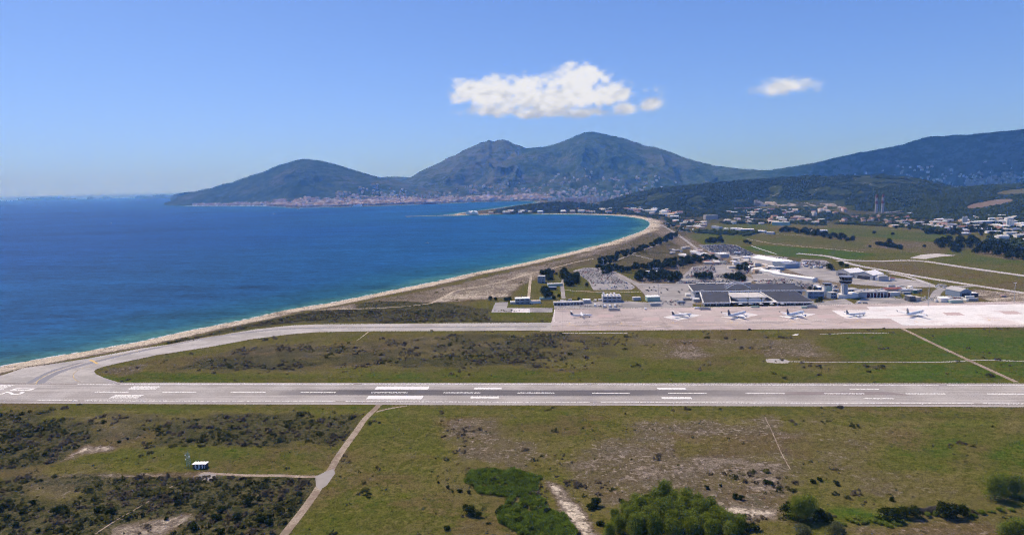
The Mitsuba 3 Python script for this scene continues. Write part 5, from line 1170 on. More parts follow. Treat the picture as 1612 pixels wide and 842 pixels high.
    for x, y in ((L * .40, 0), (-L * .02, L * .085), (-L * .02, -L * .085)):
        g = part(k, 'landing_gear', MB(o, yaw).tube([(x, y, .6), (x, y, zc - r * .6)], .16, 6).ply('steel'))
        part(g, 'wheel', MB(o, yaw).tube([(x, y - .35, .55), (x, y + .35, .55)], .55, 10).ply('tyre'))
PL = [(22.9,803.5), (146.8,800.5), (213,798.3), (283.1,799.7), (353.7,798.9), (421.7,798)]
airliner(PL[0], 4, 27, 26, 'high winged propeller airliner with a dark tail, leftmost aircraft on the apron', prop=True)
airliner(PL[1], 20, 27, 26, 'propeller airliner with a dark tail on the leftmost pale stand', prop=True)
airliner(PL[2], 42, 38, 34, 'white jet airliner with a navy fin, standing in front of the terminal hall')
airliner(PL[3], 40, 38, 34, 'white jet airliner with a navy fin, before the right raking roof of the terminal')
airliner(PL[4], 16, 27, 25, 'small jet with a dark fin on the left tip of the white concrete', 'fin_grey')
airliner(PL[5], 36, 38, 34, 'white jet airliner with a grey fin, rightmost on the white concrete', 'fin_grey')

# ---------------------------------------------------------------- vehicles
for n, c in dict(car_white=(.72, .72, .72), car_silver=(.42, .43, .45), car_grey=(.16, .165, .18), car_black=(.025, .025, .028), car_blue=(.05, .09, .22), car_red=(.30, .03, .03)).items():
    mat(n, c, .25, .5)
def car_shape(col):
    b, w = MB(), MB()
    b.hexa([(-2.1, -.86, .28), (2.1, -.86, .28), (2.1, .86, .28), (-2.1, .86, .28), (-2.05, -.82, .86), (2.0, -.80, .80), (2.0, .80, .80), (-2.05, .82, .86)])
    b.hexa([(-1.35, -.70, 1.42), (.45, -.70, 1.42), (.45, .70, 1.42), (-1.35, .70, 1.42), (-1.25, -.64, 1.5), (.35, -.64, 1.5), (.35, .64, 1.5), (-1.25, .64, 1.5)])
    w.hexa([(-1.85, -.80, .86), (1.15, -.80, .84), (1.15, .80, .84), (-1.85, .80, .86), (-1.36, -.69, 1.42), (.46, -.69, 1.42), (.46, .69, 1.42), (-1.36, .69, 1.42)])
    t = MB()
    for x in (-1.3, 1.3):
        for y in (-.8, .8):
            t.tube([(x, y - .1, .32), (x, y + .1, .32)], .32, 8)
    return {'type': 'shapegroup', 'body': b.ply(col), 'windows': w.ply('dark_glass'), 'wheels': t.ply('tyre')}
COLS = ['white', 'silver', 'grey', 'black', 'blue', 'red']
for c in COLS: scene['car_kind_' + c] = car_shape('car_' + c)
def inst(key, kind, x, y, z, yaw, s=1.0, sz=None):
    scene[key] = {'type': 'instance', 'shapegroup': {'type': 'ref', 'id': kind}, 'to_world': T().translate([float(x), float(y), float(z)]).rotate([0, 0, 1], float(yaw)).scale([float(s), float(s), float(sz if sz is not None else s)])}
CARW = {'white': 'white', 'silver': 'silver', 'grey': 'dark grey', 'black': 'black', 'blue': 'blue', 'red': 'red'}
SPARE = []
def park(poly, rows, fill, where, n_named, seed, probs=(.34, .2, .16, .14, .1, .06), yaw=0.0, gap=2.75):
    """cars in rows across the lot; the first n_named of them (nearest first) are things"""
    r = np.random.default_rng(seed)
    P = np.array(poly.exterior.coords); path = _P(P)
    c, s = math.cos(math.radians(yaw)), math.sin(math.radians(yaw))
    ctr = P.mean(0); loc = (P - ctr) @ np.array([[c, -s], [s, c]])
    lo, hi = loc.min(0), loc.max(0)
    spots = []
    y = lo[1] + 3.5
    while y < hi[1] - 3:
        for x in np.arange(lo[0] + 2, hi[0] - 2, gap):
            if r.random() < fill(x, y) if callable(fill) else r.random() < fill:
                q = np.array([x + r.uniform(-.15, .15), y + r.uniform(-.4, .4)]) @ np.array([[c, s], [-s, c]]) + ctr
                if path.contains_point(q): spots.append((*q, 90 + yaw + r.choice([0, 180]) + r.uniform(-3, 3)))
        y += rows
    spots.sort(key=lambda q: q[1])
    for i, q in enumerate(spots):
        col = COLS[r.choice(6, p=np.array(probs) / sum(probs))]
        if i < n_named:
            k = numbered('parked_car')
            inst(k, 'car_kind_' + col, q[0], q[1], .06, q[2], 1.08)
            tag(k, f'{CARW[col]} car parked in {where}', 'car', f'{CARW[col]} cars in {where}')
        else:
            SPARE.append((*q, col))
L_ = LOTS
park(sg.Polygon([(28,1229.2), (47,1284.2), (79,1276.1), (93.7,1179.9), (107,1093.4), (110.1,1072), (47.6,1076.4)]), 6.5, .62, 'the lot nearest the beach', 33, 1)
park(sg.Polygon([(49.4,1069.4), (114.9,1058), (114.6,1019), (50.9,1016.8)]), 8, .22, 'the emptier near half of the lot nearest the beach', 19, 2)
park(sg.Polygon([(186.1,1068), (234.5,1074.2), (294.6,1063.1), (303.8,1104.1), (251.5,1104.4), (201.5,1096.5)]), 6.2, .86, 'the front rows behind the terminal', 56, 3, (.42, .2, .14, .12, .06, .06))
park(sg.Polygon([(208.4,1122.7), (232.8,1193.2), (254.7,1268.5), (300.2,1298.6), (283.5,1205.9), (245.4,1135.1)]), 6.0, .72, 'the dense middle of the main car park', 19, 4)
park(sg.Polygon([(249.7,1134.7), (303.9,1186.9), (315,1114.3), (293.5,1104.8)]), 6.5, .6, 'the part of the main car park under the dark clump', 16, 5)
park(sg.Polygon([(357.8,1705), (425,1730), (446.5,1699), (434,1500.2), (414.2,1450.2), (376.7,1474.4), (390.7,1541.2), (348.3,1547.1)]), 6.2, .88, 'the far hire lot of blue and silver cars', 6, 6, (.16, .24, .14, .06, .38, .02))
park(sg.Polygon([(315,1085.2), (370.5,1117.4), (395.3,1065.4), (390.1,1020), (343.8,1035.8)]), 7.0, .45, 'the lot between the terminal and the freight sheds', 19, 7)
park(sg.Polygon([(490.1,1352), (526.8,1336.9), (511.2,1266.8), (477,1232.5), (465.9,1291.3)]), 6.0, .6, 'the row below the lone dark tree', 10, 8)
park(sg.Polygon([(423,1442.7), (476.6,1417.4), (456.6,1372.7), (418.6,1400.5)]), 7, .4, 'the verge above the freight warehouse', 3, 9)
park(sg.Polygon([(126.1,877.9), (163.9,880.9), (171.9,914.6), (137.9,911.2)]), 6, .34, 'the bus yard left of the terminal', 14, 10, (.3, .1, .2, .3, .05, .05))
park(sg.Polygon([(-4.8,871.5), (25.5,873), (47.1,874.8), (85.6,875), (86.6,884.3), (-4.8,880.8)]), 3.4, .3, 'the line along the apron edge', 15, 11, (.6, .12, .12, .1, .03, .03))
park(sg.Polygon([(119.3,976.7), (199.6,977.8), (203.9,1013.4), (141.5,1042.9)]), 8, .10, 'the wide forecourt left of the terminal', 9, 12, (.2, .1, .2, .4, .05, .05))
park(sg.Polygon([(390.7,955.6), (401.6,960.4), (410.7,982.6), (402.3,988.9)]), 5, .5, 'the corner between old tower and control tower', 3, 13)
park(sg.Polygon([(447.6,905.8), (470.1,907.6), (482.8,929.2), (453.8,925.6)]), 5, .3, 'the yard right of the fire station', 5, 14, (.6, .2, .1, .05, .03, .02))
park(sg.Polygon([(481.4,894.5), (506.6,907.8), (520,932.4), (490.7,918.6)]), 5, .4, 'the yard of white vans left of the blue fronted hangar', 7, 15, (.9, .1, .01, .01, .01, .01))
park(sg.Polygon([(558.4,1005.8), (567.9,990.3), (586,1025.7), (576.7,1035.9)]), 4.5, .5, 'the patch of white craft by the far taxiway', 9, 16, (1, .05, .01, .01, .01, .01))
park(sg.Polygon([(312.5,1221), (351.2,1235.5), (338.7,1175.4), (310.5,1169.6)]), 6, .7, 'the small lot right of the main car park', 6, 21)
park(sg.Polygon([(304.2,1384.8), (345.4,1403.4), (336.4,1315.4), (300.2,1298.6)]), 6, .6, 'the sandy plot by the coast road', 5, 22)
park(sg.Polygon([(370.4,1261.8), (391.7,1231.6), (383.5,1205.5), (357.7,1225.8)]), 5, .6, 'the line before the long low white shed', 5, 23)
park(sg.Polygon([(358.6,1074.9), (399.5,1045), (388.8,1001.7), (347,1016.6)]), 5.5, .65, 'the rows at the right end of the terminal', 9, 24)
park(sg.Polygon([(142.5,1167.4), (177.1,1172.8), (201.3,1130.9), (185.3,1087.7), (134.2,1098.6)]), 6, .5, 'the shade of the left clump of pines', 5, 25)
if SPARE:
    V, F, C, n = [], [], [], 0
    tpl = [meshkit.WRITTEN[scene['car_kind_white'][q]['filename']][:2] for q in ('body', 'windows')]
    pal = dict(white=(.72, .72, .72), silver=(.42, .43, .45), grey=(.16, .165, .18), black=(.03, .03, .03), blue=(.05, .09, .22), red=(.30, .03, .03))
    for x, y, a, col in SPARE:
        ca, sa = math.cos(math.radians(a)), math.sin(math.radians(a))
        for (v, f), cc in zip(tpl, (pal[col], (.03, .035, .04))):
            V.append(np.column_stack([v[:, 0] * ca - v[:, 1] * sa + x, v[:, 0] * sa + v[:, 1] * ca + y, v[:, 2] + .06])); F.append(f + n); n += len(v); C.append(np.tile(cc, (len(v), 1)))
    scene['far_cars'] = mikit.ply((np.vstack(V), np.vstack(F)), 'town_paint', False, color=np.vstack(C))
    tag('far_cars', 'mass of small parked cars in the farther rows of the airport car parks', 'cars', kind='stuff')
def van(p, yaw, L, h, m, label, name='service_truck', cat='truck', group=None):
    k = numbered(name); tag(k, label, cat, group)
    o = (p[0], p[1], .05)
    part(k, 'cab', MB(o, yaw).box(L * .28, L * .5, -1.1, 1.1, .4, h * .8, .2, .05).ply(m))
    part(k, 'windscreen', MB(o, yaw).box(L * .5 - .17, L * .5 + .01, -.95, .95, h * .5, h * .76).ply('dark_glass'))
    part(k, 'box', MB(o, yaw).box(-L * .5, L * .27, -1.2, 1.2, .55, h).ply(m))
    for x in (-.34, .36):
        for y in (-1.05, 1.05):
            part(k, 'wheel', MB(o, yaw).tube([(x * L, y - .15, .48), (x * L, y + .15, .48)], .48, 10).ply('tyre'))
TR = [(67.8,844.4), (176.1,853.1), (185.1,845.8), (194.9,849.7), (252.6,858.8), (311.8,850.2), (322.5,853.2), (376.8,855.7), (109.1,851.4), (44.6,876.8), (57,869.8), (63.9,870.4), (70.8,871), (166.6,855.3), (394.9,884.4), (400.8,879.5)]
van(TR[0], 0, 15, 3.2, 'engine_grey', 'long grey tank truck on the apron below the square office')
van(TR[2], 0, 14, 3.4, 'engine_grey', 'grey tank truck at the left end of the terminal')
van(TR[1], 10, 7, 2.6, 'aircraft_white', 'small white truck left of the grey tank truck')
van(TR[4], 0, 11, 2.2, 'green_wall', 'low greenish belt truck in front of the terminal awnings')
van(TR[5], 0, 7, 2.6, 'green_wall', 'greenish truck behind the second navy finned jet')
van(TR[6], 0, 13, 3.4, 'engine_grey', 'grey tank truck near the right raking roof')
van(TR[8], 90, 5.5, 2.4, 'aircraft_white', 'lone white van on the bare apron between the two left aircraft')
for i, q in enumerate(TR[9:13]):
    van(q, 80, 8, 3.2, 'aircraft_white', ['first', 'second', 'third', 'fourth'][i] + ' white truck from the left in front of the square grey office')
van(TR[14], 20, 5.5, 2.3, 'aircraft_white', 'white van before the fire station, left one')
van(TR[15], -10, 5.5, 2.3, 'car_grey', 'dark van before the fire station, right one')
van([(562.7,924.9)][0], 15, 6, 2.6, 'ochre_wall', 'yellow brown digger truck on the bare earth behind the white stands')
van([(600.8,920.8)][0], 15, 8, 3.2, 'rose_wall', 'rusty tipper truck on the bare earth near the right edge')
for i, q in enumerate([(188.4,926.5), (175.4,914.4), (163.1,895.2)]):
    van(q, 5, 12, 3.2, ('aircraft_white', 'car_grey', 'car_silver')[i], ('white', 'dark', 'silver')[i] + ' coach standing on the forecourt left of the terminal', 'coach', 'bus')

# yard clutter: containers, tents and sheds of the freight yards
for i, (n, c) in enumerate(dict(box_white=(.68, .68, .66), box_blue=(.08, .14, .28), box_rust=(.28, .11, .07), box_green=(.10, .20, .15), box_grey=(.30, .31, .32), box_sand=(.46, .40, .30)).items()):
    mat(n, c, .6, .3)
BOXN = ['white', 'blue', 'rust', 'green', 'grey', 'sand']
def crates(poly, n, seed, where, size=(5, 12), hh=(2.4, 4.2)):
    r = np.random.default_rng(seed)
    for q in scatter(poly, n, 9, seed):
        L, W, H = r.uniform(*size), r.uniform(2.4, 5), r.uniform(*hh)
        ci = BOXN[r.choice(6, p=[.36, .12, .1, .08, .24, .10])]
        k = numbered('container'); o = (q[0], q[1], .05); yaw = r.choice([0, 90, -10, 80]) + r.uniform(-4, 4)
        part(k, 'body', MB(o, yaw).box(-L / 2, L / 2, -W / 2, W / 2, 0, H).ply('box_' + ci))
        part(k, 'lid', MB(o, yaw).box(-L / 2 - .1, L / 2 + .1, -W / 2 - .1, W / 2 + .1, H + .003, H + .25).ply('white_roof' if r.random() < .5 else 'grey_roof'))
        nm = {'rust': 'rust red', 'sand': 'sand coloured'}.get(ci, ci)
        tag(k, f'{nm} cabin or container in {where}', 'container', f'{nm} containers in {where}')
crates([(358,1234.8), (410.5,1257.8), (390.7,1179.2), (340.9,1175.2)], 16, 1, 'the freight yard before the white sheds')
crates([(354.8,1414.2), (409.9,1444.4), (370.8,1271.4), (340.7,1284.4)], 18, 2, 'the yard left of the largest warehouse')
crates([(244.5,1561.7), (334.4,1727), (339.8,1548.3), (284.1,1364.4), (268.6,1449.5)], 20, 3, 'the plots on the heath beside the coast road')
crates([(388.2,1020.1), (415.9,1018.3), (404.8,977.2), (382,996.1)], 9, 4, 'the strip behind the old tower')
crates([(495.9,1013), (527.9,992.8), (505.6,943.7), (478.7,934.6)], 12, 5, 'the yard behind the fire station')
crates([(476.5,1321.1), (512,1257.1), (490.7,1204.3), (452.5,1253.6)], 10, 6, 'the edge of the parking ground left of the hangars')
crates([(399.9,2657), (471.9,2635), (447.7,2156), (380.8,2171)], 12, 7, 'the plots beyond the end of the beach', (8, 16), (3, 5))
crates([(306.1,1470.5), (353,1504.3), (331.6,1315.9), (288.4,1289.7)], 10, 8, 'the plots between the coast road and the car park')
crates([(522.1,911.9), (551.2,905.5), (544.7,886.7), (508.3,893.2)], 7, 9, 'the yard before the blue fronted hangar')
crates([(-6.7,913.2), (24.1,916.8), (54.4,925.5), (54.4,910.2), (-4.8,898.1)], 8, 10, 'the back yard of the grey shed', (3, 6), (2, 3))

# ---------------------------------------------------------------- vegetation
def leaf_mat(name, lo, hi, f=.35, thin=False):
    def fn(p, n, uv):
        a = noise(p.x * f, p.y * f, p.z * f * 1.2)
        b = noise(p.x * 2.1, p.y * 2.1, p.z * 2.1)
        return mix(lo, hi, dr.clip(.8 * a + .8 * b - .3, 0, 1))
    if thin: scene[name] = {'type': 'principledthin', 'base_color': proc(fn), 'roughness': .75, 'diff_trans': .9, 'spec_trans': 0.0}
    else: matte(name, proc(fn))
leaf_mat('leaf_dark', (.012, .021, .003), (.050, .064, .012))
leaf_mat('leaf_pine', (.012, .022, .004), (.048, .062, .014))
leaf_mat('leaf_green', (.055, .090, .008), (.300, .360, .055), .35, True)
leaf_mat('leaf_olive', (.06, .075, .03), (.20, .21, .09), .35, True)
leaf_mat('leaf_grey', (.075, .07, .06), (.16, .145, .125))
leaf_mat('leaf_scrub', (.034, .042, .010), (.140, .140, .042), .12, True)
leaf_mat('leaf_heath', (.070, .060, .036), (.19, .16, .105), .12, True)
leaf_mat('leaf_reed', (.06, .10, .012), (.26, .36, .05), .45, True)
leaf_mat('leaf_weed', (.045, .055, .018), (.105, .105, .045), .1)
leaf_mat('leaf_forest', (.016, .032, .007), (.062, .078, .022), .035)
matte('bark', (.11, .085, .065))

def leaves(centres, radii, n, size, seed, flat=1.0, up=.25):
    """leaf sprays through the shells of lobes"""
    r = np.random.default_rng(seed)
    c, rad = np.array(centres, float), np.array(radii, float)
    w = rad ** 2 / (rad ** 2).sum()
    i = r.choice(len(c), n, p=w)
    d = r.normal(size=(n, 3)); d /= np.linalg.norm(d, axis=1)[:, None]
    d[:, 2] = np.where(d[:, 2] < -.55, -d[:, 2], d[:, 2])
    rr = rad[i] * (1 - .5 * r.random(n) ** 2) * (.85 + .4 * r.random(n) ** 3)
    p = c[i] + d * rr[:, None] * [1, 1, flat]
    p[:, 2] = np.maximum(p[:, 2], .12)
    nn = d + r.normal(size=(n, 3)) * .55 + [0, 0, up]
    nn /= np.linalg.norm(nn, axis=1)[:, None]
    a = np.cross(nn, r.normal(size=(n, 3))); a /= np.linalg.norm(a, axis=1)[:, None]
    b = np.cross(nn, a)
    s = size * r.uniform(.6, 1.4, n)[:, None]
    v = np.stack([p - a * s, p + b * s * .75, p + a * s, p - b * s * .75 - nn * s * .3], 1).reshape(-1, 3)
    k = np.arange(n)[:, None] * 4
    return v, np.vstack([k + [0, 2, 1], k + [0, 3, 2]])
def tree_kind(name, h, w, nl, n, size, leaf, seed, trunk=.18, low=.25, limbs=4, pointy=False):
    r = np.random.default_rng(seed)
    c, rad = [], []
    for i in range(nl):
        a = i * 2.4 + r.uniform(-.4, .4)
        t = (i + .5) / nl
        rr = w * .5 * (.62 if not pointy else .75 * (1 - t) + .1) * r.uniform(.55, 1.0) * (1 - (0 if pointy else .35) * t)
        z = h * (low + (1 - low) * t * .86)
        ro = w * (.34 if not pointy else .24) * r.uniform(.75, 1.2) * (1 if not pointy else 1.15 - t * .7)
        c.append((rr * math.cos(a), rr * math.sin(a), min(z, h - ro * .8))); rad.append(ro)
    tr = MB().tube([(0, 0, -.3), (.05 * w * .3, 0, h * low), (0, .03 * w, h * .72)], [trunk * 1.3, trunk, trunk * .4], 7)
    for i in range(limbs):
        j = int(r.integers(nl)); cc = c[j]
        tr.tube([(0, 0, h * low * .9), (cc[0] * .5, cc[1] * .5, (h * low + cc[2]) / 2), cc], [trunk * .6, trunk * .4, trunk * .15], 5)
    scene[name] = {'type': 'shapegroup', 'trunk': tr.ply('bark'), 'crown': mikit.ply(leaves(c, rad, n, size, seed + 1), leaf)}
for i in range(3):
    tree_kind(f'pine_kind_{i}', 8, 8.5, 9, 900, .50, 'leaf_pine', 10 + i, .22, .35)
    tree_kind(f'evergreen_kind_{i}', 8, 9, 8, 900, .50, 'leaf_dark', 20 + i, .22, .22)
    tree_kind(f'poplar_kind_{i}', 10, 6.5, 22, 3600, .25, 'leaf_green', 30 + i, .2, .10, 6)
    tree_kind(f'broad_kind_{i}', 10, 9, 20, 3600, .25, 'leaf_green', 40 + i, .24, .14, 6)
    tree_kind(f'olive_kind_{i}', 6, 7, 10, 2400, .22, 'leaf_olive', 45 + i, .16, .12)
for i in range(4):
    r = np.random.default_rng(60 + i)
    m = 7
    c = [(r.uniform(-.5, .5), r.uniform(-.5, .5), r.uniform(.25, .75)) for _ in range(m)]
    scene[f'bush_kind_{i}'] = {'type': 'shapegroup', 'stems': MB().tube([(0, 0, -.1), (.1, 0, .5)], .07, 5).ply('bark'), 'foliage': mikit.ply(leaves(c, r.uniform(.32, .52, m), 1300, .075, 70 + i, 1.0), 'leaf_dark')}
    scene[f'green_bush_kind_{i}'] = {'type': 'shapegroup', 'stems': MB().tube([(0, 0, -.1), (.1, 0, .5)], .07, 5).ply('bark'), 'foliage': mikit.ply(leaves(c, r.uniform(.32, .52, m), 1300, .08, 80 + i, 1.0), 'leaf_green')}
scene['grey_bush_kind'] = {'type': 'shapegroup', 'stems': MB().tube([(0, 0, -.1), (.1, 0, .5)], .07, 5).ply('bark'), 'foliage': mikit.ply(leaves([(0, 0, .4), (.4, .2, .5), (-.4, 0, .45), (0, -.3, .5)], [.5, .45, .45, .4], 900, .07, 90, 1.0), 'leaf_grey')}
def plant(name, kind, p, s, label, cat, group=None, z=0.0, sz=None):
    k = numbered(name)
    inst(k, kind, p[0], p[1], z, rng.uniform(0, 360), s, sz if sz is not None else s * rng.uniform(.9, 1.12))
    return tag(k, label, cat, group)
def grove(name, kind, poly, n, gap, seed, s, label, group, cat='tree'):
    for i, q in enumerate(scatter(poly, n, gap, seed)):
        plant(name, f'{kind}_{i % 3}', q, rng.uniform(*s), label, cat, group)
# belts and clumps round the airport
grove('pine_tree', 'pine_kind', [(67.4,1292.1), (81.3,1399), (151.3,1545.6), (223.8,1700), (326.2,2036), (366.3,2066), (327.4,1907), (212.1,1612), (142.2,1452.6), (100.5,1329.9)], 83, 6.4, 1, (0.94, 1.43), 'dark pine in the belt of trees that runs along behind the beach', 'pines of the belt behind the beach')
grove('pine_tree', 'pine_kind', [(66.4,1272.5), (122.2,1248.1), (157.8,1293), (234.9,1381.3), (303.8,1420.4), (287.2,1342), (214.9,1248.6), (148.7,1218.2), (117,1194.8), (77.6,1215.7)], 83, 6.4, 2, (0.94, 1.49), 'dark pine in the wide clump between heath and main car park', 'pines between heath and car park')
grove('pine_tree', 'pine_kind', [(132.3,1176.6), (180.6,1180.8), (204,1146.2), (196.9,1094), (171.8,1081.6), (122.8,1092.3)], 40, 6.4, 3, (1.00, 1.49), 'dark pine of the clump that stands over the left end of the main car park', 'pines at the left end of the car park')
grove('evergreen_tree', 'evergreen_kind', [(229.4,1136.3), (256.9,1138), (252.1,1111.7), (224.5,1106.5)], 10, 5.1, 4, (1.00, 1.30), 'dark tree of the round clump inside the main car park', 'trees inside the main car park')
grove('evergreen_tree', 'evergreen_kind', [(281.4,1132.1), (310.7,1137.5), (303,1086.1), (274.7,1088.2)], 14, 5.1, 5, (0.94, 1.30), 'dark tree of the clump at the right end of the main car park', 'trees at the right end of the car park')
grove('evergreen_tree', 'evergreen_kind', [(333.2,1255.9), (358,1272.7), (344,1218), (322.6,1211.1)], 10, 5.1, 6, (0.94, 1.30), 'dark tree of the clump in the middle of the freight yard', 'trees in the freight yard')
grove('evergreen_tree', 'evergreen_kind', [(304.9,1445), (330.4,1454.5), (324.6,1371), (291.7,1363.5)], 12, 5.5, 7, (0.88, 1.30), 'dark tree by the bend of the coast road', 'trees by the coast road bend')
grove('evergreen_tree', 'evergreen_kind', [(-6.7,1155.4), (3.8,1204.7), (25.6,1177.3), (28.1,1099.2), (21.5,1044.3), (8.2,1051.8), (5.5,1108.2)], 21, 6.0, 8, (1.12, 1.62), 'tall dark tree of the clump left of the lot nearest the beach', 'tall trees left of the beach lot')
grove('evergreen_tree', 'evergreen_kind', [(-48.3,1166.9), (-27.7,1234.3), (-15.2,1197.7), (-18.5,1102.6), (-29.4,1103.4), (-36.9,1134.1)], 12, 6.0, 9, (1.00, 1.43), 'dark tree around the grey house near the beach', 'trees around the grey house')
grove('evergreen_tree', 'evergreen_kind', [(-32.6,991.4), (-25.1,1009.1), (-15.3,950.5), (-21.4,924.1), (-30.1,940.4)], 9, 4.7, 10, (0.94, 1.30), 'dark tree behind the long green hut', 'trees behind the green hut')
grove('pine_tree', 'pine_kind', [(73.9,1252.7), (90.5,1279.9), (91.1,1205.7), (74.9,1173.1)], 9, 5.1, 11, (0.75, 1.04), 'small tree standing among the cars of the lot nearest the beach', 'trees in the beach lot')
grove('evergreen_tree', 'evergreen_kind', [(397.8,1830), (450.3,1862), (430.5,1766), (384.8,1755)], 13, 7.6, 12, (1.12, 1.69), 'dark tree of the round clump beyond the hire lot', 'trees beyond the hire lot')
grove('evergreen_tree', 'evergreen_kind', [(661,2107), (719.1,2094), (730,1895), (739.2,1694), (784.5,1799), (799.1,2075), (755.3,2230)], 44, 9.3, 13, (1.3, 1.9), 'dark tree of the long mass across the green plain', 'trees of the long mass in the plain')
grove('evergreen_tree', 'evergreen_kind', [(774.5,1654), (776.6,1543.5), (790.5,1571.3), (792.2,1685)], 27, 4.7, 14, (0.94, 1.23), 'dark tree of the clipped looking hedge in the plain', 'trees of the dark hedge')
grove('evergreen_tree', 'evergreen_kind', [(854.7,1561.5), (845.4,1464.2), (865.4,1410.7), (885.9,1306.6), (921.9,1233.8), (989.9,1326.2), (978.9,1445.7), (1035.9,1644), (1036.8,1772), (964.7,1728)], 88, 8.5, 15, (1.35, 2.1), 'dark tree of the broad mass at the right edge behind the far taxiway', 'trees of the broad mass at the right edge')
grove('evergreen_tree', 'evergreen_kind', [(1076.7,2012), (1110.6,1979), (1083.9,1912), (1042.9,1945)], 18, 8.5, 16, (1.00, 1.43), 'dark tree of the row under the bright white shed', 'trees under the bright white shed')
grove('evergreen_tree', 'evergreen_kind', [(1064.1,1871), (1099.9,1864), (1183.6,2013), (1168.3,2043)], 16, 8.5, 17, (1.12, 1.56), 'dark tree of the clump left of the estate sheds', 'trees left of the estate sheds')
grove('evergreen_tree', 'evergreen_kind', [(1051,2186), (1220.8,2303), (1397,2322), (1455.9,2082), (1205.2,1721), (1140.9,1812), (1116.7,2002)], 40, 26, 38, (.9, 1.4), 'dark tree between low sheds of the crowded estate at the right', 'trees among the sheds of the estate')
grove('evergreen_tree', 'evergreen_kind', [(1228.3,2083), (1320.8,2147), (1314.6,2062), (1217.7,1930), (1182.2,1962)], 21, 9.3, 18, (1.12, 1.56), 'dark tree between the sheds of the right hand estate', 'trees between the estate sheds')
for q, kind, s, lb in zip([(487.7,1213.4), (525.3,1255.8), (531.5,1245.7), (821.6,1689), (850.3,1585.1), (734.9,1603), (941.1,1919), (915,1972), (484.4,1756), (485.8,1738), (488.7,1719), (-105.3,930.9), (-97.5,927.9), (-81.9,919.3), (-76.3,919.1), (-12.3,934.1), (-5,949.9), (40.2,1049.7), (-10.4,1188.7), (106.8,933.3), (23.3,921.9), (17.7,912), (375.9,984.7), (370.8,990.9), (360.1,994.5), (343.4,891.5), (349.2,896.1)], (['evergreen'] * 6 + ['pine'] * 5 + ['evergreen'] * 8 + ['olive', 'evergreen', 'olive'] + ['evergreen'] * 3 + ['olive', 'evergreen']), (1.6, 1.2, .9, 1.6, .9, .8, 1.1, 1.3, 1.0, 1.2, .9, .75, .6, .85, .8, .75, .6, .75, .6, .5, .6, .6, .75, .7, .6, .9, .8),
        ('lone bushy dark tree on the yard left of the white hangars', 'bare looking tree right of the lone dark tree', 'smaller tree beside the left white hangar', 'lone standard tree beyond the dark hedge', 'round dark tree left of the broad mass of trees', 'round tree just left of the dark hedge', 'tree at the edge of the far meadow', 'leaning tree in the far meadow', 'left one of three trees at the corner of the green meadow', 'middle one of three trees at the corner of the green meadow', 'right one of three trees at the corner of the green meadow',
         'leftmost dark tree by the flying club', 'second dark tree from the left by the flying club', 'third dark tree from the left by the flying club', 'fourth dark tree from the left, beside the club house', 'dark tree right of the long green hut', 'smaller dark tree above the left end of the grey shed', 'lone round tree on the lawn below the beach lot', 'tree beside the grey house drive', 'low tree on the green islet left of the forecourt', 'left bush like tree above the grey shed', 'right olive green tree above the grey shed',
         'right one of three dark trees behind the terminal end', 'middle one of three dark trees behind the terminal end', 'left one of three dark trees behind the terminal end', 'grey green bush like tree at the right end of the terminal', 'dark bush like tree at the right end of the terminal')):
    plant('tree', kind + '_kind_' + str(len(lb) % 3), q, s, lb, 'tree')
# palms before the white hall
def palm(p, h, label):
    k = numbered('palm_tree'); tag(k, label, 'palm tree')
    o = (p[0], p[1], 0)
    part(k, 'trunk', MB(o).tube([(0, 0, -.2), (.1, 0, h * .5), (0, 0, h)], [.34, .27, .24], 7).ply('bark'))
    fr = MB(o)
    for i in range(26):
        a = i * 2.4; e = .9 - 1.5 * (i / 26)
        pts = [np.array([math.cos(a) * u * 2.6, math.sin(a) * u * 2.6, h + math.sin(e) * u * 2.2 - u * u * 1.5]) for u in (0, .5, 1)]
        s = np.array([-math.sin(a), math.cos(a), 0]) * .35
        fr.add([pts[0] - s * .3, pts[0] + s * .3, pts[1] + s, pts[1] - s, pts[2]], [(0, 1, 2), (0, 2, 3), (3, 2, 4)])
    part(k, 'crown', fr.ply('leaf_olive'))
PQ = [(246.7,872.6), (263.8,871.8)]
palm(PQ[0], 10.5, 'left one of two palms before the white terminal hall')
palm(PQ[1], 10.5, 'right one of two palms before the white terminal hall')

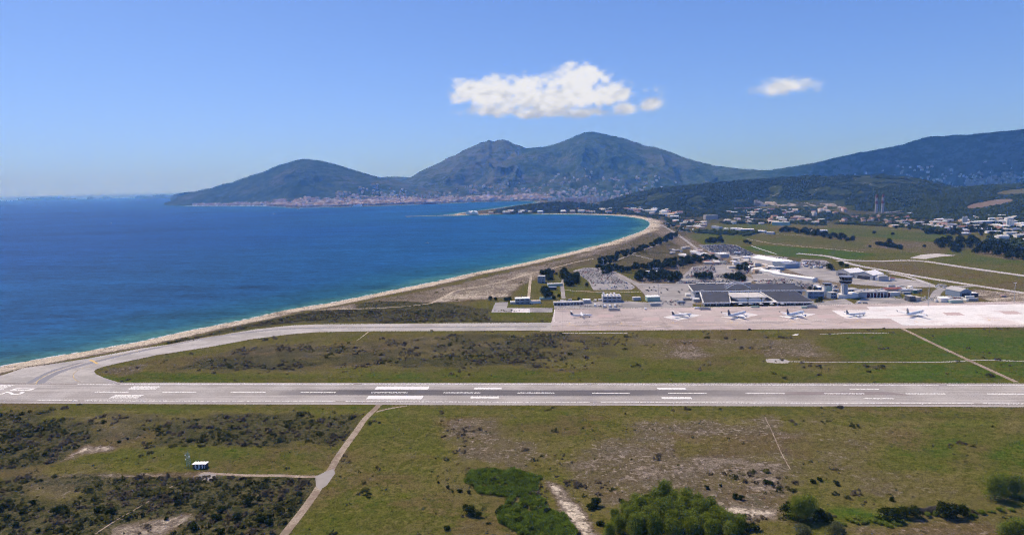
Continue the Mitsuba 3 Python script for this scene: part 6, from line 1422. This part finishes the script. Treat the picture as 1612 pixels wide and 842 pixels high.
# bushes of the foreground: place and half width in metres
BUSH = list(zip([(-266.3,304.6), (-261.6,302.8), (-289.1,312.9), (-286.1,302.6), (-289.2,296.6), (-300.7,304.9), (-277.9,289.4), (-246.5,306.6), (-238,304.2), (-207.9,314.7), (-185.3,290.8), (-300.1,397.9), (-297.6,403.4), (-168.9,316.7), (-165.3,321), (-179.5,308.8), (-178,300.4), (-167.4,300.7), (-153,298.1), (-148.6,297), (-157.4,294.8), (-145,326), (-184,289.7), (-168.6,287.3), (-197.6,338.9), (-48.8,309.8), (-43.5,306.8), (-57.6,294.7), (-57.4,333.8), (-52.3,332.4), (16.3,319.8), (13.2,317.7), (17.1,301.5), (29.5,322.3), (33.6,323.1), (89.9,299.9), (86.8,299.2), (77.2,341.5), (85.1,344.7), (110.9,349.2), (113.2,347.8), (92,329.7), (89.7,331), (136.3,350.7), (141,353.2), (148,348), (168.9,330.7), (-271.9,280.1), (-262.8,285.7), (-218.9,302.2), (-203.9,298.9), (-148.4,308.5), (-147.9,319.4), (-64.9,338.1), (-71.4,344.1), (114.8,326.3)],
    [4.0, 2.4, 2.3, 2.2, 2.3, 2.5, 2.4, 2.6, 3.0, 2.2, 3.0, 1.7, 1.2, 3.4, 2.0, 3.2, 3.0, 3.0, 3.6, 3.0, 1.6, 2.4, 2.6, 2.6, 1.5, 4.0, 2.6, 2.2, 1.7, 1.5, 4.2, 3.0, 2.4, 1.7, 1.2, 3.4, 3.0, 1.6, 1.3, 2.2, 2.0, 2.0, 2.4, 2.2, 2.0, 2.0, 2.0, 2.4, 1.8, 1.5, 1.6, 1.8, 1.6, 1.4, 1.2, 1.3]))
for i, (q, s) in enumerate(BUSH):
    west = q[0] < -140
    named = {25: 'biggest round dark bush in the green field, left of the reeds', 26: 'dark bush just right of the biggest round bush by the reeds', 27: 'dark bush at the bottom edge of the green field', 30: 'large dark bush on the right bank of the sandy gully', 33: 'little pointed dark bush left of the poplar thicket', 34: 'smallest pointed dark bush left of the poplar thicket', 43: 'left one of a pair of dark bushes on the dry meadow', 44: 'right one of a pair of dark bushes on the dry meadow', 45: 'single dark bush right of the pair on the dry meadow', 46: 'small dark bush above the hedge in the dry meadow', 24: 'dark bush beside the grey gravel patch by the hut', 21: 'dark bush close to the dirt track'}
    if i in named: lb, gp = named[i], None
    elif west: lb, gp = 'round dark bush scattered in the scrub at the bottom left', 'dark bushes in the scrub at the bottom left'
    else: lb, gp = 'dark bush among bare sand and reeds near the bottom middle', 'dark bushes round the gully and the bare sand'
    plant('bush', f'bush_kind_{i % 4}', q, s * 1.02, lb, 'bush', gp, sz=s * (1.0 if i not in (33, 34) else 1.7))
# thicket of light green trees at the bottom edge, and the hedge right of it
r8 = np.random.default_rng(12)
for i, (q, s) in enumerate(zip([(30.4,310.5), (35.5,314.5), (41.3,314.7), (47,316.8), (51,319.6), (54.7,315.1), (61.1,315.4), (66.9,313), (71.8,309.4), (74.9,304.6), (79.3,300.1), (24.4,302.9), (25.8,294.7), (33.9,299.7), (40.2,301.1), (48,302.5), (55.7,302.8), (62.9,300.7), (69.1,297.4), (32.6,288.2), (41.6,289.7), (50.3,288.9), (59.1,289.2), (67.2,286.3), (76.7,289.8), (20.8,287.8), (37.2,307), (43.6,308.5), (51.2,309.3), (58.1,309.6), (63.5,308.5), (67.8,305.6), (72.3,301), (76,296.5), (82.5,296.7), (31.2,303.1), (84.7,302.6), (36.2,294), (51.4,295.6), (58.4,294.7), (65.7,292.8)], [.75, .85, .9, 1.0, 1.15, 1.0, 1.02, 1.0, .95, .85, .75, .7, .8, .95, 1.0, 1.05, 1.05, 1.0, .9, 1.05, 1.1, 1.1, 1.1, 1.0, .8, .8] + [1.0] * 4 + [.95] * 3 + [.85, .7, .85, .6, 1.0, 1.05, 1.0, 1.0])):
    plant('poplar_tree', f'{"poplar" if i % 3 else "broad"}_kind_{i % 3}', q, s * 1.12, 'light green poplar like tree of the dense thicket at the bottom edge', 'tree', 'trees of the light green thicket')
HEDGE = [('broad', [(114.3,309.6)][0], .95, 'big green tree left of the hedge, right of the light green thicket'), ('broad', [(119.6,311.6)][0], .85, 'darker green tree beside the big green one at the hedge'), ('evergreen', [(110.4,313.2)][0], .62, 'low dark tree at the left end of the hedge'), ('evergreen', [(124.4,309.9)][0], .62, 'low dark tree between big green tree and hedge'), ('evergreen', [(127.4,308.2)][0], .5, 'lowest dark tree right of the big green tree'),
    ('olive', [(110.3,293.2)][0], .95, 'round olive green tree at the bottom edge, left one'), ('olive', [(125.3,292.7)][0], 1.1, 'round olive green tree at the bottom edge, right one'), ('evergreen', [(157,312.3)][0], .6, 'dark hedge tree, first from the left'), ('evergreen', [(159.7,309.9)][0], .62, 'dark hedge tree, second from the left'), ('evergreen', [(166.4,313.8)][0], .6, 'dark hedge tree, third from the left'), ('evergreen', [(171.3,314)][0], .58, 'dark hedge tree, fourth from the left'),
    ('evergreen', [(185,315)][0], .68, 'dark hedge tree, fifth from the left'), ('evergreen', [(189.5,314.6)][0], .7, 'dark hedge tree, sixth from the left'), ('evergreen', [(195,316)][0], .55, 'dark hedge tree, seventh from the left'), ('broad', [(221,333.7)][0], .95, 'broad dark green tree near the right edge, left one'), ('broad', [(228.9,338.8)][0], .9, 'broad dark green tree near the right edge, behind'), ('broad', [(234,337.5)][0], .8, 'broad green tree cut by the right edge'),
    ('broad', [(200.9,294.4)][0], .7, 'green bush like tree at the bottom right corner'), ('broad', [(207.3,295.7)][0], .8, 'second green bush like tree at the bottom right corner')]
for kind, q, s, lb in HEDGE:
    plant('hedge_tree' if 'hedge' in lb else 'tree', f'{kind}_kind_{len(lb) % 3}', q, s * 1.22, lb, 'tree')
for q, s in zip([(177.3,318.5), (180.7,319.3), (184.1,320), (187.3,321.4)], (2.6, 3.0, 3.2, 2.6)):
    plant('bush', 'grey_bush_kind', q, s, 'leafless grey bush in the middle of the dark hedge', 'bush', 'grey bushes in the hedge')
for i, q in enumerate([(140.4,308.1), (144.7,308.2), (149.5,309.6), (151.9,307.3), (154.4,305), (138.5,310.4), (199.9,316.2), (205.4,318.8), (210.7,320.3), (216.1,321.7), (221.2,322.5), (143.5,312.4), (133.1,305.4), (178,315.4), (182.6,316.2), (201,319.9), (159.1,306.3), (153,313.4)]):
    plant('bush', f'green_bush_kind_{i % 4}', q, rng.uniform(2.0, 3.2), 'low light green bush along the foot of the hedge', 'bush', 'light green bushes along the hedge', sz=rng.uniform(1.2, 2.0))

# scrub, reeds and woods: masses of small plants
ICO = trimesh.creation.icosphere(0)
def blobs(p, rx, rz, seed, ico=ICO, jit=.28):
    """low clumps at the points p (n, 3); one mesh"""
    r = np.random.default_rng(seed); n = len(p)
    v = ico.vertices[None] * (1 + r.uniform(-jit, jit, (n, len(ico.vertices), 1)))
    a = r.uniform(0, 6.28, n); c, s = np.cos(a)[:, None], np.sin(a)[:, None]
    x, y = v[..., 0] * rx[:, None], v[..., 1] * (rx * r.uniform(.7, 1.3, n))[:, None]
    w = np.stack([x * c - y * s + p[:, :1], x * s + y * c + p[:, 1:2], v[..., 2] * rz[:, None] + p[:, 2:3] + rz[:, None] * .55], -1)
    return w.reshape(-1, 3), (ico.faces[None] + np.arange(n)[:, None, None] * len(ico.vertices)).reshape(-1, 3)
r9 = np.random.default_rng(77)
cand = np.column_stack([r9.uniform(-620, 520, 150000), r9.uniform(270, 860, 150000)])
cs, cd = field_at(cand)
q3 = np.column_stack([cand, cand[:, 0] * 0])
pn = meshkit.fbm(q3 * .045, 4, 3) - .5; pn2 = meshkit.fbm(q3 * .3, 2, 8) - .5
solid = unary_union([runway_poly.buffer(2), taxi_poly.buffer(2), apron_main.buffer(2)] + [sg.LineString(smooth_line(t)).buffer(4) for t in ([(-136.7,282.1), (-136.9,315.6), (-140,351.9), (-142.5,396.9), (-144.4,443.3), (-142.9,476.3)], [(-139.7,351.1), (-167.3,351.2), (-198.6,351.6), (-216,353.3)], [(375.2,736.9), (363,533.4)])] + [sg.Point(*[(-220.6,358.4)][0]).buffer(9)])
free = ~shapely.contains_xy(solid, cand[:, 0], cand[:, 1])
prob = sstep(.22, .92, cs + 1.5 * pn + .6 * pn2)
keep = free & (r9.random(len(cand)) < prob * np.where(cand[:, 1] < 470, .62, .42)) & (poly_sd(land_poly, cand) > 50)
sp = cand[keep]; heath = meshkit.fbm(np.column_stack([sp * .06, sp[:, :1] * 0]), 3, 44) + .25 * (cd[keep] - .55) + .12 * (sp[:, 1] > 520)
far = np.hypot(*sp.T)
def tufts(p, rx, rz, seed, per=10):
    """ragged low bushes: leaf sprays over a dome, one mesh"""
    r = np.random.default_rng(seed); n = len(p) * per
    d = r.normal(size=(n, 3)); d[:, 2] = np.abs(d[:, 2]) * 1.1; d /= np.linalg.norm(d, axis=1)[:, None]
    X, Z = np.repeat(rx, per), np.repeat(rz, per)
    c = np.repeat(p, per, 0)
    q = np.column_stack([c[:, 0] + d[:, 0] * X, c[:, 1] + d[:, 1] * X, d[:, 2] * Z * 1.25 + .05 + (c[:, 2] if p.shape[1] > 2 else 0)])
    q += r.normal(size=(n, 3)) * (X * .16)[:, None] * [1, 1, .5]
    nn = d + r.normal(size=(n, 3)) * .45; nn /= np.linalg.norm(nn, axis=1)[:, None]
    a = np.cross(nn, r.normal(size=(n, 3))); a /= np.linalg.norm(a, axis=1)[:, None]
    b = np.cross(nn, a); s = (X * r.uniform(.38, .75, n))[:, None]
    v = np.stack([q - a * s, q + b * s * .8, q + a * s, q - b * s * .8], 1)
    v[..., 2] = np.maximum(v[..., 2], .02)
    k = np.arange(n)[:, None] * 4
    return v.reshape(-1, 3), np.vstack([k + [0, 2, 1], k + [0, 3, 2]])
def mass(key, pts, rx, rz, leaf, label, cat, seed, per=11):
    scene[key] = mikit.ply(tufts(pts, rx, rz, seed, per), leaf)
    tag(key, label, cat, kind='stuff')
h = heath > .50
n = len(sp)
rx = r9.gamma(2.4, .36, n).clip(.35, 2.6)
mass('scrub', sp[~h], rx[~h], rx[~h] * r9.uniform(.5, .85, (~h).sum()), 'leaf_scrub', 'dark green maquis scrub spread over the fields on both sides of the runway', 'scrub', 1)
mass('heath', sp[h], rx[h], rx[h] * r9.uniform(.4, .7, h.sum()), 'leaf_heath', 'brown dry heath between the green scrub', 'heath', 2)
# tufts of rank grass and weeds on the meadows
c = np.column_stack([r9.uniform(-520, 520, 60000), r9.uniform(270, 740, 60000)])
s_, d_ = field_at(c)
w_ = meshkit.fbm(np.column_stack([c * .05, c[:, :1] * 0]), 4, 61)
ok = ~shapely.contains_xy(solid, c[:, 0], c[:, 1]) & (r9.random(len(c)) < .26 * sstep(.38, .62, w_)) & (s_ < .6) & (r9.random(len(c)) < sstep(760, 300, c[:, 1]))
c = c[ok]
rx = r9.gamma(3, .14, len(c)).clip(.22, 1.1)
mass('weeds', c, rx, rx * .42, 'leaf_weed', 'small tufts of rank grass and weeds over the meadows round the runway', 'weeds', 12, 5)
# reeds by the gully
RPOLY = np.array([(-56.4,358.4), (-49.4,359.9), (-27.8,361.3), (-13.4,352.9), (-12,330.7), (-8.4,320.4), (1,307.6), (7.8,290.1), (-8.9,281.3), (-25.4,288.9), (-36.7,306.4), (-32,327.3), (-49.2,331.1), (-55,343.8)])
lo, hi = RPOLY.min(0), RPOLY.max(0)
rc = r9.uniform(lo, hi, (5200, 2)); rc = rc[poly_sd(RPOLY, rc) + 9 * (meshkit.fbm(np.column_stack([rc * .12, rc[:, :1] * 0]), 3, 3) - .5) > 1.0]
rc = rc[meshkit.fbm(np.column_stack([rc * .16, rc[:, :1] * 0 + 3]), 3, 13) > .30]
hh = .6 + 3.4 * meshkit.fbm(np.column_stack([rc * .10, rc[:, :1] * 0]), 4, 9) ** 1.3
def tussocks(p, hgt, seed, per=16):
    """tufts of upright blades with drooping tips"""
    r = np.random.default_rng(seed); n = len(p) * per
    a = r.uniform(0, 6.28, n); rad = np.sqrt(r.random(n)) * .75
    b = np.repeat(p, per, 0) + np.column_stack([np.cos(a), np.sin(a)]) * rad[:, None]
    h = np.repeat(hgt, per) * r.uniform(.55, 1.2, n)
    out = np.column_stack([np.cos(a), np.sin(a)]) * (.25 + rad * .8)[:, None] * h[:, None] * .4
    th = a + r.uniform(.6, 2.4, n)
    w = np.column_stack([np.cos(th), np.sin(th)]) * r.uniform(.10, .2, n)[:, None]
    v = np.stack([np.column_stack([b - w * .5, h * 0]), np.column_stack([b + w * .5, h * 0]), np.column_stack([b + out * .4 + w, h * .7]), np.column_stack([b + out * .4 - w, h * .7]), np.column_stack([b + out * 1.2, h * .92])], 1).reshape(-1, 3)
    k = np.arange(n)[:, None] * 5
    return v, np.vstack([k + [0, 1, 2], k + [0, 2, 3], k + [3, 2, 4]])
scene['reeds'] = mikit.ply(tussocks(rc, hh, 4), 'leaf_reed'); tag('reeds', 'bed of tall bright green reeds left of the sandy gully', 'reeds', kind='stuff')
for i, q in enumerate([(-33.7,312.2), (-29.4,316.3), (-25.2,312.5), (-20.9,317.9), (-16.2,315.4), (-13.2,323.6), (-8.9,311.8), (-4.4,306.8), (-13.9,305.3), (-22,302.5), (-28.5,304.8), (-6.1,297.1), (0,295), (-16.5,294.4), (-10.3,288.9), (-1.8,287)]):
    plant('bush', f'green_bush_kind_{i % 4}' if i % 3 else f'bush_kind_{i % 4}', q, rng.uniform(2.2, 3.4), 'green bush standing in the reeds beside the gully', 'bush', 'bushes in the reeds', sz=rng.uniform(2.0, 3.2))

# woods on the hills and the plain
def wood(key, pts, lo, hi, label, seed, leaf='leaf_forest'):
    r = np.random.default_rng(seed)
    rx = r.uniform(lo, hi, len(pts))
    scene[key] = mikit.ply(blobs(pts, rx, rx * r.uniform(.6, .95, len(pts)), seed), leaf)
    tag(key, label, 'wood', kind='stuff')
KQ0, KQ1 = 10.4, 15.2
p = []
r = np.random.default_rng(31)
k, t = r.uniform(0, 22, 20000), r.uniform(-.02, 1.0, 20000)
pp = wood_hill.at(k, t)
gap = meshkit.fbm(np.column_stack([pp[:, :2] * .006, pp[:, :1] * 0]), 4, 12)
ok = (gap < .60) & ~((k > KQ0) & (k < KQ1) & (t > .73) & (t < .99))
wood('wood', pp[ok], 4.5, 8.5, 'dense dark green wood over the long low hill in the middle distance', 3)
k, t = r.uniform(0, 10, 9500), r.uniform(0, 1.0, 9500)
pp = right_hill.at(k, t)
def in_field(k, t):
    a = (np.abs(k - 5.3) / 1.5) ** 2 + ((t - (.66 - .045 * (k - 5.3))) / .085) ** 2 < 1
    b = (np.abs(k - 7.9) / 2.2) ** 2 + ((t - (.30 - .03 * (k - 7.9))) / .10) ** 2 < 1
    return a, b
a, b = in_field(k, t)
wood('wood_001', pp[~(a | b)], 4, 7.5, 'dark wood on the slope at the right above the estate', 4)
def patch_on(R, fn, k0, k1, t0, t1, m, name, dz=1.5, nk=60, nt=30):
    K, Tt = np.meshgrid(np.linspace(k0, k1, nk), np.linspace(t0, t1, nt), indexing='ij')
    v = R.at(K.ravel(), Tt.ravel()) + [0, 0, dz]
    ins = fn(K.ravel(), Tt.ravel())
    i, j = np.meshgrid(np.arange(nk - 1), np.arange(nt - 1), indexing='ij'); q = (i * nt + j).ravel()
    f = np.vstack([np.stack([q, q + 1, q + nt + 1], 1), np.stack([q, q + nt + 1, q + nt], 1)])
    f = f[ins[f].all(1)]
    return struct(name, mikit.ply((v, f), m, True))
matte('ploughed', proc(lambda p, n, uv: mix((.15, .115, .085), (.22, .18, .14), fbm(p.x * .05, p.y * .05))))
matte('vine_rows', proc(lambda p, n, uv: mix((.085, .085, .04), (.14, .13, .07), noise(p.x * .16 + p.y * .1, 1.))))
patch_on(right_hill, lambda k, t: in_field(k, t)[0], 3.5, 7, .5, .85, 'ploughed', 'field')
patch_on(right_hill, lambda k, t: in_field(k, t)[1], 5.5, 10, .1, .5, 'vine_rows', 'vineyard')
def quarry_rock(p, n, uv):
    f = fbm(p.x * .035, p.z * .09, p.y * .03, octaves=4) - .5
    return mix(mix((.16, .14, .11), (.40, .365, .32), smoothstep(-.25, .25, f)), (.05, .055, .03), smoothstep(.02, .10, fbm(p.x * .022, p.z * .05, 3.) - .5))
matte('pale_rock', proc(quarry_rock))
qn = lambda k, t: (t > .80 + .10 * (meshkit.fbm(np.column_stack([k * 2.2, k * 0, k * 0]), 3, 5) - .5) * 2) & (t < .97)
K, Tt = np.meshgrid(np.linspace(KQ0, KQ1, 90), np.linspace(0, 1, 14), indexing='ij')
top = wood_hill.at(K[:, 0], np.full(90, .835) + .36 * (meshkit.fbm(np.column_stack([K[:, 0] * 2.2, K[:, 0] * 0, K[:, 0] * 0]), 3, 5) - .5))
bot = wood_hill.at(K[:, 0], np.full(90, .93)); bot[:, 2] -= 4
v = bot[:, None] + (top - bot)[:, None] * np.stack([Tt ** 2.2, Tt ** 2.2, Tt], -1)
v[..., :2] += 14 * (meshkit.fbm(np.stack([K * 6, Tt * 3, K * 0], -1), 4, 6)[..., None] - .5)
v[..., 2] += 9 * (meshkit.fbm(np.stack([K * 9, Tt * 4, K * 0 + 4], -1), 3, 7) - .5) + 2
i, j = np.meshgrid(np.arange(89), np.arange(13), indexing='ij'); q = (i * 14 + j).ravel()
scene['quarry_face'] = mikit.ply((v.reshape(-1, 3), np.vstack([np.stack([q, q + 14, q + 15], 1), np.stack([q, q + 15, q + 1], 1)])), 'pale_rock')
labels['quarry_face'] = {'kind': 'structure'}
# wooded headland and the woods of the plain
knoll = Ridge([(-509.7,4574,-17.4), (-417.5,4559,-0.7), (-326.3,4544,13.7), (-236.1,4529,25.7), (-146.9,4513,33.2), (-58.7,4498,38.4), (50.4,4484,38.8), (158.3,4470,30.5), (286.8,4458,15.3), (435.5,4447,-8.7)], [(-430.1,3857), (-352.4,3841), (-275.5,3825), (-199.6,3810), (-124.2,3786), (-49.9,3762), (41.2,3723), (129.5,3669), (232,3610), (347.1,3545)], 260, 60, 24, .05, 8, curve=1.0)
struct('hill', mikit.ply(knoll.mesh, 'forest_floor', True))
k, t = r.uniform(0, 9, 2600), r.uniform(-.05, .86, 2600)
wood('wood_002', knoll.at(k, t)[r.random(2600) < .8], 5, 9, 'dark wood on the low headland beyond the beach', 5)
W3 = []
for poly, n in (([(394.3,4027), (811.4,3917), (1116.4,3958), (1417.9,3608), (1229.9,2860), (1006.4,2556), (940.5,2859), (682.8,2898), (660.2,3072), (501,3132), (386.3,3440)], 3600), ([(1133.7,2693), (1226,2529), (1488.4,2764), (1479.4,2575), (1507.3,2400), (1625,2326), (1761,2523), (1594.2,2776), (1543.2,2966), (1271,2957)], 1500), ([(978,2484), (1100.5,2268), (1155.7,2073), (1148.4,1995), (1197.5,2149), (1159.9,2392), (1042.3,2588)], 700), ([(1403,2695), (1479.4,2575), (1578,2837), (1554.1,2961)], 260), ([(177.3,3940), (394.3,3839), (481.6,3201), (430.1,2932), (386.3,3440), (198,3624)], 260), ([(472.6,3026), (596.3,2875), (537.8,2534), (419,2221), (388.5,2290), (437.5,2734)], 420), ([(1189.1,1890), (1222.1,1838), (1154.7,1607), (1034.5,1438), (1037.3,1578.8), (1061.9,1710)], 420), ([(408.5,2165), (455.8,2099), (529.6,1935), (637.1,2112), (550.5,2161), (471.2,2270)], 260), ([(399.9,2657), (471.9,2635), (447.7,2156), (380.8,2171)], 90), ([(-52.3,3954), (185.9,4130), (438.9,3909), (490.7,3261), (386.3,3440), (163.6,3639)], 160), ([(630.2,2674), (896.6,2725), (1006.4,2556), (913.5,2319), (853.2,2521), (637.8,2505)], 330), ([(1270.5,2646), (1668,2388), (1278.6,1827), (1142.4,2049), (1114.7,2298)], 420)):
    P_ = np.array(poly); lo, hi = P_.min(0), P_.max(0)
    c = r.uniform(lo, hi, (n * 3, 2)); c = c[poly_sd(P_, c) > 0][:n]
    g = meshkit.fbm(np.column_stack([c * .012, c[:, :1] * 0]), 3, 17)
    W3.append(c[g < .60])
W3 = np.vstack(W3)
wood('wood_003', np.column_stack([W3, np.zeros(len(W3))]), 3.5, 7.5, 'loose dark woods and hedges over the plain at the foot of the hills', 6)
# heath tufts behind the beach
c = np.column_stack([r.uniform(-420, 420, 60000), r.uniform(780, 2300, 60000)])
s_, d_ = field_at(c)
ok = (poly_sd(land_poly, c) > 50) & (r.random(len(c)) < .30 * sstep(.3, .8, s_ + 1.2 * (meshkit.fbm(np.column_stack([c * .03, c[:, :1] * 0]), 3, 4) - .5))) & ~shapely.contains_xy(unary_union([taxi_poly, apron_main] + list(LOTS.values())).buffer(3), c[:, 0], c[:, 1]) & (c[:, 0] < -60 + .24 * (c[:, 1] - 900) + 160 * (c[:, 1] > 1500))
c = c[ok]
mass('heath_001', c, r.uniform(.8, 2.2, len(c)), r.uniform(.5, 1.2, len(c)), 'leaf_scrub', 'low dark tufts on the sandy heath behind the beach', 'heath', 9, 6)
